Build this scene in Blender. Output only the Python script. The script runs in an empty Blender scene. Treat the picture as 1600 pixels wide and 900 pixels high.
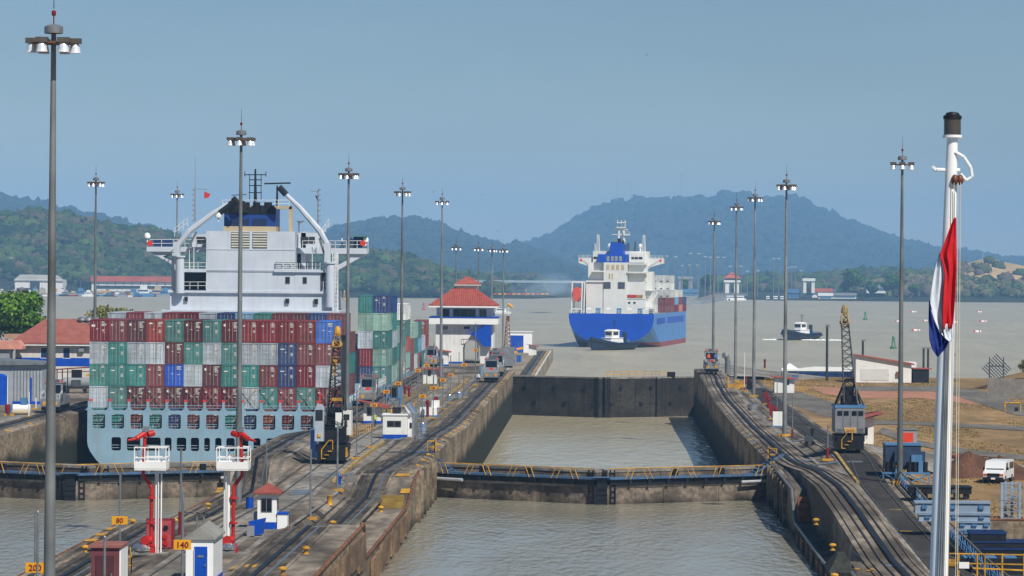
import bpy, bmesh, math, random
import numpy as np
from mathutils import Vector, Matrix
R = math.radians
random.seed(7); rng = np.random.default_rng(7)
SC = bpy.context.scene
COL = SC.collection
# ------------------------------------------------------------------ camera
F, VX, HY, ROLL, ZC = 5643.0, 943.0, 414.0, R(0.45), 20.2
cd = bpy.data.cameras.new('camera'); cam = bpy.data.objects.new('camera', cd); COL.objects.link(cam)
cd.sensor_width = 36.0; cd.lens = 36.0 * F / 1600.0
cd.shift_x = (800 - VX) / 1600.0; cd.shift_y = -(450 - HY) / 1600.0
cd.clip_start = 1.0; cd.clip_end = 40000.0
cam.location = (0, 0, ZC); cam.rotation_euler = (Matrix.Rotation(R(90), 3, 'X') @ Matrix.Rotation(ROLL, 3, 'Z')).to_euler()
# the principal point of a shifted camera stays on +Y, so the roll turns about the vanishing point of the lock
SC.camera = cam
SC.render.resolution_x, SC.render.resolution_y = 1024, 576
# ------------------------------------------------------------------ light
SUN = Vector((0.50, -0.74, 1.0)).normalized()
world = bpy.data.worlds.new('World'); SC.world = world; world.use_nodes = True
wn, wl = world.node_tree.nodes, world.node_tree.links
sky = wn.new('ShaderNodeTexSky'); sky.sky_type = 'NISHITA'; sky.sun_disc = False
sky.sun_elevation = math.asin(SUN.z); sky.sun_rotation = math.atan2(SUN.x, SUN.y)
sky.altitude = 300; sky.air_density = 1.0; sky.dust_density = 0.1; sky.ozone_density = 6.0
bg = wn['Background']; bg.inputs['Strength'].default_value = 0.056
# thin uneven veil over the whole sky
tcw = wn.new('ShaderNodeTexCoord'); mpw = wn.new('ShaderNodeMapping'); mpw.inputs['Scale'].default_value = (3, 3, 14); nzw = wn.new('ShaderNodeTexNoise'); nzw.inputs['Scale'].default_value = 2.2; nzw.inputs['Detail'].default_value = 5
wl.new(tcw.outputs['Generated'], mpw.inputs[0]); wl.new(mpw.outputs[0], nzw.inputs['Vector']); rgw = wn.new('ShaderNodeMapRange'); rgw.inputs[1].default_value = .35; rgw.inputs[2].default_value = .75; rgw.inputs[3].default_value = .96; rgw.inputs[4].default_value = 1.09
wl.new(nzw.outputs[0], rgw.inputs[0]); mxw = wn.new('ShaderNodeVectorMath'); mxw.operation = 'SCALE'; wl.new(sky.outputs[0], mxw.inputs[0]); wl.new(rgw.outputs[0], mxw.inputs['Scale']); wl.new(mxw.outputs[0], bg.inputs[0])
sl = bpy.data.lights.new('sun', 'SUN'); sl.energy = 5.0; sl.angle = R(0.5); sl.color = (1.0, 0.95, 0.87)
so = bpy.data.objects.new('sun', sl); COL.objects.link(so)
so.rotation_euler = (-SUN).to_track_quat('-Z', 'Y').to_euler(); so.location = (0, 0, 300)
SC.view_settings.view_transform = 'Standard'; SC.view_settings.look = 'None'
SC.view_settings.exposure = 0.0; SC.view_settings.gamma = 1.0; SC.view_settings.use_curve_mapping = False
SC.cycles.volume_bounces = 1; SC.cycles.max_bounces = 8; SC.cycles.use_denoising = True
# ------------------------------------------------------------------ measuring
CR, SR = math.cos(ROLL), math.sin(ROLL)
def UV(px, py):
    u, v = px - VX, py - HY
    return u * CR + v * SR, -u * SR + v * CR
def W(px, py, d):
    u, v = UV(px, py); return Vector((u / F * d, d, ZC - v / F * d))
def WZ(px, py, z):
    u, v = UV(px, py); d = (ZC - z) * F / v; return Vector((u / F * d, d, z))
def pxl(d): return d / F
# ------------------------------------------------------------------ ground levels (metres, 0 = coping of the lock chamber)
POOL, CHAM, LAKE, LOWER = -3.2, -7.9, -11.0, -7.3
def itp(d, k): return float(np.interp(d, [a for a, b in k], [b for a, b in k]))
P_A = [(150,1.9),(252,1.8),(260,-.1),(312,-.1),(325,1.25),(400,1.0),(450,.1),(700,0)]
P_AE = [(150,1.9),(254,1.8),(255,-.7),(310,-.7),(325,1.15),(400,1.0),(450,.1),(700,0)]
P_L = [(150,1.3),(262,1.2),(285,-.6),(333,-1.0),(344,1.5),(392,1.5),(432,.2),(700,0)]
P_M = [(150,1.5),(255,1.5),(300,.8),(350,1.0),(420,.6),(460,0),(800,0)]
P_R = [(150,-.3),(248,-.1),(263,.4),(281,1.0),(306,1.6),(330,1.4),(351,.8),(400,.4),(450,0),(540,0),(610,1.2),(680,1.4)]
P_RE = [(150,-.3),(250,-.2),(251,-2.0),(313,-2.0),(318,.6),(351,.7),(400,.4),(450,0),(540,0),(610,1.2),(680,1.4)]
P_RD = [(150,-2.2),(258,-1.6),(300,-.6),(340,.6),(360,1.4),(380,1.4),(430,.3),(460,0),(700,0)]
def lerp(a, b, t): t = min(1, max(0, t)); return a + (b - a) * t
def gz(X, d):
    if X < -60: return 0.3
    if X < 0:
        if X > -19.15: return itp(d, P_AE if 250 < d < 330 else P_A)
        if X > -21.5: return itp(d, P_A)
        if X > -23: return lerp(itp(d, P_A), itp(d, P_M), (-21.5 - X) / 1.5)
        if X > -28.8: return itp(d, P_M)
        if X > -30.3: return lerp(itp(d, P_M), itp(d, P_L), (-28.8 - X) / 1.5)
        return itp(d, P_L)
    if X < 18.05: return itp(d, P_RE)
    if X < 20.9: return itp(d, P_R)
    if X < 23.5: return lerp(itp(d, P_R), itp(d, P_RD), (X - 20.9) / 2.6)
    if X < 27.6: return itp(d, P_RD)
    if d < 288: return -2.3
    return lerp(itp(d, P_RD), 0.0, (X - 27.6) / 3.0)
def site(px, py, dz=0.0):
    z = 0.0
    for _ in range(12):
        p = WZ(px, py, z); z = 0.5 * z + 0.5 * (gz(p.x, p.y) + dz)
    return WZ(px, py, z)
# ------------------------------------------------------------------ mesh builder
class MB:
    def __init__(s): s.v = []; s.f = []; s.mi = []; s.cur = 0; s.M = None
    def add(s, vs, fs):
        n = len(s.v)
        if s.M is not None: vs = [s.M @ Vector(p) for p in vs]
        s.v += [tuple(p) for p in vs]; s.f += [tuple(n + i for i in f) for f in fs]; s.mi += [s.cur] * len(fs); return s
    def box(s, x0, x1, y0, y1, z0, z1):
        return s.add([(x0,y0,z0),(x1,y0,z0),(x1,y1,z0),(x0,y1,z0),(x0,y0,z1),(x1,y0,z1),(x1,y1,z1),(x0,y1,z1)],
                     [(0,3,2,1),(4,5,6,7),(0,1,5,4),(1,2,6,5),(2,3,7,6),(3,0,4,7)])
    def cbox(s, c, sx, sy, sz, rz=0):
        if rz:
            cs, sn = math.cos(rz), math.sin(rz); vs = []
            for dz in (0, 1):
                for a, b in ((-1,-1),(1,-1),(1,1),(-1,1)):
                    x, y = a*sx/2, b*sy/2; vs.append((c[0]+x*cs-y*sn, c[1]+x*sn+y*cs, c[2]+dz*sz))
            return s.add(vs, [(0,3,2,1),(4,5,6,7),(0,1,5,4),(1,2,6,5),(2,3,7,6),(3,0,4,7)])
        return s.box(c[0]-sx/2, c[0]+sx/2, c[1]-sy/2, c[1]+sy/2, c[2], c[2]+sz)
    def bar(s, a, b, r, r2=None, n=6):
        a, b = Vector(a), Vector(b); r2 = r if r2 is None else r2; d = (b - a)
        if d.length < 1e-6: return s
        d.normalize(); t = Vector((0,0,1)) if abs(d.z) < .9 else Vector((1,0,0)); p = d.cross(t).normalized(); q = d.cross(p)
        vs = []
        for c, rr in ((a, r), (b, r2)):
            for i in range(n):
                an = 2*math.pi*(i+.5)/n; vs.append(c + p*(math.cos(an)*rr) + q*(math.sin(an)*rr))
        fs = [(i, (i+1) % n, n+(i+1) % n, n+i) for i in range(n)] + [tuple(range(n-1,-1,-1)), tuple(range(n, 2*n))]
        return s.add(vs, fs)
    def tube(s, pts, r, n=6):
        for a, b in zip(pts, pts[1:]): s.bar(a, b, r, n=n)
        return s
    def lathe(s, c, prof, n=12):
        vs = []; m = len(prof)
        for r, z in prof:
            for i in range(n):
                a = 2*math.pi*i/n; vs.append((c[0]+r*math.cos(a), c[1]+r*math.sin(a), c[2]+z))
        fs = [(j*n+i, j*n+(i+1) % n, (j+1)*n+(i+1) % n, (j+1)*n+i) for j in range(m-1) for i in range(n)]
        fs += [tuple(range(n-1,-1,-1)), tuple(range((m-1)*n, m*n))]
        return s.add(vs, fs)
    def ext(s, poly, a0, a1, axis='y'):
        # polygon of (u, w) pairs extruded along an axis: 'y' -> (x,z), 'x' -> (y,z), 'z' -> (x,y)
        def P(u, w, a): return {'y': (u, a, w), 'x': (a, u, w), 'z': (u, w, a)}[axis]
        n = len(poly); vs = [P(u, w, a0) for u, w in poly] + [P(u, w, a1) for u, w in poly]
        fs = [(i, (i+1) % n, n+(i+1) % n, n+i) for i in range(n)] + [tuple(range(n-1,-1,-1)), tuple(range(n, 2*n))]
        return s.add(vs, fs)
    def quad(s, a, b, c, d): return s.add([a, b, c, d], [(0,1,2,3)])
    def hip(s, x0, x1, y0, y1, z0, z1, rx=0, ry=0, th=.12):
        # hipped roof: eaves rectangle at z0, ridge half lengths rx, ry about the centre at z1
        cx, cy = (x0+x1)/2, (y0+y1)/2
        vs = [(x0,y0,z0),(x1,y0,z0),(x1,y1,z0),(x0,y1,z0),(x0,y0,z0+th),(x1,y0,z0+th),(x1,y1,z0+th),(x0,y1,z0+th),
              (cx-rx,cy-ry,z1),(cx+rx,cy-ry,z1),(cx+rx,cy+ry,z1),(cx-rx,cy+ry,z1)]
        return s.add(vs, [(0,3,2,1),(0,1,5,4),(1,2,6,5),(2,3,7,6),(3,0,4,7),(4,5,9,8),(5,6,10,9),(6,7,11,10),(7,4,8,11),(8,9,10,11)])
    def gable(s, x0, x1, y0, y1, z0, z1, along='x', th=.1, ends=True):
        if along == 'x':
            cy = (y0+y1)/2; poly = [(y0,z0),(y1,z0),(y1,z0+th),(cy,z1),(y0,z0+th)]; return s.ext(poly, x0, x1, 'x')
        cx = (x0+x1)/2; return s.ext([(x0,z0),(x1,z0),(x1,z0+th),(cx,z1),(x0,z0+th)], y0, y1, 'y')
    def ring(s, x0, x1, y0, y1, z, r, legs=None, zb=None):
        s.tube([(x0,y0,z),(x1,y0,z),(x1,y1,z),(x0,y1,z),(x0,y0,z)], r, 4); return s
    def rail(s, pts, h, r=.03, rows=2, step=1.5):
        # guard rail along ground points
        for k in range(1, rows+1):
            hh = h*k/rows; s.tube([(p[0],p[1],p[2]+hh) for p in pts], r, 4)
        for a, b in zip(pts, pts[1:]):
            a, b = Vector(a), Vector(b); n = max(1, int((b-a).length/step))
            for i in range(n+1):
                p = a.lerp(b, i/n); s.bar(p, p+Vector((0,0,h)), r, n=4)
        return s
    def build(s, name, mats, parent=None, smooth=False, local=False):
        me = bpy.data.meshes.new(name); off = Vector((0,0,0))
        if parent is not None and not local:
            p = parent
            while p is not None: off = off + p.location; p = p.parent
        me.from_pydata([(a-off.x, b-off.y, c-off.z) for a, b, c in s.v] if off.length else s.v, [], s.f)
        if not isinstance(mats, (list, tuple)): mats = [mats]
        for m in mats: me.materials.append(m)
        if len(mats) > 1: me.polygons.foreach_set('material_index', s.mi)
        bm = bmesh.new(); bm.from_mesh(me); bmesh.ops.recalc_face_normals(bm, faces=bm.faces); bm.to_mesh(me); bm.free()
        if smooth: me.polygons.foreach_set('use_smooth', [True]*len(me.polygons)); me.set_sharp_from_angle(angle=R(40))
        o = bpy.data.objects.new(name, me); COL.objects.link(o)
        if parent is not None: o.parent = parent
        return o
LABELS = {}
def tag(o, label, cat, group=None):
    o['label'] = label; o['category'] = cat
    if group: o['group'] = group
    LABELS.setdefault(label, []).append(o.name); return o
def struct(o): o['kind'] = 'structure'; return o
def stuff(o): o['kind'] = 'stuff'; return o
def thing(name, label, cat, loc=(0,0,0), group=None, rz=0):
    o = bpy.data.objects.new(name, None); COL.objects.link(o); o.location = loc; o.rotation_euler = (0,0,rz); o.empty_display_size = .5
    if label: tag(o, label, cat, group)
    return o
def part(parent, name, mat, fn, smooth=False, local=False):
    m = MB(); fn(m); return m.build(name, mat, parent, smooth, local)
def copy_tree(o, parent=None, label=None, group=None, loc=None, rz=None):
    c = o.copy(); COL.objects.link(c); c.parent = parent
    if parent is None:
        if label: tag(c, label, c['category'], group)
        if loc is not None: c.location = loc
        if rz is not None: c.rotation_euler = (0,0,rz)
    for ch in KIDS.get(o.name, None) or [k for k in bpy.data.objects if k.parent == o]: copy_tree(ch, c)
    return c
KIDS = {}
def cache_kids():
    KIDS.clear()
    for k in bpy.data.objects:
        if k.parent: KIDS.setdefault(k.parent.name, []).append(k)
# ------------------------------------------------------------------ materials
def lin(h):
    h = h.lstrip('#'); out = []
    for i in (0, 2, 4):
        c = int(h[i:i+2], 16)/255; out.append(c/12.92 if c <= .04045 else ((c+.055)/1.055)**2.4)
    return tuple(out)
MATS = {}
def mat(name, col, rough=.6, metal=0.0, var=.15, scale=.8, streak=0.0, dirt=None, dirt_amt=.3, bump=0.0, bscale=4.0, spec=.4, rand=0.0):
    if name in MATS: return MATS[name]
    c = lin(col) if isinstance(col, str) else col
    m = bpy.data.materials.new(name); m.use_nodes = True; N, L = m.node_tree.nodes, m.node_tree.links
    b = N['Principled BSDF']; b.inputs['Roughness'].default_value = rough; b.inputs['Metallic'].default_value = metal
    b.inputs['Specular IOR Level'].default_value = spec
    g = N.new('ShaderNodeNewGeometry')
    def noise(sc, det=4, st=None):
        t = N.new('ShaderNodeTexNoise'); t.inputs['Scale'].default_value = sc; t.inputs['Detail'].default_value = det
        if st:
            mp = N.new('ShaderNodeMapping'); mp.inputs['Scale'].default_value = st; L.new(g.outputs['Position'], mp.inputs[0]); L.new(mp.outputs[0], t.inputs['Vector'])
        else: L.new(g.outputs['Position'], t.inputs['Vector'])
        return t.outputs[0]
    def mixc(fac, A, B, mode='MIX'):
        x = N.new('ShaderNodeMix'); x.data_type = 'RGBA'; x.blend_type = mode
        for sock, val in ((x.inputs['Factor'], fac), (x.inputs[6], A), (x.inputs[7], B)):
            if isinstance(val, bpy.types.NodeSocket): L.new(val, sock)
            elif isinstance(val, tuple): sock.default_value = (*val[:3], 1)
            else: sock.default_value = val
        return x.outputs[2]
    def rampf(src, lo, hi, a=0.0, bb=1.0):
        r = N.new('ShaderNodeMapRange'); r.inputs[1].default_value = lo; r.inputs[2].default_value = hi; r.inputs[3].default_value = a; r.inputs[4].default_value = bb
        L.new(src, r.inputs[0]); return r.outputs[0]
    out = c
    if var:
        lo = tuple(max(0, x*(1-var*1.6)) for x in c); hi = tuple(min(1, x*(1+var*1.2)) for x in c)
        out = mixc(rampf(noise(scale), .3, .7), lo, hi)
    if streak:
        dk = lin(dirt) if isinstance(dirt, str) else tuple(x*.45 for x in c)
        out = mixc(rampf(noise(1.0, 3, (1.6, 1.6, .12)), .5, .75, 0, streak), out, dk)
    if dirt and not streak:
        out = mixc(rampf(noise(scale*.35, 6), .5, .72, 0, dirt_amt), out, lin(dirt))
    if rand:
        oi = N.new('ShaderNodeObjectInfo'); wnz = N.new('ShaderNodeTexWhiteNoise'); L.new(oi.outputs['Location'], wnz.inputs['Vector']); hs = N.new('ShaderNodeHueSaturation')
        L.new(rampf(wnz.outputs['Value'], 0, 1, 1-rand, 1+rand), hs.inputs['Value']); sp_ = N.new('ShaderNodeSeparateColor'); L.new(wnz.outputs['Color'], sp_.inputs[0])
        L.new(rampf(sp_.outputs[1], 0, 1, 1-rand*1.3, 1.05), hs.inputs['Saturation']); L.new(rampf(sp_.outputs[2], 0, 1, .5-rand*.035, .5+rand*.035), hs.inputs['Hue'])
        if isinstance(out, tuple): hs.inputs['Color'].default_value = (*out, 1)
        else: L.new(out, hs.inputs['Color'])
        out = hs.outputs[0]
    if isinstance(out, tuple): b.inputs['Base Color'].default_value = (*out, 1)
    else: L.new(out, b.inputs['Base Color'])
    if bump:
        bp = N.new('ShaderNodeBump'); bp.inputs['Strength'].default_value = bump; bp.inputs['Distance'].default_value = .1
        L.new(noise(bscale, 5), bp.inputs['Height']); L.new(bp.outputs[0], b.inputs['Normal'])
    m['h'] = 1; MATS[name] = m; m.diffuse_color = (*c, 1)
    return m
def concrete(name, base, dark, green=None, zg=None, amt=.8, scale=.25, sx=1.0):
    # weathered concrete: large stains, fine grain, and a waterline growth below zg
    m = bpy.data.materials.new(name); m.use_nodes = True; N, L = m.node_tree.nodes, m.node_tree.links; b = N['Principled BSDF']
    b.inputs['Roughness'].default_value = .9; b.inputs['Specular IOR Level'].default_value = .25
    g = N.new('ShaderNodeNewGeometry'); sep = N.new('ShaderNodeSeparateXYZ'); L.new(g.outputs['Position'], sep.inputs[0])
    def noise(st, det=5):
        mp = N.new('ShaderNodeMapping'); mp.inputs['Scale'].default_value = st; L.new(g.outputs['Position'], mp.inputs[0])
        t = N.new('ShaderNodeTexNoise'); t.inputs['Scale'].default_value = 1; t.inputs['Detail'].default_value = det; L.new(mp.outputs[0], t.inputs['Vector']); return t.outputs[0]
    def rng_(src, lo, hi, a=0., bb=1.):
        r = N.new('ShaderNodeMapRange'); r.inputs[1].default_value = lo; r.inputs[2].default_value = hi; r.inputs[3].default_value = a; r.inputs[4].default_value = bb; L.new(src, r.inputs[0]); return r.outputs[0]
    def mixc(fac, A, B, mode='MIX'):
        x = N.new('ShaderNodeMix'); x.data_type = 'RGBA'; x.blend_type = mode
        L.new(fac, x.inputs['Factor'])
        for sock, val in ((x.inputs[6], A), (x.inputs[7], B)):
            if isinstance(val, tuple): sock.default_value = (*val, 1)
            else: L.new(val, sock)
        return x.outputs[2]
    c, dk = lin(base), lin(dark)
    out = mixc(rng_(noise((scale*sx, scale*.35, scale)), .42, .6, 0, amt), c, dk)
    out = mixc(rng_(noise((scale*7*sx, scale*2.2, scale*7), 8), .42, .62, 0, .6), out, dk)
    out = mixc(rng_(noise((1.3, 1.3, .08), 4), .55, .75, 0, .6), out, dk)                     # runs down the face
    out = mixc(rng_(noise((3.0, 3.0, 3.0), 3), .62, .8, 0, .45), out, tuple(min(1, x*1.5) for x in c))
    if green:
        add = N.new('ShaderNodeMath'); add.operation = 'MULTIPLY_ADD'; L.new(noise((.25, .12, .02), 3), add.inputs[0]); add.inputs[1].default_value = 3.0; L.new(sep.outputs[2], add.inputs[2])
        out = mixc(rng_(add.outputs[0], zg-.4+1.5, zg+.9+1.5, 1, 0), out, lin(green))
    L.new(out, b.inputs['Base Color'])
    bp = N.new('ShaderNodeBump'); bp.inputs['Strength'].default_value = .5; bp.inputs['Distance'].default_value = .15; L.new(noise((.9, .9, .9), 6), bp.inputs['Height']); L.new(bp.outputs[0], b.inputs['Normal'])
    MATS[name] = m; return m
def water(name, col, rough, wscale, strength, stretch=(1, 1.0, 1), dist=.5):
    m = bpy.data.materials.new(name); m.use_nodes = True; N, L = m.node_tree.nodes, m.node_tree.links; b = N['Principled BSDF']
    b.inputs['Roughness'].default_value = rough; b.inputs['IOR'].default_value = 1.33; b.inputs['Specular IOR Level'].default_value = .5
    g = N.new('ShaderNodeNewGeometry')
    def noise(st, det, sc=1.0):
        mp = N.new('ShaderNodeMapping'); mp.inputs['Scale'].default_value = st; L.new(g.outputs['Position'], mp.inputs[0])
        t = N.new('ShaderNodeTexNoise'); t.inputs['Scale'].default_value = sc; t.inputs['Detail'].default_value = det; L.new(mp.outputs[0], t.inputs['Vector']); return t.outputs[0]
    c = lin(col); x = N.new('ShaderNodeMix'); x.data_type = 'RGBA'
    L.new(noise((.03, .012, 1), 3), x.inputs['Factor']); x.inputs[6].default_value = (*[k*.8 for k in c], 1); x.inputs[7].default_value = (*[k*1.2 for k in c], 1)
    L.new(x.outputs[2], b.inputs['Base Color'])
    ad = N.new('ShaderNodeMath'); ad.operation = 'MULTIPLY_ADD'
    L.new(noise(tuple(k*wscale for k in stretch), 6), ad.inputs[0]); ad.inputs[1].default_value = 1.0; L.new(noise(tuple(k*wscale*.22 for k in stretch), 3), ad.inputs[2])
    bp = N.new('ShaderNodeBump'); bp.inputs['Strength'].default_value = strength; bp.inputs['Distance'].default_value = dist
    pr = N.new('ShaderNodeMapRange'); pr.inputs[1].default_value = .38; pr.inputs[2].default_value = .62; pr.inputs[3].default_value = strength*.35; pr.inputs[4].default_value = strength
    L.new(noise(tuple(k*.06 for k in stretch), 3), pr.inputs[0]); L.new(pr.outputs[0], bp.inputs['Strength'])
    L.new(ad.outputs[0], bp.inputs['Height']); L.new(bp.outputs[0], b.inputs['Normal'])
    MATS[name] = m; return m
def glass(name, col='#1c2630', rough=.08):
    return mat(name, col, rough, 0, .1, .5, spec=.9)
def foliage(name):
    m = bpy.data.materials.new(name); m.use_nodes = True; N, L = m.node_tree.nodes, m.node_tree.links; b = N['Principled BSDF']
    at = N.new('ShaderNodeAttribute'); at.attribute_name = 'col'; b.inputs['Roughness'].default_value = .8; b.inputs['Specular IOR Level'].default_value = .15
    L.new(at.outputs['Color'], b.inputs['Base Color']); MATS[name] = m; return m
M_WHITE = mat('white_paint', '#e2e2dd', .5, 0, .05, .6, streak=.25, dirt='#8a8478')
M_WHITE2 = mat('clean_white_paint', '#ececea', .45, 0, .03, .6)
M_GREY = mat('grey_paint', '#8d9296', .5, 0, .12, .8)
M_GALV = mat('galvanised_steel', '#8c9093', .45, .5, .18, 1.2, dirt='#6a6a66')
M_POLE = mat('weathered_steel_pole', '#7f8384', .55, .3, .25, .35, dirt='#55595a', dirt_amt=.6, rand=.15)
M_DARK = mat('dark_steel', '#20252c', .55, .3, .25, 1.0)
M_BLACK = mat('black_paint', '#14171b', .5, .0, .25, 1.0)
M_BLUE = mat('royal_blue_paint', '#0047b0', .45, 0, .1, .8)
M_NAVY = mat('navy_paint', '#15305f', .5, 0, .15, .8)
M_STEELBLUE = mat('steel_blue_paint', '#4d7ba6', .5, 0, .12, .8, dirt='#3b4a58')
M_YEL = mat('safety_yellow', '#c4922a', .6, 0, .25, 1.5, dirt='#6d5a36', dirt_amt=.7)
M_ORANGE = mat('board_orange', '#e2a012', .5, 0, .05, 2)
M_RED = mat('fire_red', '#b3231c', .45, 0, .12, 1.0)
M_MAROON = mat('maroon_paint', '#7b1d25', .5, 0, .12, 1.0)
M_BEACON = mat('beacon_red', '#d8372a', .35, 0, .05, 1.0)
M_ROOF = mat('red_roof_tile', '#9e5246', .75, 0, .15, 1.2, dirt='#7a2a22', dirt_amt=.4)
M_RUST = mat('rusty_steel', '#7c5238', .8, .1, .35, 1.2, dirt='#3b2a20', dirt_amt=.6)
M_RAIL = mat('worn_rail', '#a9acae', .3, .8, .15, 2.0)
M_GLASS = glass('window_glass'); M_GLASSB = glass('dark_window_glass', '#0d1219')
M_ALU = mat('polished_aluminium', '#dfe4ea', .18, .9, .05, 3.0)
M_LAMP = mat('lamp_reflector', '#eef2f8', .25, .35, .03, 3.0)
M_SKIN = mat('skin', '#8a5b44', .6, 0, .05, 3)
# ------------------------------------------------------------------ terrain, water, lock walls
C_COPE = concrete('coping_concrete', '#968b7c', '#443d35', amt=.9, scale=.14)
C_WALL = concrete('lock_wall_concrete', '#9a8a72', '#4e463b', green='#23261a', zg=-3.0, scale=.3)
C_WALLR = C_WALL
C_PALE = concrete('pale_concrete', '#98938a', '#55514a', amt=.7, scale=.2)
C_ROAD = concrete('asphalt_ramp', '#4b4844', '#2b2a28', amt=.8, scale=.1)
C_EARTH = concrete('dry_ground', '#8d7a55', '#5d5334', amt=.8, scale=.06)
C_GRASS = concrete('dry_grass', '#a2845b', '#6c5a3c', amt=.7, scale=.05)
C_CLAY = concrete('red_clay_path', '#b98069', '#93705a', amt=.6, scale=.1)
C_PATH = concrete('tarred_path', '#7a756c', '#55524d', amt=.6, scale=.1)
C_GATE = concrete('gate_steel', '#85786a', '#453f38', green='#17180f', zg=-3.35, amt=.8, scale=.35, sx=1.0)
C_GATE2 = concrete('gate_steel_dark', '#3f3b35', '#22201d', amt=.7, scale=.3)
W_NEAR = water('pool_water', '#96917f', .1, 1.0, 1.0, (1.5, .42, 1), .38)
W_CHAM = water('chamber_water', '#b5ab8d', .15, 1.0, 1.0, (.5, .16, 1), .8)
W_LAKE = water('lake_water', '#a9a085', .35, 1.0, 1.0, (.12, .03, 1), 2.0)
def sheet(name, x0, x1, y0, y1, z, m, nx=1, ny=1):
    b = MB(); xs = np.linspace(x0, x1, nx+1); ys = np.linspace(y0, y1, ny+1)
    vs = [(x, y, z) for y in ys for x in xs]; b.add(vs, [(j*(nx+1)+i, j*(nx+1)+i+1, (j+1)*(nx+1)+i+1, (j+1)*(nx+1)+i) for j in range(ny) for i in range(nx)])
    return struct(b.build(name, m))
sheet('pool_water', -16.9, 16.9, 150, 368, POOL, W_NEAR); sheet('pool_water_west', -69.3, -34.9, 150, 368, POOL, W_NEAR)
sheet('approach_water', -400, 400, -200, 150, POOL, W_NEAR)
sheet('chamber_water', -16.9, 16.9, 352, 680, CHAM, W_CHAM)
sheet('lake_water', -14000, 14000, 352, 14000, LAKE, W_LAKE)

def wall_block(name, xs, ds, zf, mtop, mside, bottom=-14.0, round_edge=.25):
    # heightfield top with vertical faces: each wall of the lock is one body
    b = MB(); nx, nd = len(xs), len(ds)
    vs = [(x, d, zf(x, d)) for d in ds for x in xs]
    b.cur = 0; b.add(vs, [(j*nx+i, j*nx+i+1, (j+1)*nx+i+1, (j+1)*nx+i) for j in range(nd-1) for i in range(nx-1)])
    b.cur = 1
    for i in (0, nx-1):
        x = xs[i]; n0 = [(x, d, zf(x, d)) for d in ds] + [(x, d, bottom) for d in ds]
        b.add(n0, [(j, j+1, nd+j+1, nd+j) for j in range(nd-1)])
    for j in (0, nd-1):
        d = ds[j]; n0 = [(x, d, zf(x, d)) for x in xs] + [(x, d, bottom) for x in xs]
        b.add(n0, [(i, i+1, nx+i+1, nx+i) for i in range(nx-1)])
    return b.build(name, [mtop, mside])
ds_ = sorted(set(list(np.arange(150, 700, 4.0)) + [250.5,252,254,255,256,258,260,262,310,312,314,316,318,320,322,325,333,336,339,342,344,690]))
ds_ = [d for d in ds_ if d <= 690]
XA = [-35.1,-34.9,-33,-31,-30.3,-28.8,-26,-23,-21.5,-20,-19.16,-19.14,-17.0,-16.75]
def zc(x, d): return gz(x, d) - (.18 if x in (-35.1, -16.75) else 0)
centre = struct(wall_block('lock_wall_centre', XA, ds_, zc, C_COPE, C_WALL))
struct(wall_block('lock_wall_centre_end', [-35.1, -33, -26, -20.4], [690.01, 720, 765], lambda x, d: 0.0, C_COPE, C_WALL))
# the wall below the lower gates steps down to the lake
def zl(x, d): return itp(d, [(690.02, -1.0), (700, -7.3), (1300, -7.3)])
C_LOW = concrete('tan_guide_wall', '#a3967f', '#6a6152', amt=.6, scale=.2)
struct(wall_block('lower_guide_wall', [-20.39, -18.5, -16.2], [690.02, 694, 700, 765.01], zl, C_LOW, C_LOW))
struct(wall_block('lower_guide_wall_end', [-35.0, -27, -20, -16.2], [765.02, 900, 1050, 1175], lambda x, d: LOWER, C_LOW, C_LOW))
XR = [16.75,17.0,18.04,18.06,20,20.9,21.8,22.6,23.5,25,27.6]
def zr(x, d): return gz(x, d) - (.18 if x == 16.75 else 0)
dr_ = [d for d in ds_ if d <= 660] + [662]
right = struct(wall_block('lock_wall_east', XR, dr_, zr, C_COPE, C_WALLR))
dy_ = [d for d in dr_ if d >= 289]
struct(wall_block('ground_east', [27.62, 30.7, 45, 80, 160], [288.0] + dy_ , gz, C_GRASS, C_WALLR))
struct(wall_block('yard_floor', [27.62, 60, 160], [150, 288 - .02], lambda x, d: -2.3, C_ROAD, C_WALLR))
struct(wall_block('lock_wall_west', [-160, -110, -80, -72.5, -69.25, -69.0], [150, 300, 363, 430, 500, 600, 720], lambda x, d: .3 - (.18 if x == -69.0 else 0), C_COPE, C_WALL))
# ---- ground details on the east bank (thin sheets a few mm above each other)
PATHS = []
def patch(name, pts, m, dz=.03, z=None):
    b = MB(); vs = []; PATHS.append(pts)
    for px, py in pts:
        p = WZ(px, py, 0.0); vs.append((p.x, p.y, (gz(p.x, p.y) if z is None else z) + dz))
    b.add(vs, [tuple(range(len(vs)))]); return struct(b.build(name, m))
patch('tarred_path', [(1120,604),(1165,604),(1250,612),(1310,632),(1322,650),(1290,652),(1235,632),(1180,618),(1130,616)], C_PATH, .02)
patch('red_clay_path', [(1268,606),(1400,606),(1500,612),(1542,622),(1560,634),(1520,632),(1440,622),(1330,622),(1288,616)], C_CLAY, .03)
patch('tarred_path', [(1330,604),(1480,604),(1530,610),(1600,632),(1640,650),(1590,650),(1520,628),(1470,612),(1330,611)], C_PATH, .05)
patch('tarred_path', [(1345,656),(1400,658),(1640,668),(1640,676),(1500,668),(1420,664),(1350,664)], C_PATH, .06)
patch('tarred_path', [(1380,668),(1430,688),(1520,704),(1640,716),(1640,724),(1500,710),(1420,694),(1370,676)], C_PATH, .07)
patch('concrete_apron', [(1345,712),(1500,712),(1640,735),(1640,745),(1470,742),(1350,730)], C_PALE, .04)
patch('concrete_apron', [(1108,575),(1180,577),(1300,590),(1240,596),(1118,590)], C_PALE, .04)
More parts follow.
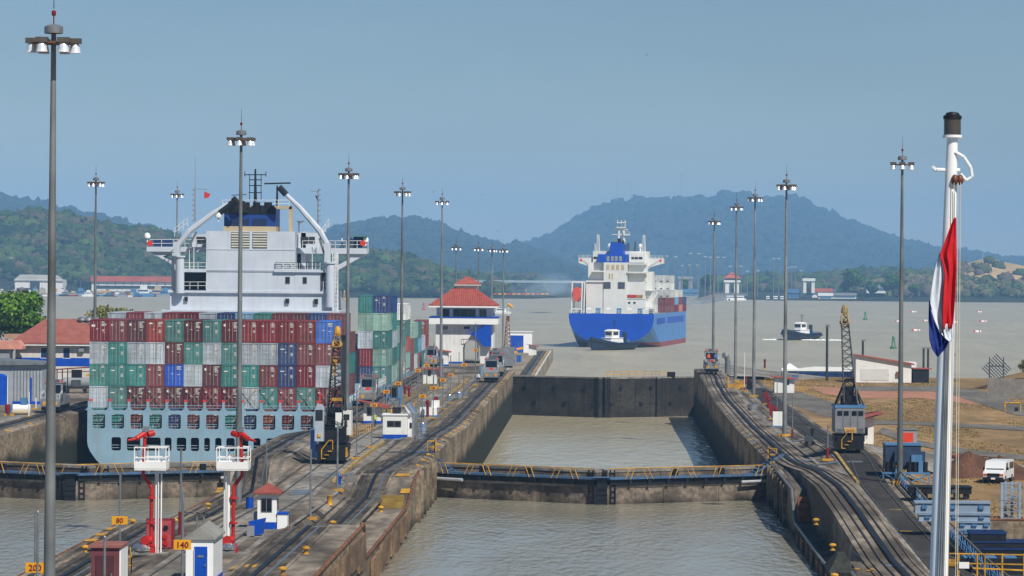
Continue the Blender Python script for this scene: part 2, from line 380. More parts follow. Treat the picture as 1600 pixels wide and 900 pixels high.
# ---- hills: terrain with skylines measured from the place
RIDGES = [
 (3650, 3210, 700, [(-220,352),(0,346),(60,340),(110,348),(160,360),(200,364),(235,368),(300,392),(400,398),(520,400),(555,398),(590,404),(625,410),(660,420),(700,436),(745,450),(790,458),(860,464)], '#2d4a1e'),
 (8200, 6600, 1300, [(-220,310),(0,317),(50,324),(100,337),(140,346),(180,356),(280,380),(420,420),(520,440)], '#2d4a22'),
 (8600, 6900, 1300, [(420,410),(500,377),(540,363),(590,350),(620,354),(650,350),(690,363),(730,379),(770,391),(810,394),(840,400),(900,430),(1000,460)], '#2d4a22'),
 (11500, 9000, 2200, [(700,430),(760,404),(800,395),(840,387),(870,372),(900,351),(940,332),(980,322),(1040,321),(1100,321),(1150,312),(1190,317),(1230,319),(1260,325),(1290,340),(1340,361),(1400,384),(1450,396),(1500,402),(1600,420),(1800,440)], '#2a4520'),
 (4900, 4000, 600, [(660,462),(700,452),(760,438),(850,446),(960,452),(1060,452),(1160,444),(1250,440),(1350,436),(1420,434),(1500,440),(1640,450)], '#2c4720'),
 (3900, 3480, 500, [(1330,462),(1380,446),(1440,436),(1480,424),(1510,412),(1542,403),(1560,408),(1600,416),(1680,424),(1800,430)], '#5a5a38'),
]
_rc = []
for D, foot, back, sk, colr in RIDGES:
    xs, zs = [], []
    for px, py in sk:
        p = W(px, py, D); xs.append(p.x); zs.append(p.z)
    _rc.append((D, foot, back, np.array(xs), np.array(zs)))
_g = rng.random((64, 64))
def vnoise(x, y):
    xi = np.floor(x).astype(int); yi = np.floor(y).astype(int); fx = x-xi; fy = y-yi; fx = fx*fx*(3-2*fx); fy = fy*fy*(3-2*fy)
    a = _g[xi % 64, yi % 64]; b = _g[(xi+1) % 64, yi % 64]; c = _g[xi % 64, (yi+1) % 64]; d = _g[(xi+1) % 64, (yi+1) % 64]
    return (a*(1-fx)+b*fx)*(1-fy)+(c*(1-fx)+d*fx)*fy
def shore(x): return 3205 + np.interp(x, [-700,-60,0,60,100,160,300,900], [0,40,420,620,160,90,40,100])
def hz(x, d):
    x = np.asarray(x, float); d = np.asarray(d, float); h = np.full_like(x, LAKE + 1.3)
    for D, foot, back, xs, zs in _rc:
        zt = np.interp(x*D/np.maximum(d, 1), xs, zs, left=LAKE, right=LAKE)
        t = np.where(d < D, np.clip((d-foot)/(D-foot), 0, 1), np.clip(1-(d-D)/back, 0, 1)); t = t**.8
        n = (vnoise(x/140+D, d/140)-.5)*.25 + (vnoise(x/45, d/45+D)-.5)*.12
        h = np.maximum(h, LAKE + 1.3 + (zt-LAKE-1.3)*np.clip(t + n*np.sin(np.pi*np.clip(t, 0, 1)), 0, 1.0))
    return h
C_HILL = concrete('forest_floor', '#33381f', '#222b16', amt=.9, scale=.01)
def hills(name, x0, x1, d0, d1, nx, nd):
    xs = np.linspace(x0, x1, nx); b = MB(); X = np.repeat(xs[None, :], nd, 0); t = np.linspace(0, 1, nd)[:, None]
    D = shore(X)*(1-t) + d1*t; Z = hz(X, D); Z[0] = LAKE - 2
    vs = np.stack([X, D, Z], -1).reshape(-1, 3).tolist()
    b.add(vs, [(j*nx+i, j*nx+i+1, (j+1)*nx+i+1, (j+1)*nx+i) for j in range(nd-1) for i in range(nx-1)])
    return struct(b.build(name, C_HILL, smooth=True))
hills('hills', -3200, 2600, 3200, 13600, 260, 240)
# ---- forest: crowns joined into masses
FOL = foliage('foliage')
def ico():
    bm = bmesh.new(); bmesh.ops.create_icosphere(bm, subdivisions=2, radius=1.0); v = np.array([p.co[:] for p in bm.verts]); f = np.array([[q.index for q in p.verts] for p in bm.faces]); bm.free(); return v, f
IV, IF = ico()
def mass(name, pos, rad, cols, rough=.35, cards=26, card=.34):
    # pos (n,3) crown centres; one mesh of lumpy crowns with leaf sprays standing off them
    n = len(pos); nv = len(IV); V, Fc, C = [], [], []
    for k in range(6): pass
    disp = 1 + rough*(rng.random((n, nv))-.5)*1.4
    lob = 1 + .22*np.sin(IV[None, :, 0]*4+rng.random((n, 1))*6)*np.cos(IV[None, :, 1]*4+rng.random((n, 1))*6)
    P = IV[None]*(disp*lob)[..., None]*rad[:, None, :]; P = P + pos[:, None, :]
    V.append(P.reshape(-1, 3)); Fi = (IF[None]+(np.arange(n)*nv)[:, None, None]).reshape(-1, 3)
    bri = .75+.5*rng.random((n, nv)); C.append((cols[:, None, :]*bri[..., None]).reshape(-1, 3))
    tris = [Fi]; base = n*nv
    if cards:
        d = rng.normal(size=(n, cards, 3)); d /= np.linalg.norm(d, axis=-1, keepdims=True); d[..., 2] = np.abs(d[..., 2])*1.0-.25
        c = pos[:, None, :] + d*rad[:, None, :]*(.85+.35*rng.random((n, cards, 1)))
        s = card*rad[:, None, :1]*(.6+.8*rng.random((n, cards, 1)))
        a = rng.normal(size=(n, cards, 3)); a /= np.linalg.norm(a, axis=-1, keepdims=True); bb = np.cross(a, rng.normal(size=(n, cards, 3))); bb /= np.linalg.norm(bb, axis=-1, keepdims=True)
        Q = np.stack([c+a*s, c-a*s*.6+bb*s*.8, c-a*s*.5-bb*s*.8], 2).reshape(-1, 3); V.append(Q)
        tris.append(np.arange(n*cards*3).reshape(-1, 3)+base)
        br = .7+.7*rng.random((n, cards, 1)); cc = np.repeat((cols[:, None, :]*br)[:, :, None, :], 3, 2).reshape(-1, 3); C.append(cc)
    V = np.concatenate(V); T = np.concatenate(tris); C = np.clip(np.concatenate(C), 0, 1)
    me = bpy.data.meshes.new(name); me.vertices.add(len(V)); me.vertices.foreach_set('co', V.astype(np.float32).ravel())
    me.loops.add(T.size); me.loops.foreach_set('vertex_index', T.astype(np.int32).ravel()); me.polygons.add(len(T))
    me.polygons.foreach_set('loop_start', np.arange(0, T.size, 3, dtype=np.int32)); me.polygons.foreach_set('loop_total', np.full(len(T), 3, dtype=np.int32))
    me.update(); me.validate(); ca = me.color_attributes.new('col', 'FLOAT_COLOR', 'POINT')
    ca.data.foreach_set('color', np.concatenate([C, np.ones((len(C), 1))], 1).astype(np.float32).ravel())
    me.materials.append(FOL); o = bpy.data.objects.new(name, me); COL.objects.link(o); return o
PAL = np.array([lin(c) for c in ('#3a5526','#334d2a','#42602b','#4f642f','#2c4526','#5b5f3a','#465a2c','#665f46','#56702f')])
def forest(name, label, n, x0, x1, d0, d1, r0, r1, pal=PAL, facing=True, sand=None, cards=26, keep=None):
    x = rng.uniform(x0, x1, n*3); d = rng.uniform(d0, d1, n*3); z = hz(x, d); e = 12.0
    up = hz(x, d+e)-z; ok = (z > LAKE+2.2) & (d > shore(x)+8)
    if facing: ok &= (up > -1.2)
    u = VX + x/d*F; ok &= (u > -90) & (u < 1690)
    if keep is not None: ok &= keep(x, d, z)
    idx = np.where(ok)[0][:n]; x, d, z = x[idx], d[idx], z[idx]; k = len(x)
    r = rng.uniform(r0, r1, k)*(.7+.6*rng.random(k)); rad = np.stack([r, r, r*rng.uniform(.6, .95, k)], 1)
    clump = (vnoise(x/60+5, d/60+9)*len(pal)*1.3).astype(int) % len(pal); pick = np.where(rng.random(k) < .45, clump, rng.integers(0, len(pal), k))
    o = mass(name, np.stack([x, d, z+rad[:, 2]*.55], 1), rad, pal[pick]*.6, cards=cards); stuff(o); o['label'] = label; return o  # palette darkened to paint in the self-shading of the crowns
PALH = np.array([lin(c) for c in ('#34492c','#30442b','#3a4e30','#3d4d33','#2d422a')])*.75
forest('forest_left', 'green wooded hillside above the left shore boatyard', 5200, -900, -60, 3250, 3700, 3.8, 8.0, keep=lambda x, d, z: (x < np.interp(d, [3200, 3700], [-20, -10])))
forest('forest_shore', 'dark green woods along the far shore behind the locks', 2600, -400, 800, 3700, 5000, 5, 10, cards=10, keep=lambda x, d, z: ~((VX+x/d*F > 1425) & (d < 4150)))
forest('forest_distant', 'hazy blue wooded ridges on the skyline', 5200, -2000, 900, 6500, 8700, 9, 17, pal=PALH, cards=8)
forest('forest_mountain', 'hazy blue forest on the broad mountain', 6500, -800, 2200, 8900, 11600, 12, 22, pal=PALH, cards=6)
PALB = np.array([lin(c) for c in ('#6b6a48','#5a5f3c','#7b7350','#4c5a36','#6a6052')])
forest('brush_right', 'grey green brush under the sandy hill', 800, 250, 620, 3480, 3860, 4, 7.5, pal=PALB/.75, keep=lambda x, d, z: (z < 6 + 5*np.sin(x/23)) | (rng.random(len(x)) < .05))
C_SAND = concrete('bare_sand', '#c0a574', '#98805a', amt=.5, scale=.02)
def sandhill():
    b = MB(); nx, nd = 60, 30; xs = np.linspace(W(1425,430,3900).x, 640, nx); dd = np.linspace(3600, 4050, nd); X, D = np.meshgrid(xs, dd)
    Z = hz(X, D)+.8; b.add(np.stack([X, D, Z], -1).reshape(-1, 3).tolist(), [(j*nx+i, j*nx+i+1, (j+1)*nx+i+1, (j+1)*nx+i) for j in range(nd-1) for i in range(nx-1)])
    return struct(b.build('sand_hill', C_SAND, smooth=True))
sandhill()
# ------------------------------------------------------------------ tracks, coping details, gates
def along(xf, d0, d1, step=4.0, dz=0.0, zf=gz):
    out = []; d = d0
    while d < d1 + .01: x = xf(d); out.append(Vector((x, d, zf(x, d)+dz))); d += step
    return out
def ribbon(b, pts, w0, w1, h):
    # flat raised strip that follows pts; lateral from w0 to w1, thickness h
    n = len(pts); vs = []
    for p in pts: vs += [(p.x+w0, p.y, p.z), (p.x+w1, p.y, p.z), (p.x+w1, p.y, p.z+h), (p.x+w0, p.y, p.z+h)]
    fs = []
    for i in range(n-1):
        a, c = 4*i, 4*i+4; fs += [(a+1,c+1,c+2,a+2), (a+2,c+2,c+3,a+3), (a+3,c+3,c,a)]
    fs += [(0,1,2,3), (4*n-4,4*n-1,4*n-2,4*n-3)]; b.add(vs, fs)
C_BED = concrete('oily_track_bed', '#6b6357', '#2d2924', amt=.85, scale=.5)
M_RACK = mat('black_rack_rail', '#191c20', .45, .4, .3, 1.0)
M_RAILD = mat('dull_rail', '#5c5852', .55, .4, .25, 1.0)
def track(label, xf, d0, d1, gauge=1.55, bed=2.6, side=1, zf=gz, thick=False):
    t = thing('towing_track', label, 'track', (xf(d0), d0, zf(xf(d0), d0)))
    pts = along(xf, d0, d1, 3.0, .0, zf); rw = .045 if thick else .06
    part(t, 'track_bed', C_COPE if thick else C_BED, lambda b: ribbon(b, pts, -bed/2, bed/2, .05))
    for s in (-1, 1): part(t, 'rail', M_RAIL if (s > 0 and not thick) else M_RAILD, lambda b: ribbon(b, pts, s*gauge/2-rw, s*gauge/2+rw, .17))
    w = .17 if thick else .14
    part(t, 'rack_rail', M_RACK, lambda b: ribbon(b, pts, -w, w, .28 if thick else .16))
    for s in (-1, 1): part(t, 'track_kerb', C_COPE, lambda b: ribbon(b, pts, s*(bed/2+.12)-.1, s*(bed/2+.12)+.1, .11))
    return t
xA = lambda d: -float(np.interp(d, [150, 322, 365, 700], [20.3, 20.3, 19.0, 18.9]))
xL = lambda d: -float(np.interp(d, [150, 332, 345, 700], [32.2, 32.2, 32.9, 32.9]))
xR = lambda d: float(np.interp(d, [150, 300, 335, 362, 590, 615, 700], [20.0, 20.0, 19.6, 18.8, 18.8, 19.2, 19.2]))
track('towing locomotive track along the right edge of the centre wall', xA, 170, 688)
track('towing locomotive track along the left edge of the centre wall', xL, 170, 700)
track('towing track with thick black rack rail on the right hand wall', xR, 170, 655, thick=True)
track('towing track on the far left bank behind the container ship', lambda d: -71.6, 330, 700)
track('low towing track on the guide wall below the far gates', lambda d: -19.3, 770, 1150, zf=lambda x, d: LOWER)
def plain_track(label, xf, d0, d1, gauge, m):
    t = thing('crane_track', label, 'track', (xf(d0), d0, gz(xf(d0), d0))); pts = along(xf, d0, d1, 3.0, .01)
    part(t, 'track_bed', m, lambda b: ribbon(b, pts, -gauge/2-.6, gauge/2+.6, .04))
    for s in (-1, 1): part(t, 'rail', M_RAILD, lambda b: ribbon(b, pts, s*gauge/2-.06, s*gauge/2+.06, .11))
    return t
plain_track('crane track down the middle of the centre wall', lambda d: -25.6, 180, 640, 2.2, C_PALE)
plain_track('crane track on the dark ramp beside the blue railing', lambda d: float(np.interp(d, [150,330,352,700],[24.6,24.6,25.3,25.3])), 170, 600, 1.9, C_ROAD)
# low kerbs painted yellow by the crane tracks
def kerb(label, pts, m=mat('faded_yellow_kerb', '#a98f52', .8, 0, .3, .8, dirt='#5f5646', dirt_amt=.8), w=.28, h=.25):
    b = MB(); ps = [Vector((x, d, gz(x, d))) for x, d in pts]; ribbon(b, ps, -w/2, w/2, h); return tag(b.build('kerb', m), label, 'kerb')
kerb('yellow topped kerb beside the black crane with yellow boom tip', [(-23.6, d) for d in np.arange(318, 392, 4)])
kerb('yellow topped kerb beside the grey windowed crane', [(23.4, d) for d in np.arange(330, 372, 3)])
kerb('yellow kerb left of the far blue kiosk', [(-23.4, d) for d in np.arange(560, 640, 8)])
# coping blocks along the chamber edges: concrete noses with yellow corners
def coping(parent, X, s, d0, d1, step, m_even, m_y):
    d = d0; k = 0
    while d < d1:
        w = 1.0+.3*random.random(); z = gz(X, d)
        b = MB(); x0, x1 = X - s*.04, X - s*.75
        b.add([(x0, d, z-1.0), (x0, d+w, z-1.0), (x0, d+w, z-.1), (x0, d, z-.1), (x1, d, z+.16), (x1, d+w, z+.16), (x1, d, z-1.0), (x1, d+w, z-1.0)],
              [(0,1,2,3), (3,2,5,4), (0,3,4,6), (1,7,5,2), (4,5,7,6)])
        o = b.build('coping_block', m_y if k % 2 == 0 else m_even, parent); k += 1; d += step*(.9+.25*random.random())
coping(centre, -16.72, 1, 372, 672, 5.2, C_PALE, M_YEL); coping(right, 16.72, -1, 372, 650, 5.2, C_PALE, C_PALE)
coping(centre, -16.72, 1, 328, 360, 5.0, C_WALL, M_YEL); coping(right, 16.72, -1, 360, 470, 9, C_PALE, M_YEL)
wl_ = [o for o in bpy.data.objects if o.name == 'lock_wall_west'][0]
coping(wl_, -69.0, 1, 372, 470, 8, C_PALE, M_YEL)
# buttress ribs beside the near gates
for k in range(7):
    d = 326+k*5.2; z = gz(-17.5, d); part(centre, 'buttress', C_WALL, lambda b: b.box(-16.74, -16.35, d, d+.9, -6, z-.05))
    z2 = gz(17.5, d); part(right, 'buttress', C_WALLR, lambda b: b.box(16.35, 16.74, d, d+.9, -6, z2-.2))
# rusty fender plates and the curb pipe along the near water edges
M_FEND = concrete('rusty_fender_plate', '#94785a', '#574a3d', amt=.8, scale=.5)
for k, d in enumerate([196,206,214.5,223,231.5,240,247, 262,267,272,278,285,292,299,306]):
    w = 6.5 if d < 250 else 4.4; top = gz(-16.9, d+1)-.35
    part(centre, 'fender_plate', M_FEND, lambda b: b.box(-16.72, -16.5, d, d+w, top-(1.9 if k % 3 else 2.5), top-random.random()*.3))
for k, d in enumerate([200,212,224,236,258,264,270,276,283,290,297,304,330,342]):
    top = gz(16.9, d+1)-.3
    part(right, 'fender_plate', M_FEND, lambda b: b.box(16.5, 16.72, d, d+(2.3 if k % 2 else 3.2), top-2.0, top))
part(centre, 'edge_pipe', M_RUST, lambda b: b.tube(along(lambda d: -16.72, 170, 330, 2, .02), .13))
part(right, 'edge_pipe', M_GALV, lambda b: b.tube(along(lambda d: 16.72, 170, 345, 2, .02), .11))
part(centre, 'edge_pipe', M_RUST, lambda b: b.tube(along(lambda d: -35.05, 170, 330, 3, -.05), .1))
# steps down to the sunken mooring floors
for par, x0, x1, dd, z0, z1, dirn in ((centre, -18.9, -16.95, 308, -.7, .3, 1), (right, 17.0, 18.0, 311.5, -2.0, .2, 1)):
    for k in range(4):
        part(par, 'step', M_RUST if par is right else mat('worn_yellow_step', '#8d7436', .8, 0, .2, 1), lambda b: b.box(x0, x1, dd+k*.55, dd+.5+k*.55, z0-.05, z0+(z1-z0)*(k+1)/4))
def bollard(px, py, label, d=None):
    p = site(px, py); o = thing('bollard', label, 'bollard', p, 'yellow mooring bollards')
    part(o, 'post', M_YEL, lambda b: b.lathe((0,0,0), [(.22,0),(.22,.05),(.13,.08),(.12,.3)], 12), True, True)
    part(o, 'head', M_YEL, lambda b: b.lathe((0,0,0), [(.13,.3),(.27,.34),(.27,.42),(.18,.5),(.07,.53)], 12), True, True)
    return o
for px, py, lb in ((595,800,'yellow bollard on the sunken floor by the yellow steps'),(566,827,'yellow bollard beside the raised block on the centre wall edge'),(520,824,'yellow bollard left of the rail end on the raised block'),
    (478,866,'yellow bollard in front of the white shed row near the rusty edge'),(442,899,'yellow bollard at the bottom edge of the picture'),(325,795,'yellow bollard on the left edge between the fire monitors'),
    (207,822,'yellow bollard behind the board reading 80'),(133,864,'yellow bollard at the left water edge near the maroon shed'),(273,821,'yellow bollard right of the red pump cabinet'),
    (1275,820,'yellow bollard below the iron steps on the right wall'),(1301,860,'yellow bollard on the sunken floor of the right wall'),(1304,908,'yellow bollard by the dark tarpaulin heap')):
    bollard(px, py, lb)
def cyl_post(px, py, r, h, label, m=M_YEL):
    p = site(px, py); o = thing('mooring_post', label, 'post', p)
    part(o, 'post', m, lambda b: b.lathe((0,0,0), [(r*1.2,0),(r,.1),(r,h-.1),(r*1.15,h-.05),(r*1.1,h)], 14), True, True)
    part(o, 'base_plate', M_GALV, lambda b: b.box(-r*1.6, r*1.6, -r*1.6, r*1.6, 0, .04), False, True)
cyl_post(515, 790, .22, .85, 'tall yellow capstan post in the middle of the centre wall')
# painted yellow warning patches on the coping
def patch_y(px, py, w, l, dz=.06):
    # thin sheet draped over the uneven coping
    p = site(px, py); m = MB(); lo, hi = (-35.0, -16.8) if px < 943 else (16.85, 60); n = 6
    xs = np.linspace(max(lo, p.x-w/2), min(hi, p.x+w/2), n); ys = np.linspace(p.y-l/2, p.y+l/2, n)
    m.add([(x, y, gz(x, y)+dz) for y in ys for x in xs], [(j*n+i, j*n+i+1, (j+1)*n+i+1, (j+1)*n+i) for j in range(n-1) for i in range(n-1)]); return m
for k, (px, py, w, l) in enumerate([(545,829,.9,1.6),(537,840,.9,1.6),(528,848,.9,1.6),(635,768,1.0,2.2),(164,827,1.2,2.4),(152,836,1.2,2.4),(138,845,1.2,2.4),(348,738,1.1,3.0),(328,764,1.1,3.0),(1400,797,1.0,.35),(1416,831,1.0,.35),(380,886,1.6,2.0),(1334,890,.8,1.2),(1360,891,.5,1.0),(630,742,1.2,2.5),(390,818,1.0,1.2)]):
    m = patch_y(px, py, w, l); part(centre if px < 940 else right, 'painted_patch', M_YEL, lambda b: b.add(m.v, m.f))
for px, py, w, l in [(1230,692,5.0,2.0),(1300,724,6.0,1.6),(645,706,5.0,1.6),(1420,885,3.6,1.4),(1400,745,3.0,1.2),(440,690,5,2),(700,690,4,1.6),(530,742,2.5,4),(470,770,1.5,6),(1245,720,3,4)]:
    m = patch_y(px, py, w, l, .065); part(centre if px < 940 else right, 'cover_plate', mat('blue_grey_steel_plate', '#6f7a84', .55, .2, .2, .7, dirt='#4f4a44'), lambda b: b.add(m.v, m.f))

# ---- mitre gates
M_GWALK = mat('gate_walkway_blue', '#49688a', .5, .1, .15, 1.0, dirt='#37434f')
def gate_leaf(label, hinge, tip, ztop, zbot, m, walk=True, group=None, slots=0, pads=False, yrail=None, tmat=None):
    H, T = Vector(hinge), Vector(tip); ax = (T-H); L = ax.length; ax.normalize(); nr = Vector((ax.y, -ax.x, 0))
    if nr.y > 0: nr = -nr
    t = thing('gate_leaf', label, 'lock gate', (H.x, H.y, zbot), group)
    def P(a, o, z): q = H + ax*a + nr*o; return (q.x, q.y, z)
    def slab(b, a0, a1, o0, o1, z0, z1):
        b.add([P(a0,o0,z0),P(a1,o0,z0),P(a1,o1,z0),P(a0,o1,z0),P(a0,o0,z1),P(a1,o0,z1),P(a1,o1,z1),P(a0,o1,z1)],[(0,3,2,1),(4,5,6,7),(0,1,5,4),(1,2,6,5),(2,3,7,6),(3,0,4,7)])
    n = 6
    for k in range(n):     # riveted plate bays
        part(t, 'skin_plate', m, lambda b: slab(b, L*k/n+.02, L*(k+1)/n-.02, -.9, .9+.03*(k % 2), zbot, ztop-.25))
    part(t, 'top_beam', tmat or C_PALE, lambda b: slab(b, 0, L-.05, -1.1, 1.0, ztop-.25, ztop))
    def lad(b):
        for o in (-.85, -.35): slab(b, L+o-.06, L+o+.06, .95, 1.1, zbot, ztop)
        z = zbot+.4
        while z < ztop: slab(b, L-.85, L-.3, .97, 1.06, z, z+.1); z += .55
    part(t, 'ladder', M_BLACK, lad)
    for k in range(slots):
        aa = L*(k+.5)/slots; part(t, 'rubbing_pad', M_BLACK, lambda b: slab(b, aa-.3, aa+.3, .95, 1.15, zbot+(ztop-zbot)*(.3+.25*((k*2) % 3)), zbot+(ztop-zbot)*(.3+.25*((k*2) % 3))+.6))
    if walk:
        part(t, 'walkway', M_GWALK, lambda b: slab(b, 1.5, L+.15, .5, 1.5, ztop+.55, ztop+.75))
        part(t, 'walkway_shadow_beam', M_BLACK, lambda b: slab(b, .6, L-.15, .1, 1.2, ztop, ztop+.545))  # black beam whose colour stands for the shadow under the walkway
        for k in range(8): part(t, 'bracket', M_DARK, lambda b: slab(b, 1.6+k*(L-2)/8, 1.9+k*(L-2)/8, 1.2, 1.42, ztop+.02, ztop+.5))
        def rl(b):
            for o, s0, s1 in ((1.45, 1.6, L+.1),):
                b.bar(P(s0, o, ztop+1.62), P(s1, o, ztop+1.62), .05, n=5)
                k = 0; a = s0+.3
                while a < s1:
                    lean = .5*(1 if (k//2) % 2 else -1); b.bar(P(a, o+.1, ztop+.55), P(a+lean, o, ztop+1.62), .042, n=5); a += .6 if k % 2 == 0 else 1.9; k += 1
        part(t, 'railing', M_YEL, rl)
        part(t, 'gate_arm', mat('pale_steel_arm', '#c2c6cb', .4, .3, .1, 1), lambda b: b.bar(P(-1.2, 1.3, ztop+.05), P(4.2, 1.6, ztop-.0), .16, n=8))
        def stair(b):
            for k in range(9): slab(b, -.9+k*.42, -.5+k*.42, .35, 1.45, ztop+2.6-k*.24, ztop+2.68-k*.24)
            for o in (.35, 1.45): b.bar(P(-.9, o, ztop+2.6), P(2.9, o, ztop+.6), .09, n=4)
        part(t, 'stair', M_GWALK, stair)
        for a in (4.8, 10.2): part(t, 'lamp_bracket', M_BLACK, lambda b: slab(b, a, a+.55, -1.0, -.6, ztop, ztop+1.3))
    return t
GT = -1.3
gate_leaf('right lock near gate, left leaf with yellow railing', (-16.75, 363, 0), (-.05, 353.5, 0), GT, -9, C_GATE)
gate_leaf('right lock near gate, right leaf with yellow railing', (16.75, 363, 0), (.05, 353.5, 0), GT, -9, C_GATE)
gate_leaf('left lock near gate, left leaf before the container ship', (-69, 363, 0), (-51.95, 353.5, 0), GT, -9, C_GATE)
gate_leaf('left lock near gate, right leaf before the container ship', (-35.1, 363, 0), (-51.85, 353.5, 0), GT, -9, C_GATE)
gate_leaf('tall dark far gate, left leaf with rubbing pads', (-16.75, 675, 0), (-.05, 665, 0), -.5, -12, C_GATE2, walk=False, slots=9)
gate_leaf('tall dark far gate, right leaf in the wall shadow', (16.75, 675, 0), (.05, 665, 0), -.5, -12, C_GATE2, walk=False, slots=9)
for nm, hx, tx in (('right lock second gate, left leaf just behind the walkway', -16.75, -.05), ('right lock second gate, right leaf just behind the walkway', 16.75, .05), ('left lock second gate, left leaf behind the walkway', -69, -51.95), ('left lock second gate, right leaf behind the walkway', -35.1, -51.85)):
    gate_leaf(nm, (hx, 380, 0), (tx, 370.5, 0), -.8, -12, C_GATE, walk=False)
for cx, nm in ((0, 'right'), (-51.9, 'left')):
    o = thing('mitre_post', 'dark ladder post where the %s lock gate leaves meet' % nm, 'post', (cx, 352.4, -9)); part(o, 'post', M_BLACK, lambda b: b.box(cx-.5, cx+.5, 352.3, 353.6, -9, GT+.74)); part(o, 'cap', M_GWALK, lambda b: b.box(cx-.9, cx+.9, 351.9, 353.4, GT+.745, GT+.79)); part(o, 'rung', M_DARK, lambda b: [b.box(cx-.55, cx+.55, 352.2, 352.29, -4.2+k*.5, -4.1+k*.5) for k in range(6)])
def far_rail():
    o = thing('gate_railing', 'short yellow railing on top of the far gate', 'railing', (3, 664, -.5))
    part(o, 'rail', M_YEL, lambda b: b.rail([(.6,664.5,-.45),(12,671.5,-.45)], 1.0, .07))
    part(o, 'foot', M_BLACK, lambda b: b.box(12, 13.5, 671.4, 672.4, -.5, .4))
far_rail()
for s, nm in ((-1, 'left'), (1, 'right')):
    o = thing('stair_guard', 'yellow guard rails at the top of the %s gate stairs' % nm, 'railing', (s*17.2, 366, gz(s*17.2, 366)))
    part(o, 'rail', M_YEL, lambda b: b.rail([(s*17.6,364,gz(17.6*s,364)),(s*16.9,364.2,gz(17*s,364)),(s*16.9,368,gz(17*s,368))], 1.2, .07, 2, 1.0))

o = thing('edge_stripe', 'row of yellow dashes along the low guide wall', 'road marking', (-17.6, 780, LOWER))
for k in range(26): part(o, 'dash', M_YEL, lambda b: b.box(-17.9, -17.4, 775+k*14, 783+k*14, LOWER+.01, LOWER+.05))
o = thing('guide_rail', 'pale steel strip along the edge of the low guide wall', 'rail', (-16.6, 780, LOWER)); part(o, 'strip', M_WHITE, lambda b: b.box(-16.75, -16.5, 772, 1150, LOWER+.005, LOWER+.12)); part(o, 'bracket', M_RUST, lambda b: b.box(-16.45, -16.25, 772, 1150, LOWER-.6, LOWER-.3))

for par, X, d0, d1, w, m in ((centre,-30.4,170,690,.22,C_PALE),(centre,-28.2,170,690,.16,C_BED),(centre,-22.7,170,690,.3,C_PALE),(centre,-21.95,170,690,.14,C_BED),(centre,-34.3,170,690,.2,C_BED),(right,21.3,170,655,.3,C_PALE),(right,22.2,170,655,.14,C_BED),(right,23.2,170,655,.2,C_PALE),(right,26.9,170,655,.16,C_BED),(right,17.4,330,655,.14,C_BED)):
    pts = along(lambda d: X, d0, d1, 3.0, .0); part(par, 'trench_cover', m, lambda b: ribbon(b, pts, -w, w, .03))
for k in range(26):
    d = 190+k*18.5; par, X = (centre, random.choice((-24, -27.5, -29.5, -22.3))) if k % 2 else (right, random.choice((22.0, 24.0, 26.0)))
    if d > 640: continue
    n = 5; w, l = random.uniform(.8, 2.2), random.uniform(2, 6); xs = np.linspace(X-w/2, X+w/2, n); ys = np.linspace(d, d+l, n)
    part(par, 'repair_slab', random.choice((C_PALE, C_BED, C_ROAD, MATS['blue_grey_steel_plate'])), lambda b: b.add([(x, y, gz(x, y)+.055) for y in ys for x in xs], [(j*n+i, j*n+i+1, (j+1)*n+i+1, (j+1)*n+i) for j in range(n-1) for i in range(n-1)]))

for x0_, x1_, d0_, d1_ in ((-29.9,-28.6,470,640),(-24.0,-23.1,430,610),(-21.4,-20.9,440,640),(-28.0,-27.2,520,680)):
    xs = np.linspace(x0_, x1_, 3); ys = np.arange(d0_, d1_, 8.0); n = 3
    part(centre, 'dry_verge', C_EARTH, lambda b: b.add([(x+.15*math.sin(y), y, gz(x, y)+.04) for y in ys for x in xs], [(j*n+i, j*n+i+1, (j+1)*n+i+1, (j+1)*n+i) for j in range(len(ys)-1) for i in range(n-1)]))
# ------------------------------------------------------------------ shipping containers
CC = {'M': ('maroon', '#7a2b30'), 'D': ('dark maroon', '#5f2029'), 'R': ('brick red', '#8a4238'), 'T': ('teal', '#3b807a'), 'G': ('pale grey', '#a9b4bd'),
      'B': ('bright blue', '#1157b8'), 'N': ('navy blue', '#173a78'), 'W': ('white', '#d9dcd8'), 'P': ('pale green', '#86aa9a'), 'O': ('orange', '#b9482e'), 'C': ('light blue', '#6fa3c6')}
for k, (nm, h) in CC.items(): mat('container_'+k, h, .55, .0, .14, .7, streak=.45, dirt='#463a34', rand=.22)
M_MARK = mat('container_lettering', '#dcdcd4', .6, 0, .1, 3); M_MARKY = mat('container_yellow_label', '#e0a31c', .6, 0, .05, 3); M_ROD = mat('lock_rod_grey', '#b4b2ac', .5, .3, .2, 2)
CW, CH = 2.42, 2.86
_cm = {}; PROTO = []
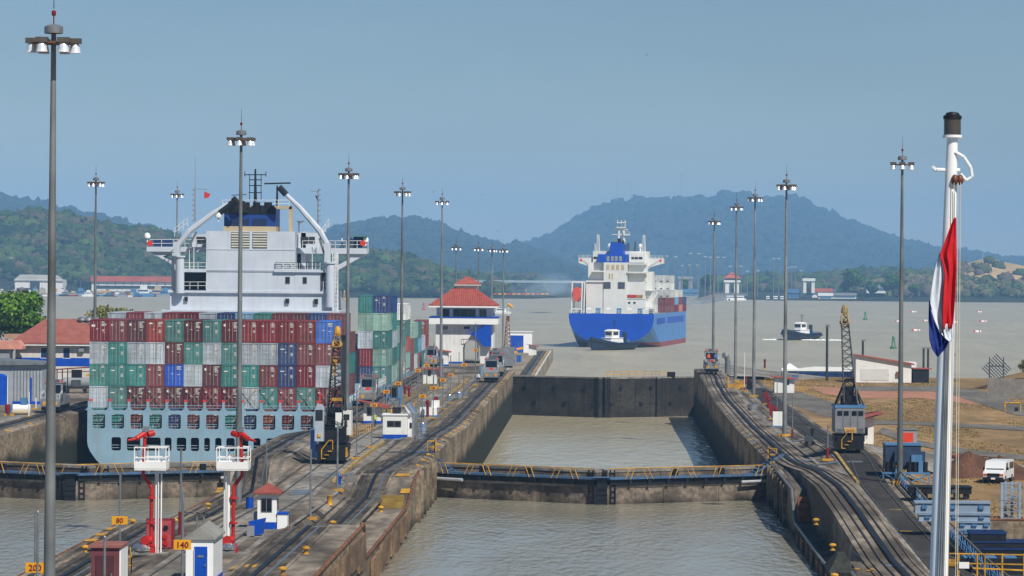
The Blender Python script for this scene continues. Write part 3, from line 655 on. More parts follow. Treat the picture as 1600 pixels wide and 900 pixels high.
def container_meshes(k, Lc, va=0):
    key = (k, Lc, va)
    if key in _cm: return _cm[key]
    root = thing('shipping_container', None, None); PROTO.append(root); m = MATS['container_'+k]; w = CW/2
    def body(b):
        # corrugated side sheets between the corner posts
        for s in (-1, 1):
            n = 14; 
            for i in range(n):
                y0 = .25+i*(Lc-.5)/n; st = (Lc-.5)/n; x = s*(w-.06); xi = s*(w-.02)
                b.add([(x,y0,.12),(xi,y0+st*.25,.12),(xi,y0+st*.5,.12),(x,y0+st*.75,.12),(x,y0+st,.12),(x,y0,CH-.12),(xi,y0+st*.25,CH-.12),(xi,y0+st*.5,CH-.12),(x,y0+st*.75,CH-.12),(x,y0+st,CH-.12)],
                      [(0,1,6,5),(1,2,7,6),(2,3,8,7),(3,4,9,8)])
        b.quad((-w+.06,.1,CH-.05),(w-.06,.1,CH-.05),(w-.06,Lc-.1,CH-.05),(-w+.06,Lc-.1,CH-.05)); b.quad((-w+.06,.1,.05),(w-.06,.1,.05),(w-.06,Lc-.1,.05),(-w+.06,Lc-.1,.05))
        b.quad((-w+.06,Lc-.06,.05),(w-.06,Lc-.06,.05),(w-.06,Lc-.06,CH-.05),(-w+.06,Lc-.06,CH-.05))
    part(root, 'body', m, body, False, True)
    def frame(b):
        for x in (-w, w-.14):
            for y in (0, Lc-.16): b.box(x, x+.14, y, y+.16, 0, CH)
            b.box(x, x+.14, .16, Lc-.16, 0, .13); b.box(x, x+.14, .16, Lc-.16, CH-.13, CH)
        for y in (0, Lc-.16): b.box(-w+.14, w-.14, y+.01, y+.15, 0, .14); b.box(-w+.14, w-.14, y+.01, y+.15, CH-.14, CH)
    part(root, 'frame', m, frame, False, True)
    for s in (-1, 1):
        def dr(b):
            x0, x1 = (.02, w-.16) if s > 0 else (-w+.16, -.02); b.box(x0, x1, .07, .12, .15, CH-.15)
            for z in (.75, 1.35, 1.95): b.box(x0+.06, x1-.06, .045, .07, z, z+.07)
        d = part(root, 'door', m, dr, False, True)
        part(d, 'lock_rods', M_ROD, lambda b: [b.bar((s*(.22+.5*i), .03, .16), (s*(.22+.5*i), .03, CH-.16), .028, n=4) for i in (0, 1)], False, True)
    r = random.Random(ord(k)*7+va)
    def mk(b):
        n = r.randint(2, 5)
        for i in range(n): b.box(.34, .34+.25+.45*r.random(), .035, .045, 2.55-.17*i, 2.55-.17*i+.08)
        for i in range(r.randint(0, 3)): b.box(.4, .75, .035, .045, 1.5-.15*i, 1.57-.15*i)
        if r.random() < .6: x = -1.0+.2*r.random(); z = 1.9+.5*r.random(); b.box(x, x+.25+.3*r.random(), .035, .045, z, z+.12+.2*r.random())
        if r.random() < .5: b.box(-.35, -.15, .035, .045, 1.6, 1.7)
    part(root, 'markings', M_MARK, mk, False, True)
    if va != 1: part(root, 'yellow_label', M_MARKY, lambda b: b.box(*((-.95, -.55) if r.random() < .6 else (.5, .85)), .035, .045, .9+.4*r.random(), 1.2), False, True)
    _cm[key] = root; return root
def container(k, loc, label, group, Lc=12.19, rz=0, cheap=False):
    root = container_meshes(k, Lc, int(abs(loc[0]*7.3+loc[2]*3.1)) % 3); cache = KIDS.get('c'+root.name)
    if cache is None: cache = [(c, [g for g in bpy.data.objects if g.parent == c]) for c in bpy.data.objects if c.parent == root]; KIDS['c'+root.name] = cache
    o = bpy.data.objects.new('shipping_container', None); COL.objects.link(o); o.location = loc; o.rotation_euler = (0,0,rz); tag(o, label, 'container', group)
    for c, gs in cache:
        if cheap and c.name.split('.')[0] in ('yellow_label', 'markings'): continue
        n = c.copy(); COL.objects.link(n); n.parent = o
        for g in gs: q = g.copy(); COL.objects.link(q); q.parent = n
    return o
ORD = ['first','second','third','fourth','fifth','sixth','seventh','eighth','ninth','tenth','eleventh','twelfth','thirteenth']
# ------------------------------------------------------------------ container ship in the left lock
SX, SD = -51.2, 472.0
HULL = mat('pale_blue_hull', '#84a4b8', .5, 0, .06, .3, streak=.4, dirt='#8f8675')
SUPER = mat('superstructure_white', '#c3cad3', .5, 0, .04, .4, streak=.18, dirt='#9b8f7c')
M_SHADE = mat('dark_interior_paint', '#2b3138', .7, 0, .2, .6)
M_SOOT = mat('sooty_black', '#0d0f12', .8, 0, .3, 1.0)
M_FUNB = mat('funnel_blue', '#1b3f86', .5, 0, .12, .5)
M_BEIGE = mat('mast_beige', '#b8a888', .6, 0, .1, .5)
def S(px, py, d=SD): return W(px, py, d)
ship = thing('container_ship', 'pale blue container ship seen from astern in the left lock chamber', 'ship', (SX, SD, LAKE))
def rrect(x0, x1, z0, z1, r, n=4):
    pts = []
    for cx, cz, a0 in ((x1-r, z1-r, 0), (x0+r, z1-r, 90), (x0+r, z0+r, 180), (x1-r, z0+r, 270)):
        for i in range(n+1): a = R(a0+90*i/n); pts.append((cx+r*math.cos(a), cz+r*math.sin(a)))
    return pts
def holed(b, X0, X1, Z0, Z1, hole, y, th=.25):
    # one plate cell with a rounded opening cut through it and the reveal of the plate thickness
    if hole is None: b.quad((X0,y,Z0),(X1,y,Z0),(X1,y,Z1),(X0,y,Z1)); return
    x0, x1, z0, z1, r = hole; inn = rrect(x0, x1, z0, z1, r); n = len(inn); cx, cz = (x0+x1)/2, (z0+z1)/2; out = []
    k = n//4
    cor = [(X1,Z1),(X0,Z1),(X0,Z0),(X1,Z0)]
    for i, (x, z) in enumerate(inn):
        q = i//k; j = i % k; half = (k-1)/2
        if abs(j-half) < .6: out.append(cor[q])
        else:
            first = j < half
            if q == 0: out.append((X1, z) if first else (x, Z1))
            elif q == 1: out.append((x, Z1) if first else (X0, z))
            elif q == 2: out.append((X0, z) if first else (x, Z0))
            else: out.append((x, Z0) if first else (X1, z))
    vs = [(x, y, z) for x, z in inn] + [(x, y, z) for x, z in out] + [(x, y+th, z) for x, z in inn]
    fs = [(i, (i+1) % n, n+(i+1) % n, n+i) for i in range(n)] + [(i, 2*n+i, 2*n+(i+1) % n, (i+1) % n) for i in range(n)]
    b.add(vs, fs)
def stern(b):
    y = SD; xs = [S(142+29.55*k, 655).x for k in range(14)]; xl, xr = SX-16.1, SX+16.1; xs[0], xs[13] = xl, xr
    zt = .72
    for k in range(13):
        z0c = -2.25; c = S(154.5+29.55*k, 657).x; holed(b, xs[k], xs[k+1], z0c, zt, (c-.82, c+.82, -1.68, .25, .3), y)
    # lower row of openings
    low = [(174,189),(198,219),(226,251),(257,268),(276,291),(298,311),(319,328),(336,346),(353.5,366.7),(374,388),(396,407),(416,436),(446,462),(472,486)]
    prev = S(166, 694).x; zb = -5.2
    # cell edges halfway between neighbouring openings
    e = [S(165, 694).x] + [S((low[i][1]+low[i+1][0])/2, 694).x for i in range(len(low)-1)] + [S(496, 694).x]
    for i, (a, c) in enumerate(low): holed(b, e[i], e[i+1], zb, -2.25, (S(a,694).x, S(c,694).x, -4.55, -2.8, .28), y)
    b.quad((xl,y,-3.3),(e[0],y,-3.3),(e[0],y,-2.25),(xl,y,-2.25)); b.quad((e[-1],y,-3.3),(xr,y,-3.3),(xr,y,-2.25),(e[-1],y,-2.25))
    # bilge curve below
    prof = [(16.1,-3.3),(16.0,-4.0),(15.7,-4.7),(15.35,-5.2)]
    for s in (-1, 1):
        ex = e[0]-SX if s < 0 else e[-1]-SX
        for (a, za), (c, zc_) in zip(prof, prof[1:]): b.quad((SX+s*a,y,za),(SX+ex,y,za),(SX+ex,y,zc_),(SX+s*c,y,zc_))
    pr2 = [(15.35,-5.2),(14.9,-5.8),(14.2,-6.5),(13.3,-7.2),(11.5,-8.2),(9,-9),(6,-9.5)]
    for (a, za), (c, zc_) in zip(pr2, pr2[1:]): b.quad((SX-a,y,za),(SX+a,y,za),(SX+c,y,zc_),(SX-c,y,zc_))
part(ship, 'stern_plate', HULL, stern)
def sides(b):
    prof = [(16.1,.72),(16.1,-3.3),(16.0,-4.0),(15.7,-4.7),(15.35,-5.2),(14.9,-5.8),(14.2,-6.5),(13.3,-7.2),(11.5,-8.2),(9,-9),(6,-9.5)]
    y1, y2, y3 = SD+70, SD+235, SD+280
    for s in (-1, 1):
        mid = [(16.1, z) for _, z in prof]
        for i in range(len(prof)-1):
            b.quad((SX+s*prof[i][0],SD,prof[i][1]),(SX+s*prof[i+1][0],SD,prof[i+1][1]),(SX+s*16.1,y1,prof[i+1][1]-1.5*(i/10)),(SX+s*16.1,y1,prof[i][1]-1.5*(max(0,i-1)/10)))
        b.quad((SX+s*16.1,y1,.72),(SX+s*16.1,y1,-12),(SX+s*16.1,y2,-12),(SX+s*16.1,y2,.72)); b.quad((SX+s*16.1,y2,.72),(SX+s*16.1,y2,-12),(SX,y3,-12),(SX,y3+8,3))
    b.quad((SX-16.1,SD+26,.6),(SX+16.1,SD+26,.6),(SX+16.1,y2,.6),(SX-16.1,y2,.6))
part(ship, 'hull_side', HULL, sides)
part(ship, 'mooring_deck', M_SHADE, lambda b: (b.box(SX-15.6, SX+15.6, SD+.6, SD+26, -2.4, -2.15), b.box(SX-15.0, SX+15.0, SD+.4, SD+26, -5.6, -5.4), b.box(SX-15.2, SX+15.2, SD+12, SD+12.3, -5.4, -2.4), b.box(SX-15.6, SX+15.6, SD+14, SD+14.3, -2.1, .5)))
def stern_rail(b):
    for k in range(14):
        x = S(142+29.55*k, 655).x
        if k == 0: x = SX-15.9
        if k == 13: x = SX+15.9
        b.ext([(x-.17,.7),(x+.17,.7),(x+.14,1.9),(x-.14,1.9)], SD-.02, SD+.3); b.ext([(x-.5,.7),(x+.5,.7),(x+.17,1.05),(x-.17,1.05)], SD+.01, SD+.27)
    for z in (1.05, 1.4): b.bar((SX-16, SD+.1, z), (SX+16, SD+.1, z), .045, n=4)
part(ship, 'bulwark_posts', HULL, stern_rail)
part(ship, 'post_caps', M_BEACON, lambda b: [b.box((x := max(SX-15.9, min(SX+15.9, S(142+29.55*k, 655).x)))-.2, x+.2, SD-.05, SD+.33, 1.9, 2.15) for k in range(14)])
def inner_rail(b):
    for z in (-1.05, -1.35): b.bar((SX-15.8, SD+.5, z), (SX+15.8, SD+.5, z), .04, n=4)
    for z in (-3.85, -4.2): b.bar((SX-14.5, SD+.5, z), (SX+14.5, SD+.5, z), .04, n=4)
    for k in range(40): x = SX-15.6+k*.8; b.bar((x, SD+.5, -1.9), (x, SD+.5, -1.05), .025, n=4)
part(ship, 'deck_rail', mat('rail_pale', '#9fb2bd', .5, 0, .05, 1), inner_rail)
# aft stacks
ROWS = ['MMDRTDTDMMMMB', 'GTGGDTGTGGNMM', 'TTTMBGDTTMNMG', 'GTDMDDMDGTMTM', 'TTMTNMMTNRMMM']
pitch = 2.47; x0 = SX-6*pitch; ztop = 12.56
TN = ['top tier', 'second tier', 'third tier', 'fourth tier', 'tier behind the stern openings']
for r_, row in enumerate(ROWS):
    for c_, k in enumerate(row):
        z = ztop-(r_+1)*2.9
        container(k, (x0+c_*pitch, SD+1.1, z), '%s container, %s, %s from left across the stern' % (CC[k][0], TN[r_], ORD[c_]), 'containers stacked across the stern')
for c_, k in enumerate('GMGMDGNCTMDNM'):   # second bay, its tops just showing above the first
    z = ztop-2.9+.75
    container(k, (x0+c_*pitch+.1, SD+17.5, z+.0), '%s container top peeping over the stern stack, %s from left' % (CC[k][0], ORD[c_]), 'containers in the bay before the deckhouse', cheap=True)
def bayfill(b):
    b.box(SX-15.6, SX+15.7, SD+17.4, SD+29.8, .62, ztop-2.9+.7)
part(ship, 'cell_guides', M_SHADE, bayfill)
def lash(b):
    for c_ in range(2, 13):
        xa = x0+c_*pitch
        for s in (-1, 1): b.bar((xa-s*1.1, SD+.75, 1.2), (xa+s*1.0, SD+.85, 3.75), .035, n=4)
part(ship, 'lashing_rods', mat('lashing_steel', '#9a8f80', .5, .3, .2, 1), lash)
# starboard stacks beyond the deckhouse: (bay start d, tier colours from the top, top pixel of the stack at its near face)
BAYS = [(498.5, 'MTMM', 498.0, 12), (588, 'NPTPT', 0, 12), (602, 'NTGTP', 0, 11), (616, 'PTPTN', 0, 12), (630, 'TPBPT', 0, 12), (644, 'WTOPT', 0, 12), (658, 'RMMMT', 0, 12), (672, 'PTWGP', 0, 12), (686, 'TCRPG', 0, 12), (700, 'GTPCO', 0, 12), (714, 'MMCOT', 0, 12)]
TOPS = {498.5: 10.6, 588: 15.0, 602: 14.8, 616: 9.4, 630: 8.6, 644: 13.0, 658: 6.4, 672: 9.2, 686: 9.0, 700: 6.2, 714: 9.0}
for bi, (bd, cols, _, lastc) in enumerate(BAYS):
    n = 2 if bd in (588, 602, 644) else 1
    for j in range(n):
        for t_, k in enumerate(cols):
            z = TOPS[bd]-(t_+1)*2.9
            if z < .3: continue
            k2 = k if j == 0 else 'NTPGM'[(t_+bi) % 5]
            container(k2, (x0+(12-j)*pitch+.15, bd, z), '%s container, starboard stack %s from the stern, %s from top%s' % (CC[k2][0], ORD[bi], ORD[t_], ', inboard row' if j else ', outer row'), 'containers along the starboard side', cheap=(j > 0))
def hatch(b):
    for bd in sorted(TOPS):
        if bd > 500: b.box(SX-14.5, SX+11.5, bd, bd+12.2, .6, min(TOPS[bd]-3, 6))
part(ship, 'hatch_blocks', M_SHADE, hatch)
part(ship, 'side_rail', M_WHITE, lambda b: b.rail([(SX+16, SD+30, .72), (SX+16, SD+235, .72)], 1.1, .06, 2, 3.0))
# ---- deckhouse
HD = 538.0
def pb(b, px0, px1, py0, py1, d0=HD, d1=None, dd=1.0):
    a = W(px0, py1, d0); c = W(px1, py0, d0); b.box(a.x, c.x, d0, d1 or d0+dd, a.z, c.z)
part(ship, 'deckhouse', SUPER, lambda b: (pb(b, 322, 461, 362, 424, HD, HD+14), pb(b, 265, 522, 456, 520, HD+.3, HD+15), pb(b, 322, 500, 424, 457, HD+.1, HD+14.5), pb(b, 461, 500, 424, 457, HD+.05, HD+13), pb(b, 470, 478, 362, 424, HD+4, HD+12), pb(b, 282, 322, 424, 457, HD+3.5, HD+13)))
part(ship, 'deck_edge', SUPER, lambda b: (pb(b, 281, 322, 420, 425, HD-.3, HD+6), pb(b, 428, 507, 421, 425, HD-.3, HD+8), pb(b, 322, 500, 421.5, 422.5, HD-.06, HD+.2), pb(b, 262, 524, 455.5, 457, HD-.1, HD+.4), pb(b, 322, 461, 389, 390, HD-.06, HD+.2)))
part(ship, 'lower_deck_edge', SUPER, lambda b: pb(b, 252, 530, 486, 490, HD-1.5, HD+14))
for a in ((284, 322, 426, 452, HD+3.4, HD+3.6), (430, 470, 396, 421, HD+5, HD+5.2), (502, 512, 426, 452, HD+3, HD+3.2)): part(ship, 'recess_wall', M_SHADE, lambda b: pb(b, *a))
for a, c, e, f_ in ((446.5,452.5,433,442),(473.5,479,433.5,442.5),(446,451.5,467,474),(491,496.5,467.5,475),(288.5,293,464,470.5)):
    w = part(ship, 'window', M_GLASSB, lambda b: pb(b, a, c, e, f_, HD-.04, HD+.2))
    part(w, 'window_frame', M_GALV, lambda b: pb(b, a-.6, c+.6, e-.6, f_+.6, HD-.02, HD+.15))
for a, c in ((361,390),(394.5,417.5)):
    v = part(ship, 'louvre_vent', M_SHADE, lambda b: pb(b, a, c, 363, 388, HD-.05, HD+.2))
    for k in range(6): part(v, 'louvre_slat', mat('louvre_cream', '#c9c6b8', .5, 0, .06, 1), lambda b: pb(b, a+.4, c-.4, 364+k*4, 366.2+k*4, HD-.14, HD+.1))
# bridge, wings and wheelhouse windows
for a in ((229, 322, 386, 393), (461, 573, 388, 396)): part(ship, 'bridge_wing', SUPER, lambda b: pb(b, *a, HD+3, HD+8))
for poly in ([(229,393),(268,415),(268,409),(250,401),(262,396),(290,396),(290,393)], [(573,395),(522,424),(520,417),(545,404),(530,397),(510,397),(510,394)]):
    part(ship, 'wing_bracket', SUPER, lambda b: b.ext([(W(x, y, HD).x, W(x, y, HD).z) for x, y in poly], HD+3.4, HD+7.6))
for a, c, y in ((230, 322, 386), (470, 573, 388)): part(ship, 'wing_rail', M_WHITE, lambda b: b.rail([(W(a,y,HD).x,HD+3.1,W(a,y,HD).z),(W(c,y,HD).x,HD+3.1,W(c,y,HD).z)], 1.15, .05))
for a in ((240, 270, 375, 385, HD+6.5, HD+7.9), (552, 566, 370, 387, HD+5.5, HD+7.5)): part(ship, 'wing_shelter', M_NAVY, lambda b: pb(b, *a))
part(ship, 'wing_awning', mat('awning_green', '#4b7d78', .6, 0, .1, 1), lambda b: pb(b, 551, 573, 368, 370, HD+4, HD+7.5))
for a in ((300, 326, 366, 388), (466, 500, 364, 388)): part(ship, 'wheelhouse', SUPER, lambda b: pb(b, *a, HD+4, HD+12))
for a, c in ((307,321),(470,482),(483,492)): part(ship, 'window', M_GLASS, lambda b: pb(b, a, c, 370, 380, HD+3.9, HD+4.1))
for px in (234, 567): part(ship, 'life_ring', M_BEACON, lambda b: b.bar(W(px, 380, HD+2.9), W(px, 380, HD+3.05), .42, n=12))
# open galleries with rails, side ladders
def galleries(b):
    for a, c, py in ((284,322,424),(430,506,424),(284,322,454),(505,528,454),(430,500,424)):
        p, q = W(a, py-2, HD-.2), W(c, py-2, HD-.2); b.rail([p, q], 1.1, .045, 2, 1.1)
    for px in (296, 303, 488, 494): b.bar(W(px, 424, HD+1), W(px, 386, HD+1), .07, n=4)
    for px in (520, 528): b.bar(W(px, 488, HD+1), W(px, 395, HD+2), .08, n=4)
    for k in range(14): y = 488-k*6.6; b.bar(W(520, y, HD+1), W(528, y, HD+1), .05, n=4)
part(ship, 'gallery_rail', M_WHITE, galleries)
# funnel
part(ship, 'funnel', M_FUNB, lambda b: pb(b, 350, 431, 325, 355, HD+2, HD+9))
part(ship, 'funnel_soot', M_SOOT, lambda b: (pb(b, 350, 430.5, 324, 334, HD+1.9, HD+9.1)))
part(ship, 'funnel_base', M_BEIGE, lambda b: (pb(b, 349, 431.5, 354, 362, HD+1.7, HD+9.3), pb(b, 352, 456, 322, 326, HD+3, HD+5), pb(b, 451, 457, 322, 362, HD+3, HD+4)))
for px, top, r in ((370,314,2.2),(380,316,1.8),(401,316,1.0),(409,321,1.1),(419,316,1.1),(424,321,.9)): part(ship, 'exhaust_pipe', M_SOOT, lambda b: b.bar(W(px, 332, HD+2.4), W(px, top, HD+2.4), r*.55, n=10), True)
for a, c in ((361,389),(395,417)): part(ship, 'funnel_grille', mat('funnel_grille', '#12284f', .6, 0, .1, 1), lambda b: pb(b, a, c, 342, 354, HD+1.85, HD+2))
# masts
def mast(b):
    b.bar(W(399,322,HD+7), W(399,264,HD+7), .28, .12)
    for py, w in ((273,17),(281,10),(290,10),(301,10)): b.bar(W(399-w, py, HD+7), W(399+w, py, HD+7), .10, n=4)
    for w in (-9, 9): b.bar(W(399+w, 312, HD+7), W(399+w, 272, HD+7), .07, n=4)
    for w in (-16.5, 16.5): b.bar(W(399+w, 276, HD+7), W(399+w, 268, HD+7), .08, n=4)
    b.bar(W(433,325,HD+5), W(433,290,HD+5), .2, .12); b.bar(W(413,287,HD+5), W(454,286,HD+5), .16, n=4); b.bar(W(362,305,HD+5), W(385,304,HD+5), .08, n=4)
part(ship, 'radar_mast', M_DARK, mast)
part(ship, 'monkey_island_rail', M_WHITE, lambda b: b.rail([W(348,324,HD+3), W(452,324,HD+3)], 1.1, .05))
def whip(b):
    for px, t, bt in ((305,242,345),(497,297,355)):
        b.bar(W(px, bt, HD+6), W(px, t+(50 if px < 400 else 0), HD+6), .14, .1)
        if px < 400: b.bar(W(px, t+50, HD+6), W(px, t, HD+6), .05, .03)
        for k in range(7): b.bar(W(px-(2 if px < 400 else -2), 295+k*8, HD+6), W(px-(2 if px < 400 else -2), 298+k*8, HD+6), .22, n=5)
    b.bar(W(307, 295, HD+6), W(324, 296, HD+6), .05); b.bar(W(485, 299, HD+6), W(497, 299, HD+6), .05)
part(ship, 'signal_mast', M_GREY, whip)
part(ship, 'flag_red', mat('flag_red', '#c8301f', .7, 0, .1, 2), lambda b: b.ext([(W(319,299,HD+6).x,W(319,299,HD+6).z),(W(328.5,303,HD+6).x,W(328.5,303,HD+6).z),(W(326,309,HD+6).x,W(326,309,HD+6).z),(W(319,310,HD+6).x,W(319,310,HD+6).z)], HD+6, HD+6.06))
part(ship, 'flag_blue', M_NAVY, lambda b: b.ext([(W(492,305,HD+6).x,W(492,305,HD+6).z),(W(497,307,HD+6).x,W(497,307,HD+6).z),(W(496,314,HD+6).x,W(496,314,HD+6).z)], HD+6, HD+6.06))
for px, py in ((341,340),(230,372),(571,378)): part(ship, 'satellite_dome', M_WHITE2, lambda b: b.lathe(W(px, py+6, HD+6), [(.12,0),(.12,.5),(.45,.6),(.5,.9),(.36,1.25),(.05,1.4)], 12), True)
def satd(b):
    b.bar(W(467,345,HD+6), W(467,362,HD+6), .1); b.ext([(W(461,345,HD+6).x, W(461,345,HD+6).z), (W(476,345,HD+6).x, W(476,345,HD+6).z), (W(470,349,HD+6).x, W(470,349,HD+6).z)], HD+5.8, HD+6.4)
part(ship, 'radar_scanner', M_GALV, satd)
# stores cranes, one each side of the house
for nm, post, knee, tip in (('left', (281,458,402), (279,384), (368,312)), ('right', (516,480,412), (512,385), (440,297))):
    cr = part(ship, 'stores_crane', SUPER, lambda b: (b.bar(W(post[0], post[1], HD-.5), W(post[0], post[2], HD-.5), 0.66, n=14), b.bar(W(post[0], post[2], HD-.5), W(post[0], post[2]-2.5, HD-.5), .85, n=14), b.box(W(post[0]-5, 0, HD).x, W(post[0]+4, 0, HD).x, HD-1.2, HD+.2, W(0+post[0], post[2]-2, HD).z, W(post[0], knee[1]-6, HD).z)), True)
    def jib(b):
        a, t = W(knee[0], knee[1]-2, HD-.5), W(tip[0], tip[1], HD-.5); m = a.lerp(t, .18)+Vector((0, 0, .7)); n1 = a.lerp(t, .6)+Vector((0,0,.6))
        b.bar(a, m, .42, .5, 8); b.bar(m, n1, .48, .4, 8); b.bar(n1, t, .4, .24, 8)
    part(cr, 'jib', SUPER, jib, True)
    def ends(b):
        a, t = W(knee[0], knee[1], HD-.5), W(tip[0], tip[1], HD-.5); b.bar(a.lerp(t, .72), t, .52, .34, 8); b.bar(t+Vector((-.4,0,.3)), t+Vector((.5,0,-.6)), .42, n=8)
    part(cr, 'sooty_jib_end', M_SOOT if nm == 'left' else M_DARK, ends if nm == 'left' else (lambda b: b.bar(W(436,292,HD-.5), W(447,304,HD-.5), .5, n=8)))
    part(cr, 'luffing_cylinder', M_GALV, lambda b: b.bar(W(post[0]+(8 if nm == 'left' else -6), post[2]-4, HD-.5), W(post[0]+(26 if nm == 'left' else -17), 362 if nm == 'left' else 372, HD-.5), .16, n=6))
    part(cr, 'jib_cage', M_WHITE, lambda b: b.rail([W(knee[0]-6 if nm == 'left' else knee[0]-8, knee[1]-14, HD-.4), W(knee[0]+14 if nm == 'left' else knee[0]+2, knee[1]-30, HD-.4)], 1.3, .05, 2, .8))
for px in (271, 524): part(ship, 'deckhouse_post', SUPER, lambda b: b.bar(W(px, 458, HD+2), W(px, 395, HD+2), .3, n=6))
# ------------------------------------------------------------------ people
def ppl_mat(name, shirt, trousers, head='#8a5b44', hat=None, vest=None):
    m = bpy.data.materials.new('clothes_'+name); m.use_nodes = True; N, L = m.node_tree.nodes, m.node_tree.links; b = N['Principled BSDF']; b.inputs['Roughness'].default_value = .8
    tc = N.new('ShaderNodeTexCoord'); sp = N.new('ShaderNodeSeparateXYZ'); L.new(tc.outputs['Object'], sp.inputs[0]); dv = N.new('ShaderNodeMath'); dv.operation = 'DIVIDE'; dv.inputs[1].default_value = 1.8; L.new(sp.outputs[2], dv.inputs[0])
    rp = N.new('ShaderNodeValToRGB'); rp.color_ramp.interpolation = 'CONSTANT'; L.new(dv.outputs[0], rp.inputs[0]); L.new(rp.outputs[0], b.inputs['Base Color'])
    st = [(0, '#17140f'), (.05, trousers), (.53, shirt), (.845, head), (.945, hat or '#1a1512')]; el = rp.color_ramp.elements
    el[0].position = 0; el[0].color = (*lin(st[0][1]), 1); el[1].position = st[1][0]; el[1].color = (*lin(st[1][1]), 1)
    for p, c in st[2:]: e = el.new(p); e.color = (*lin(c), 1)
    return m
def body_mesh(arms, stride):
    V = [(0,0,.98),(0,0,1.2),(0,0,1.42),(0,0,1.52),(0,.01,1.66),(0,.0,1.77)]; E = [(0,1),(1,2),(2,3),(3,4),(4,5)]; Rr = [(.16,.12),(.17,.12),(.16,.1),(.055,.055),(.1,.11),(.07,.08)]
    for s in (-1, 1):
        n = len(V); st = stride*s; V += [(s*.1,0,.92),(s*.11,-.05+st*.5,.5),(s*.11,st+.02,.09),(s*.12,st-.14,.05)]; E += [(0,n),(n,n+1),(n+1,n+2),(n+2,n+3)]; Rr += [(.11,.11),(.075,.08),(.055,.055),(.05,.04)]
        n = len(V); a = arms[0 if s < 0 else 1]; V += [(s*.2,0,1.42)]+[tuple(p) for p in a]; E += [(2,n),(n,n+1),(n+1,n+2),(n+2,n+3)]; Rr += [(.075,.075),(.05,.05),(.038,.038),(.04,.03)]
    me = bpy.data.meshes.new('body'); me.from_pydata(V, E, []); o = bpy.data.objects.new('body_tmp', me); COL.objects.link(o)
    sk = o.modifiers.new('s', 'SKIN'); 
    for i, r in enumerate(Rr): me.skin_vertices[0].data[i].radius = r
    me.skin_vertices[0].data[0].use_root = True
    sb = o.modifiers.new('ss', 'SUBSURF'); sb.levels = sb.render_levels = 1
    dg = bpy.context.evaluated_depsgraph_get(); dg.update(); out = bpy.data.meshes.new_from_object(o.evaluated_get(dg)); bpy.data.objects.remove(o); out.polygons.foreach_set('use_smooth', [True]*len(out.polygons)); return out
ARM_DOWN = (((-.25,.02,1.15),(-.26,-.06,.92),(-.26,-.08,.83)), ((.25,.02,1.15),(.26,-.06,.92),(.26,-.08,.83)))
ARM_FWD = (((-.25,-.05,1.16),(-.2,-.3,1.1),(-.18,-.38,1.1)), ((.25,.02,1.15),(.27,-.1,.93),(.27,-.12,.84)))
BODY = [body_mesh(ARM_DOWN, .05), body_mesh(ARM_FWD, .22)]
def person(loc, rz, label, m, pose=0, group=None):
    me = BODY[pose].copy(); me.materials.clear(); me.materials.append(m); o = bpy.data.objects.new('person', me); COL.objects.link(o); o.location = loc; o.rotation_euler = (0,0,rz); tag(o, label, 'person', group); return o
wz = W(540, 388, HD+4.5).z
person((W(534,388,HD+4.5).x, HD+4.5, wz), 1.5, 'person in white shirt and dark trousers walking on the bridge wing', ppl_mat('a', '#d8dde2', '#1a2130'), 1)
person((W(543,388,HD+5).x, HD+5, wz), .4, 'person in blue overalls standing on the bridge wing beside the pole', ppl_mat('b', '#2a5fa8', '#25549a'))
person((W(549,388,HD+4.2).x, HD+4.2, wz), -.5, 'person in dark blue overalls near the bridge wing awning', ppl_mat('c', '#1d3a6c', '#172c52'))
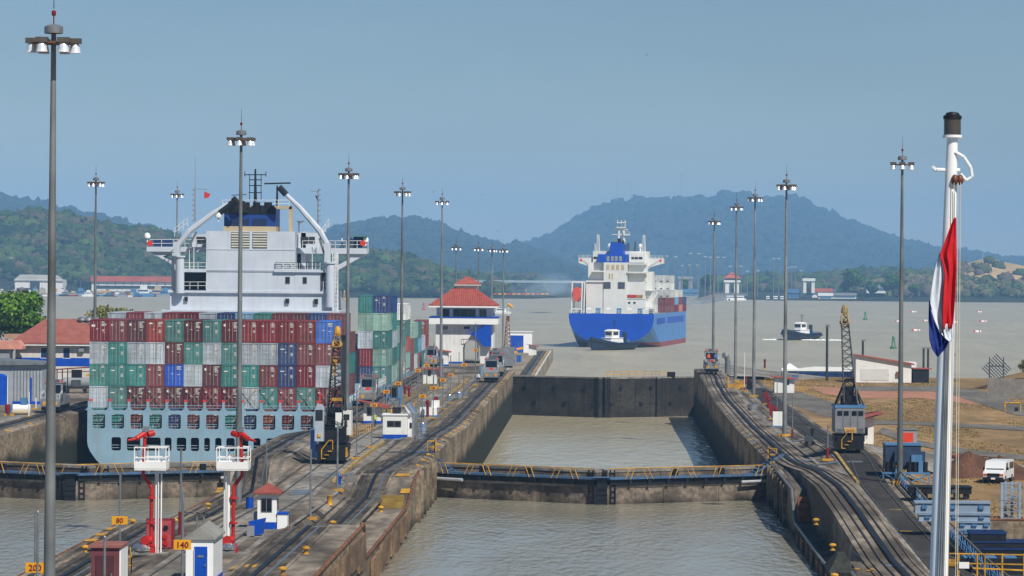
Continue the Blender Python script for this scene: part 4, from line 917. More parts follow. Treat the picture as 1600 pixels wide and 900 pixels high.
# ------------------------------------------------------------------ flood light masts
_lamp = {}
def mast_light(px, py, d, label, z0=None, far=False, arms=6):
    tp = W(px, py, d); x, zt = tp.x, tp.z; z0 = gz(x, d) if z0 is None else z0; H = zt-z0
    o = thing('light_mast', label, 'light mast', (x, d, z0), 'flood light masts along the locks')
    part(o, 'pole', M_POLE, lambda b: (b.bar((0,0,0),(0,0,H*.5),.29,.2,12), b.bar((0,0,H*.5),(0,0,H-.3),.2,.11,12)), True, True)
    part(o, 'base_block', M_YEL, lambda b: b.box(-.7,.7,-.7,.7,0,.28), False, True)
    if 'cap' not in _lamp:
        _lamp['cap'] = part(o, 'head_cap', M_GALV, lambda b: b.lathe((0,0,0), [(.36,-.42),(.42,-.4),(.42,-.12),(.3,-.04),(.1,0)], 16), True, True).data
        _lamp['ring'] = part(o, 'lamp_ring', M_RUST, lambda b: b.lathe((0,0,0), [(.85,-.88),(.95,-.88),(.95,-.80),(.85,-.80)], 20), False, True).data
        _lamp['bea'] = part(o, 'beacon', M_MAROON, lambda b: (b.bar((0,0,0),(0,0,.4),.03), b.lathe((0,0,.38), [(.07,0),(.1,.05),(.1,.2),(.05,.25)], 10)), True, True).data
        _lamp['rod'] = part(o, 'lightning_rod', M_DARK, lambda b: b.bar((0,0,.7),(0,0,1.7),.02,.01), False, True).data
        _lamp['box'] = part(o, 'lamp', mat('ballast_box', '#57534f', .6, .2, .15, 2), lambda b: (b.box(-.27,.27,-.22,.22,-.85,-.62)), False, True).data
        _lamp['ref'] = part(o, 'reflector', M_LAMP, lambda b: b.lathe((0,0,0), [(.14,-.86),(.21,-.96),(.23,-1.1),(.25,-1.24),(.28,-1.27)], 14), True, True).data
        for c in [k for k in bpy.data.objects if k.parent == o and k.name.split('.')[0] not in ('pole', 'base_block')]: bpy.data.objects.remove(c)
    def put(nm, me, par, loc=(0,0,0)):
        q = bpy.data.objects.new(nm, me); COL.objects.link(q); q.parent = par; q.location = loc; return q
    put('head_cap', _lamp['cap'], o, (0,0,H)); put('lamp_ring', _lamp['ring'], o, (0,0,H)); put('beacon', _lamp['bea'], o, (0,0,H)); put('lightning_rod', _lamp['rod'], o, (0,0,H))
    ph = random.random()*.5
    for k in range(arms):
        a = ph + 2*math.pi*k/arms; l = put('lamp', _lamp['box'], o, (math.cos(a)*.95, math.sin(a)*.95, H)); put('reflector', _lamp['ref'], l)
    return o
for px, py, d, z0, lb in ((84,38,161,None,'tallest light mast at the left edge of the picture'),(377,203,294,None,'light mast in front of the container ship stern'),(545,262,406,None,'light mast behind the black crane with yellow boom tip'),
    (629,292,508,None,'light mast between the container ship bow and the control tower'),(691,308,585,None,'light mast just left of the red roofed control tower'),(713,381,747,LOWER,'first of four low masts behind the control tower, over its roof peak'),
    (748,383,792,LOWER,'second of four low masts behind the control tower'),(769,385,840,LOWER,'third of four low masts behind the control tower'),(787,386,880,LOWER,'rightmost of four low masts behind the control tower'),
    (1410,243,331,None,'light mast beside the transformer bank, left of the white flagstaff'),(1229,280,424,None,'light mast in front of the cruising tug on the right wall'),(1180,302,558,None,'light mast by the round vent on the right wall'),
    (1151,317,618,None,'light mast by the gooseneck vent on the right wall'),(1116,340,655,None,'light mast right behind the right hand locomotive'),(150,277,500,.3,'light mast on the left bank beside the red roofed house'),(277,297,625,.3,'light mast on the far left bank behind the ship crane')):
    mast_light(px, py, d, lb, z0)
# ------------------------------------------------------------------ towing locomotives
M_LOCO = mat('locomotive_grey', '#84888b', .45, .15, .12, 1.0, dirt='#5f5d59')
M_LOCOD = mat('locomotive_dark_grey', '#4a5058', .5, .1, .15, 1.0)
def make_loco():
    o = thing('towing_locomotive', 'x', 'locomotive'); LABELS.pop('x', None)
    part(o, 'underframe', M_BLACK, lambda b: (b.box(-1.15,1.15,.25,9.2,.25,.8), b.box(-1.3,1.3,.6,8.9,.75,.95)), False, True)
    part(o, 'body', M_LOCO, lambda b: b.ext([(.15,.9),(9.3,.9),(9.3,1.75),(8.6,2.05),(6.6,2.1),(2.8,2.1),(.8,2.05),(.15,1.7)], -1.25, 1.25, 'x'), False, True)
    part(o, 'cab', M_LOCO, lambda b: (b.ext([(2.9,2.1),(6.5,2.1),(6.1,3.7),(3.3,3.7)], -1.15, 1.15, 'x'), b.box(-1.25,1.25,3.2,6.2,3.7,3.82)), False, True)
    for y0, y1, s in ((2.98,3.22,-1),(6.42,6.18,1)):
        part(o, 'windscreen', M_GLASSB, lambda b: b.add([(-.95,y0+.06*s,2.45),(.95,y0+.06*s,2.45),(.95,y1+.06*s,3.5),(-.95,y1+.06*s,3.5),(-.95,y0+.1*-s,2.45),(.95,y0+.1*-s,2.45),(.95,y1+.1*-s,3.5),(-.95,y1+.1*-s,3.5)],[(0,1,2,3),(4,5,6,7),(0,1,5,4),(1,2,6,5),(2,3,7,6),(3,0,4,7)]), False, True)
    for s in (-1, 1): part(o, 'side_window', M_GLASSB, lambda b: b.box(*sorted((s*1.12, s*1.19)), 3.6, 5.8, 2.5, 3.4), False, True)
    for x in (-.72, .72):
        part(o, 'headlight', M_YEL, lambda b: b.bar((x,.02,1.15),(x,.2,1.15),.27,n=12), True, True)
        for y in (2.0, 7.4): part(o, 'wheel', M_DARK, lambda b: b.bar((x*1.05-.08,y,.42),(x*1.05+.08,y,.42),.42,n=14), True, True)
    part(o, 'warning_light', M_BEACON, lambda b: b.box(-.3,.3,.85,1.15,2.05,2.4), False, True)
    for x in (-.95, .95):
        part(o, 'beacon', M_BEACON, lambda b: b.box(x-.14,x+.14,3.4,3.7,3.82,4.08), False, True)
        part(o, 'winch_drum', M_LOCOD, lambda b: b.bar((x*1.1-.05,1.9,1.9),(x*1.1+.3*(1 if x > 0 else -1),1.9,1.9),.55,n=12), True, True)
    part(o, 'roof_rack', M_GALV, lambda b: b.ring(-.9,.9,3.5,5.9,4.1,.05), False, True)
    part(o, 'handrail', M_WHITE, lambda b: (b.rail([(-1.2,.4,1.7),(-1.2,2.6,2.1)], .7, .035, 1, 1.0), b.rail([(1.2,.4,1.7),(1.2,2.6,2.1)], .7, .035, 1, 1.0)), False, True)
    part(o, 'roof_clutter', M_LOCOD, lambda b: (b.box(-.5,.4,4.2,5.6,3.85,4.15), b.box(-.8,.8,6.9,8.4,2.1,2.6)), False, True)
    part(o, 'bumper', M_GALV, lambda b: b.box(-1.28,1.28,.0,.2,.75,.95), False, True)
    return o
LOCO = make_loco(); cache_kids(); used = [0]
def loco(x, d, z, label, rz=0):
    if not used[0]: used[0] = 1; o = LOCO; o.location = (x, d, z); o.rotation_euler = (0,0,rz); tag(o, label, 'locomotive', 'towing locomotives')
    else: o = copy_tree(LOCO, None, label, 'towing locomotives', (x, d, z), rz)
    return o
loco(-18.95, 612, .22, 'grey towing locomotive nearest the chamber edge below the control tower')
loco(-18.95, 645, .22, 'second of the three grey locomotives queued right of the control tower')
loco(-20.3, 676, .22, 'farthest of the three grey locomotives queued right of the control tower')
loco(-32.9, 690, .22, 'grey locomotive left of the control tower past the ship bow')
loco(-32.9, 505, gz(-32.9, 505)+.22, 'grey locomotive between the dark crane and the red roofed hut', 0)
loco(19.0, 628, gz(19.0, 628)+.25, 'grey towing locomotive with crew alone on the right wall')
loco(-71.6, 468, .5, 'grey towing locomotive on the left bank beside the ship')
person((18.4, 627.6, gz(18.4,628)+2.0), 0, 'person in orange vest and helmet riding the right wall locomotive', ppl_mat('d', '#e2562c', '#26324a', hat='#d8d8d0'))
person((19.6, 627.8, gz(19.6,628)+2.0), .3, 'person in blue shirt riding the right wall locomotive', ppl_mat('e', '#3a6fb0', '#26324a', hat='#e2562c'))
person((-21.0, 611, gz(-21,611)), -.4, 'person in white and blue standing beside the nearest chamber locomotive', ppl_mat('f', '#d5dce4', '#1a2a55', hat='#2a55a8'), 1)
pw = site(585, 668); person(pw, .3, 'person in yellow green safety vest beside the white and blue booth', ppl_mat('g', '#a8b83a', '#20242a', hat='#c9ccc8'), 1)
# ------------------------------------------------------------------ rail cranes
def lattice(b, a, t, w0, w1, n, r=.06, r2=.035):
    a, t = Vector(a), Vector(t); ax = (t-a).normalized(); p = Vector((1,0,0)); q = ax.cross(p).normalized()
    def C(k, sx, sy): f = k/n; c = a.lerp(t, f); w = w0+(w1-w0)*f; return c+p*(sx*w/2)+q*(sy*w/2)
    for sx in (-1, 1):
        for sy in (-1, 1): b.bar(C(0,sx,sy), C(n,sx,sy), r, n=4)
    for k in range(n):
        for s in (-1, 1):
            b.bar(C(k,-s,s), C(k+1,s,s), r2, n=4); b.bar(C(k,s,-s), C(k+1,s,s), r2, n=4); b.bar(C(k,-1,s), C(k,1,s), r2, n=4); b.bar(C(k,s,-1), C(k,s,1), r2, n=4)
def crane(loc, label, kind):
    o = thing('rail_crane', label, 'crane', loc)
    L = lambda n, m, f, sm=False: part(o, n, m, f, sm, True)
    L('chassis', M_BLACK, lambda b: (b.box(-1.35,1.35,-3.2,3.2,.35,1.7), b.box(-1.5,1.5,-2.2,2.2,1.1,1.75)))
    for y in (-2.3, -1.0, 1.0, 2.3):
        for x in (-.95, .95): L('wheel', M_DARK, lambda b: b.bar((x-.08,y,.42),(x+.08,y,.42),.4,n=12), True)
    st = L('stair', M_YEL, lambda b: b.tube([(-.9,-3.3,.4),(-.9,-3.3,1.3),(-.2,-3.3,2.2),(.15,-3.3,2.2),(.15,-3.3,1.3)], .06, 5))
    for k in range(3): part(st, 'tread', M_YEL, lambda b: b.box(-.9+.3*k,-.5+.3*k,-3.5,-3.2,.45+.35*k,.52+.35*k), False, True)
    if kind == 'grey':
        house = L('house', mat('crane_house_grey', '#85888c', .5, .2, .12, .8, dirt='#55524e'), lambda b: b.ext([(-1.5,1.95),(1.5,1.95),(1.5,4.2),(1.35,4.5),(-1.35,4.5),(-1.5,4.2)], -2.4, 3.0))
        for x in (-1.05, -.38, .42, 1.08): L('window', M_GLASSB, lambda b: b.box(x-.24,x+.24,-2.46,-2.39,3.75,4.2))
        for x in (-.72, .02, .75): L('panel_seam', M_LOCOD, lambda b: b.box(x-.02,x+.02,-2.425,-2.39,2.5,4.3))
        L('roof', M_STEELBLUE, lambda b: b.box(-1.55,1.55,-2.45,3.1,4.5,4.75))
        sb = L('sign_board', mat('sign_tan', '#d1a860', .6, 0, .08, 2), lambda b: b.ext([(-.62,2.5),(.62,2.5),(.5,2.02),(-.5,2.02)], -2.5, -2.4))
        text('OHIO', .36, (0.0,-2.52,2.12), M_MAROON, o, 'sign_lettering')
        for s in (-1, 1): L('number_plate', M_GALV, lambda b: b.box(*sorted((s*.75, s*1.4)), -2.45, -2.39, 2.05, 2.5)); 
        for s in (-1, 1): text('504', .3, (s*1.07,-2.47,2.16), M_LOCOD, o, 'number_lettering')
        tip = (-.25, 3.5, 14.4-loc[2]+.9); dk = M_BLACK; tm = mat('boom_tip_tan', '#8f7a55', .6, 0, .15, 1)
        L('boom', M_BLACK, lambda b: lattice(b, (.1,-1.2,4.7), tip, 1.35, .65, 12))
        L('a_frame', M_BLACK, lambda b: (b.bar((-1.3,1.5,4.7),(-.3,.5,7.3),.1), b.bar((1.3,1.5,4.7),(.4,.5,7.3),.1), b.bar((-.3,.5,7.3),(.4,.5,7.3),.1), b.bar((-1.4,-2,4.7),(-.4,-.5,6.8),.08), b.bar((1.4,-2,4.7),(.5,-.5,6.8),.08)))
        L('winch', M_DARK, lambda b: (b.bar((-.8,.3,5.2),(.8,.3,5.2),.5,n=12), b.box(-.7,.9,-.6,.6,4.75,5.6), b.box(-.5,.5,-.4,.6,5.6,6.6)))
    else:
        L('house', M_BLACK, lambda b: (b.box(-1.3,1.3,-1.8,2.8,1.9,3.4), b.box(-.5,.8,-1.2,2.4,3.4,4.2)))
        cb = L('operator_cab', mat('cab_pale_blue', '#aeb9c4', .45, .1, .1, 1), lambda b: b.ext([(-1.6,2.1),(-.75,2.1),(-.75,5.2),(-1.0,5.6),(-1.4,5.6),(-1.6,5.1)], -2.9, -1.5))
        part(cb, 'window', M_GLASS, lambda b: b.box(-1.52,-.83,-2.96,-2.88,4.1,5.1), False, True)
        part(cb, 'cab_light', M_YEL, lambda b: b.box(-1.3,-1.0,-3.0,-2.88,2.5,2.8), False, True)
        part(cb, 'mast_light', M_BEACON, lambda b: (b.bar((-1.15,-2.2,5.6),(-1.15,-2.2,6.4),.06), b.box(-1.25,-1.05,-2.3,-2.1,6.4,6.65)), False, True)
        wc = L('rear_cab', M_WHITE, lambda b: b.box(.85,1.7,-.6,1.6,2.6,4.9)); part(wc, 'window', M_GLASS, lambda b: b.box(1.0,1.55,-.66,-.59,4.1,4.6), False, True)
        L('white_plate', M_WHITE, lambda b: b.box(.3,.9,-1.9,-1.75,3.3,4.8)); L('side_step', M_YEL, lambda b: [b.box(1.36,1.5,-2.8+.5*k,-2.55+.5*k,.6,1.5) for k in range(4)])
        tip = (.15, 2.0, 12.0); tm = M_YEL
        L('boom', M_BLACK, lambda b: lattice(b, (.2,-1.4,3.4), tip, 1.6, .7, 13, .08, .045))
        L('a_frame', M_BLACK, lambda b: (b.bar((1.2,2.4,3.4),(.9,.5,6.8),.1), b.bar((-1.0,2.2,3.4),(.2,.3,6.8),.1), b.bar((.9,.5,6.8),(1.3,-1.0,3.4),.1), b.bar((.9,.5,6.8),Vector(tip),.03)))
        L('winch', M_DARK, lambda b: (b.bar((-.8,.6,4.6),(.9,.6,4.6),.55,n=12), b.box(-.6,.6,-.2,1.6,4.2,5.2)))
        hk = L('hook_block', M_YEL, lambda b: (b.box(-.25,.2,1.0,1.4,9.3,10.1), b.box(-.12,.08,1.1,1.3,8.2,9.3), b.bar((0,1.2,7.2),(0,1.2,8.2),.08)))
        part(hk, 'hook', M_YEL, lambda b: b.tube([(0,1.2,7.2),(.15,1.2,7.0),(.1,1.2,6.8),(-.1,1.2,6.75)], .07, 5), False, True)
        L('work_lights', M_YEL, lambda b: b.box(-.1,.9,-1.6,-1.4,5.9,6.2))
    T = Vector(tip)
    L('boom_head', tm, lambda b: (lattice(b, T-(T-Vector((.1,-1.2,4.7))).normalized()*1.2, T, .75, .6, 2, .11, .07), b.lathe((T.x,T.y,T.z), [(.3,0),(.36,.3),(.3,.7),(.18,1.0)], 8), b.bar((T.x-.5,T.y,T.z-.8),(T.x+.5,T.y,T.z-.8),.16,n=8)))
    L('hoist_cable', M_BLACK, lambda b: (b.bar((T.x-.35,T.y-.3,T.z),(-.5,-1.4,5),.025,n=4), b.bar((T.x+.35,T.y-.3,T.z),(.8,-1.0,5),.025,n=4)))
    return o
def text(s, size, loc, m, parent, name, rz=0, extr=.012, bold=.0):
    cu = bpy.data.curves.new('t', 'FONT'); cu.body = s; cu.size = size; cu.align_x = 'CENTER'; cu.extrude = extr; cu.offset = bold; cu.resolution_u = 2
    o = bpy.data.objects.new('t', cu); COL.objects.link(o); dg = bpy.context.evaluated_depsgraph_get(); dg.update()
    me = bpy.data.meshes.new_from_object(o.evaluated_get(dg)); bpy.data.objects.remove(o)
    me.transform(Matrix.Translation(loc) @ Matrix.Rotation(rz, 4, 'Z') @ Matrix.Rotation(R(90), 4, 'X')); me.materials.clear(); me.materials.append(m)
    q = bpy.data.objects.new(name, me); COL.objects.link(q); q.parent = parent; return q
pL = Vector((-25.8, 347, gz(-25.8, 347)+.1)); crane(pL, 'black rail crane with yellow boom tip on the centre wall', 'black')
pR = Vector((24.75+.2, 366, gz(25, 366)+.1)); crane(pR, 'grey rail crane with four windows lettered OHIO on the right wall', 'grey')
def far_crane():
    p = Vector((W(793,560,705).x, 705, 0)); o = thing('rail_crane', 'small distant crane with dark lattice boom right of the control tower', 'crane', (p.x, 705, 0))
    part(o, 'chassis', M_LOCO, lambda b: (b.box(-1.4,1.4,-2.5,2.5,.4,1.7), b.box(-1.3,1.3,-1.8,2.4,1.7,4.0)), False, True)
    part(o, 'boom', M_RUST, lambda b: lattice(b, (0,-1,4), (-.1,2,9.4), 1.3, .5, 7, .09, .05), False, True)
    part(o, 'boom_head', M_RUST, lambda b: b.box(-.35,.3,1.8,2.3,9.2,10.1), False, True)
    part(o, 'wheel', M_DARK, lambda b: b.bar((-1,0,.4),(1,0,.4),.4,n=10), False, True)
far_crane()
# ------------------------------------------------------------------ fire monitors
def monitor(px, py, label, side):
    p = site(px, py); o = thing('fire_monitor', label, 'fire monitor', p); s = side
    P = lambda n, m, f, sm=False: part(o, n, m, f, sm, True)
    P('riser_pipe', M_RED, lambda b: (b.bar((0,0,0),(0,0,4.3),.12,n=10), b.bar((0,0,4.3),(-.55*s,0,5.05),.12,n=10), b.bar((-.55*s,0,5.05),(-.45*s,0,7.6),.11,n=10)), True)
    for z in (.6, 2.0, 3.6): P('flange', M_RED, lambda b: b.bar((0,0,z-.06),(0,0,z+.06),.28,n=12), True)
    P('valve', M_RED, lambda b: (b.bar((-.35,-.1,.9),(.1,-.1,.9),.26,n=10), b.bar((-.35,-.35,.9),(-.35,.1,.9),.3,n=12), b.box(-.5,.3,-.3,.3,0,.5)), True)
    P('mast', M_WHITE2, lambda b: (b.bar((.32*s,0,0),(.32*s,0,5.4),.11,n=8), b.bar((.6*s,.2,0),(.6*s,.2,5.4),.05,n=6), b.bar((.46*s,-.2,0),(.46*s,-.2,5.4),.04,n=6)))
    P('basket_floor', M_WHITE2, lambda b: (b.box(-1.0,1.0,-.8,.8,5.4,5.52), b.box(-1.02,1.02,-.82,-.78,5.5,5.95), b.box(-1.02,1.02,.78,.82,5.5,5.95), b.box(-1.02,-.98,-.78,.78,5.5,5.95), b.box(.98,1.02,-.78,.78,5.5,5.95)))
    def cage(b):
        for z in (6.2, 6.85): b.ring(-1.0,1.0,-.8,.8,z,.045)
        for x in (-1.0, -.35, .35, 1.0):
            for y in (-.8, .8): b.bar((x,y,5.9),(x,y,6.85),.04,n=4)
    P('basket_rail', M_WHITE2, cage)
    gun = P('monitor_gun', M_RED, lambda b: (b.bar((-.45*s,0,7.5),(-.45*s,0,7.75),.2,n=10), b.bar((-.45*s,0,7.75),(-.95*s,-.4,7.4),.17,n=10), b.bar((-.95*s,-.4,7.4),(-1.45*s,-.8,7.3),.1,.07,10), b.bar((-.25*s,-.15,7.65),(.1*s,.1,7.75),.2,n=10)), True)
    part(gun, 'gun_motor', M_GALV, lambda b: b.box(-.6,-.2,-.2,.2,7.85,8.15) if s > 0 else b.box(.2,.6,-.2,.2,7.85,8.15), False, True)
    P('base_slab', C_PALE, lambda b: b.box(-1.1,1.1,-.9,.9,0,.1))
    return p
m1 = monitor(236, 866, 'left red and white fire monitor tower with caged platform', 1)
m2 = monitor(364, 866, 'right red and white fire monitor tower with caged platform', -1)
# the basket spans and pipe offsets follow the tower, see the two monitors side by side
# ------------------------------------------------------------------ boards and posts
def board(px, py, txt, label, dpost, top=None, w=1.05, h=.55, post_off=0, far=False):
    p = W(px, py, dpost); z0 = gz(p.x, dpost); o = thing('distance_board', label, 'sign', (p.x, dpost, z0), 'orange distance boards'); zc_ = p.z-z0
    tp = W(px, top if top else py-12, dpost).z-z0
    part(o, 'post', M_GALV, lambda b: b.bar((post_off,.08,0),(post_off,.08,tp),.08,.07,8), True, True)
    part(o, 'board', M_ORANGE, lambda b: b.box(-w/2,w/2,-.03,.02,zc_-h/2,zc_+h/2), False, True)
    text(txt, h*.86, (0,-.045,zc_-h*.30), M_MAROON, o, 'lettering', bold=.008)
    part(o, 'base_block', M_YEL if far else C_PALE, lambda b: b.box(post_off-.35,post_off+.35,-.25,.45,0,.15), False, True)
board(187, 813, '80', 'orange board reading 80 on a grey post', 240, 742)
board(285, 851, '140', 'orange board reading 140 beside the white shed', 202, 770, w=.97)
board(55, 887, '200', 'orange board reading 200 at the left edge', 197, 802)
for px, py, tx, tp, d, lb in ((622,599,'450',560,470,'orange board nearest the ship side past the hut roof'),(604,612,'400',540,455,'pale weathered board near the ship side above the steel frame'),(643,633,'350',600,440,'orange board right above the white and blue booth'),
    (660,619,'200',575,452,'brightest orange board in the middle of the centre wall'),(677,606,'505',560,470,'orange board in front of the low white kiosk'),(653,579,'553',545,520,'orange board at the left corner of the low kiosk roof'),(667,571,'605',540,545,'orange board left of the blue door kiosk'),
    (678,564,'650',535,565,'orange board on the blue door kiosk front'),(692,594,'550',560,500,'orange board right of the low white kiosk'),(704,586,'605',555,520,'orange board standing over the middle crane track'),(725,570,'700',545,560,'orange board in front of the control tower arch'),
    (743,547,'750',505,600,'orange board against the white tower wall'),(584,633,'350',585,432,'orange board behind the red roofed hut'),(616,642,'300',625,430,'low orange board beside the steel frame')):
    board(px, py, tx, lb, d, tp, w=.82, h=.42, far=True)
for px, py, d, z0, lb in ((805,550,1000,LOWER,'small orange board in front of the far blue door, left'),(810,545,1010,LOWER,'small orange board in front of the far blue door, middle'),(815,544,1020,LOWER,'small orange board in front of the far blue door, right')):
    p = W(px, py, d); o = thing('distance_board', lb, 'sign', (p.x, d, z0), 'orange distance boards'); part(o, 'post', M_GALV, lambda b: b.bar((0,.05,0),(0,.05,p.z-z0+2),.06), False, True); part(o, 'board', M_ORANGE, lambda b: b.box(-.6,.6,-.03,.02,p.z-z0-.3,p.z-z0+.3), False, True)
def post(px0, py_top, py_base, label, m=M_GALV, r=.09, base=None, d=None, red=0, cap=False):
    p = site(px0, py_base) if d is None else Vector((W(px0, py_base, d).x, d, gz(W(px0, py_base, d).x, d))); H = W(px0, py_top, p.y).z-p.z
    o = thing('post', label, 'post', p)
    part(o, 'shaft', m, lambda b: b.bar((0,0,0),(0,0,H),r,r*.85,8), True, True)
    if base: part(o, 'base_block', base, lambda b: b.box(-.55,.55,-.4,.4,0,.22), False, True)
    if red: part(o, 'red_foot', M_MAROON, lambda b: b.bar((0,0,0),(0,0,red),r*1.8,n=8), True, True)
    if cap: part(o, 'cap', m, lambda b: b.lathe((0,0,H), [(r*1.1,0),(r*1.3,.05),(r*.9,.16),(.02,.2)], 8), True, True)
    return o
post(58, 803, 960, 'slender grey post left of the tallest light mast', r=.07, d=195, cap=True)
post(163, 842, 930, 'grey post in front of the maroon shed', r=.08, d=200, cap=True)
post(282, 702, 836, 'grey post with red foot between the fire monitors', red=1.6)
post(416, 686, 765, 'thin grey post behind the hip roofed booth', r=.06)
post(485, 702, 812, 'grey post in the middle of the crane track', base=M_YEL)
post(527, 660, 768, 'grey post right of the black crane with blue box', base=M_YEL)
post(557, 610, 718, 'tall grey post right of the black crane on yellow kerb', base=M_YEL, r=.07)
post(581, 580, 700, 'grey post with yellow foot beside the booth', base=M_YEL, r=.07)
post(1293, 665, 720, 'grey post left of the grey crane with dark red foot', base=M_YEL, red=1.3)
post(1238, 615, 682, 'thin post with dark red foot by the small white hut', red=.9, r=.07)
post(1214, 590, 650, 'thin grey post left of the fourth right mast', r=.06)
post(1163, 553, 612, 'thin white post with lamp by the gooseneck vent', m=M_WHITE, base=M_YEL, r=.07, red=.7, cap=True)
for k, (px, a, c) in enumerate(((633,540,612),(641,545,600),(624,560,620),(611,560,640),(599,600,628),(655,560,612),(700,575,640),(717,550,605),(657,600,640))):
    post(px, a, c, 'thin grey post, %s of the cluster beside the ship bow' % ORD[k], r=.06)
for k, (px, a, c, d) in enumerate(((1292,510,581,640),(1348,533,575,700),(1443,545,575,720),(1450,545,580,700),(1488,556,600,640))):
    p = W(px, c, d); o = thing('pile', 'dark mooring pile standing by the right shore, %s from left' % ORD[k], 'pile', (p.x, d, LAKE)); tz = W(px, a, d).z-LAKE
    part(o, 'shaft', mat('dark_pile', '#3c3f40', .7, .2, .2, 1), lambda b: b.bar((0,0,0),(0,0,tz),.26,.22,8), True, True)
    part(o, 'cap', M_GALV, lambda b: b.box(-.3,.5,-.2,.2,tz,tz+.3), False, True)
# ------------------------------------------------------------------ huts and small buildings
def hut(name, label, cat, px0, px1, py_eave, py_base, depth, wall, plinth=None, roof='slab', roofm=None, ov=.25, rise=.5, wins=(), doors=(), z=None, d=None, slope=0.0, base_h=.35):
    pm = site((px0+px1)/2, py_base) if z is None else WZ((px0+px1)/2, py_base, z)
    if d is not None: pm = Vector((W((px0+px1)/2, py_base, d).x, d, z if z is not None else gz(W((px0+px1)/2, py_base, d).x, d)))
    D = pm.y; x0, x1 = W(px0, py_base, D).x, W(px1, py_base, D).x; h = W(px0, py_eave, D).z-pm.z; zb = pm.z
    o = thing(name, label, cat, ((x0+x1)/2, D, zb))
    hl = h + slope/2; hr = h - slope/2
    part(o, 'wall', wall, lambda b: b.ext([(x0,zb),(x1,zb),(x1,zb+hr),(x0,zb+hl)], D, D+depth))
    if plinth: part(o, 'plinth', plinth, lambda b: b.box(x0-.03, x1+.03, D-.03, D+depth+.03, zb, zb+base_h))
    rm = roofm or M_ROOF
    if roof == 'hip': rf = part(o, 'roof', rm, lambda b: b.hip(x0-ov, x1+ov, D-ov, D+depth+ov, zb+h+.005, zb+h+rise, max(0, (x1-x0-depth)/2), max(0, (depth-(x1-x0))/2)))
    elif roof == 'gable': rf = part(o, 'roof', rm, lambda b: b.gable(x0-ov, x1+ov, D-ov, D+depth+ov, zb+h+.005, zb+h+rise, 'y'))
    elif roof == 'gablex': rf = part(o, 'roof', rm, lambda b: b.gable(x0-ov, x1+ov, D-ov, D+depth+ov, zb+h+.005, zb+h+rise, 'x'))
    else: rf = part(o, 'roof', rm, lambda b: b.ext([(x0-ov,zb+hl+.01+slope*ov/max(.1,x1-x0)),(x1+ov,zb+hr+.01-slope*ov/max(.1,x1-x0)),(x1+ov,zb+hr+.16),(x0-ov,zb+hl+.16)], D-ov, D+depth+ov))
    for a, c, e, f_ in wins:
        xa, xb, za, zz = W(a,e,D).x, W(c,e,D).x, W(a,f_,D).z, W(a,e,D).z
        w = part(o, 'window', M_GLASSB, lambda b: b.box(xa, xb, D-.05, D+.05, za, zz))
        part(w, 'window_frame', M_GALV, lambda b: (b.box(xa-.06, xb+.06, D-.03, D+.03, za-.06, zz+.06), b.box((xa+xb)/2-.025, (xa+xb)/2+.025, D-.07, D-.02, za, zz)))
    for a, c, e, f_, m in doors:
        xa, xb, za, zz = W(a,e,D).x, W(c,e,D).x, W(a,f_,D).z, W(a,e,D).z
        dd = part(o, 'door', m, lambda b: b.box(xa, xb, D-.06, D+.05, max(za, zb+.01), zz))
        part(dd, 'handle', M_GALV, lambda b: b.box(xb-.16, xb-.08, D-.13, D-.06, zz-1.15, zz-1.0))
    return o, x0, x1, D, zb, h
M_GROOF = mat('grey_felt_roof', '#8b8a84', .8, 0, .15, 1, dirt='#5f5d58')
wsh = hut('shed', 'white shed with blue door in the foreground', 'shed', 290, 333, 843, 906, 5.0, M_WHITE2, M_BLUE, 'gable', M_GROOF, .15, .75, doors=((304,324,854,906,M_BLUE),), d=209)
for q in (.35, .75): part(wsh[0], 'roof_pipe', M_GALV, lambda b: b.bar((wsh[1]+q, wsh[3]+2.5, wsh[4]+wsh[5]+.2), (wsh[1]+q, wsh[3]+2.5, wsh[4]+wsh[5]+1.15), .06))
part(wsh[0], 'door_frame', M_WHITE, lambda b: (b.box(W(303,880,209).x, W(304,880,209).x, wsh[3]-.08, wsh[3]-.01, wsh[4], wsh[4]+2.05), b.box(W(324,880,209).x, W(325,880,209).x, wsh[3]-.08, wsh[3]-.01, wsh[4], wsh[4]+2.05)))
part(wsh[0], 'door_vent', M_GALV, lambda b: b.box(W(309,880,209).x, W(318,880,209).x, wsh[3]-.1, wsh[3]-.05, wsh[4]+1.6, wsh[4]+1.72))
ms_, mx0, mx1, mD, mz, mh = hut('shed', 'maroon shed with flat roof cut by the bottom edge', 'shed', 142, 186, 856, 918, 3.0, mat('faded_maroon', '#6e3a3f', .7, 0, .15, .8), None, 'slab', mat('faded_red_roof', '#8f5a50', .8, 0, .15, 1), .15, 0, d=205, doors=((150,178,868,918,mat('faded_maroon_dark', '#4f262c', .7, 0, .15, .8)),))
part(ms_, 'white_side', M_WHITE2, lambda b: b.box(mx1+.01, mx1+.1, mD-.02, mD+3.0, mz, mz+mh-.05))
bo, bx0, bx1, bD, bz, bh = hut('booth', 'white booth with red hipped roof and blue plinth', 'booth', 402, 432, 772, 827, 1.6, M_WHITE2, M_BLUE, 'hip', mat('dusty_red_roof', '#8a463d', .8, 0, .15, 2), .32, .75, wins=((409,424,780,799),), base_h=.5)
part(bo, 'side_window', M_GLASSB, lambda b: b.box(bx1-.02, bx1+.05, bD+.4, bD+1.2, bz+1.3, bz+2.1))
part(bo, 'stoop_wall', M_WHITE2, lambda b: b.box(bx1+.05, bx1+.75, bD-.1, bD+1.0, bz, bz+1.05)); part(bo, 'stoop_cap', M_BLUE, lambda b: b.box(bx1+.04, bx1+.8, bD-.15, bD+1.05, bz+1.05, bz+1.18))
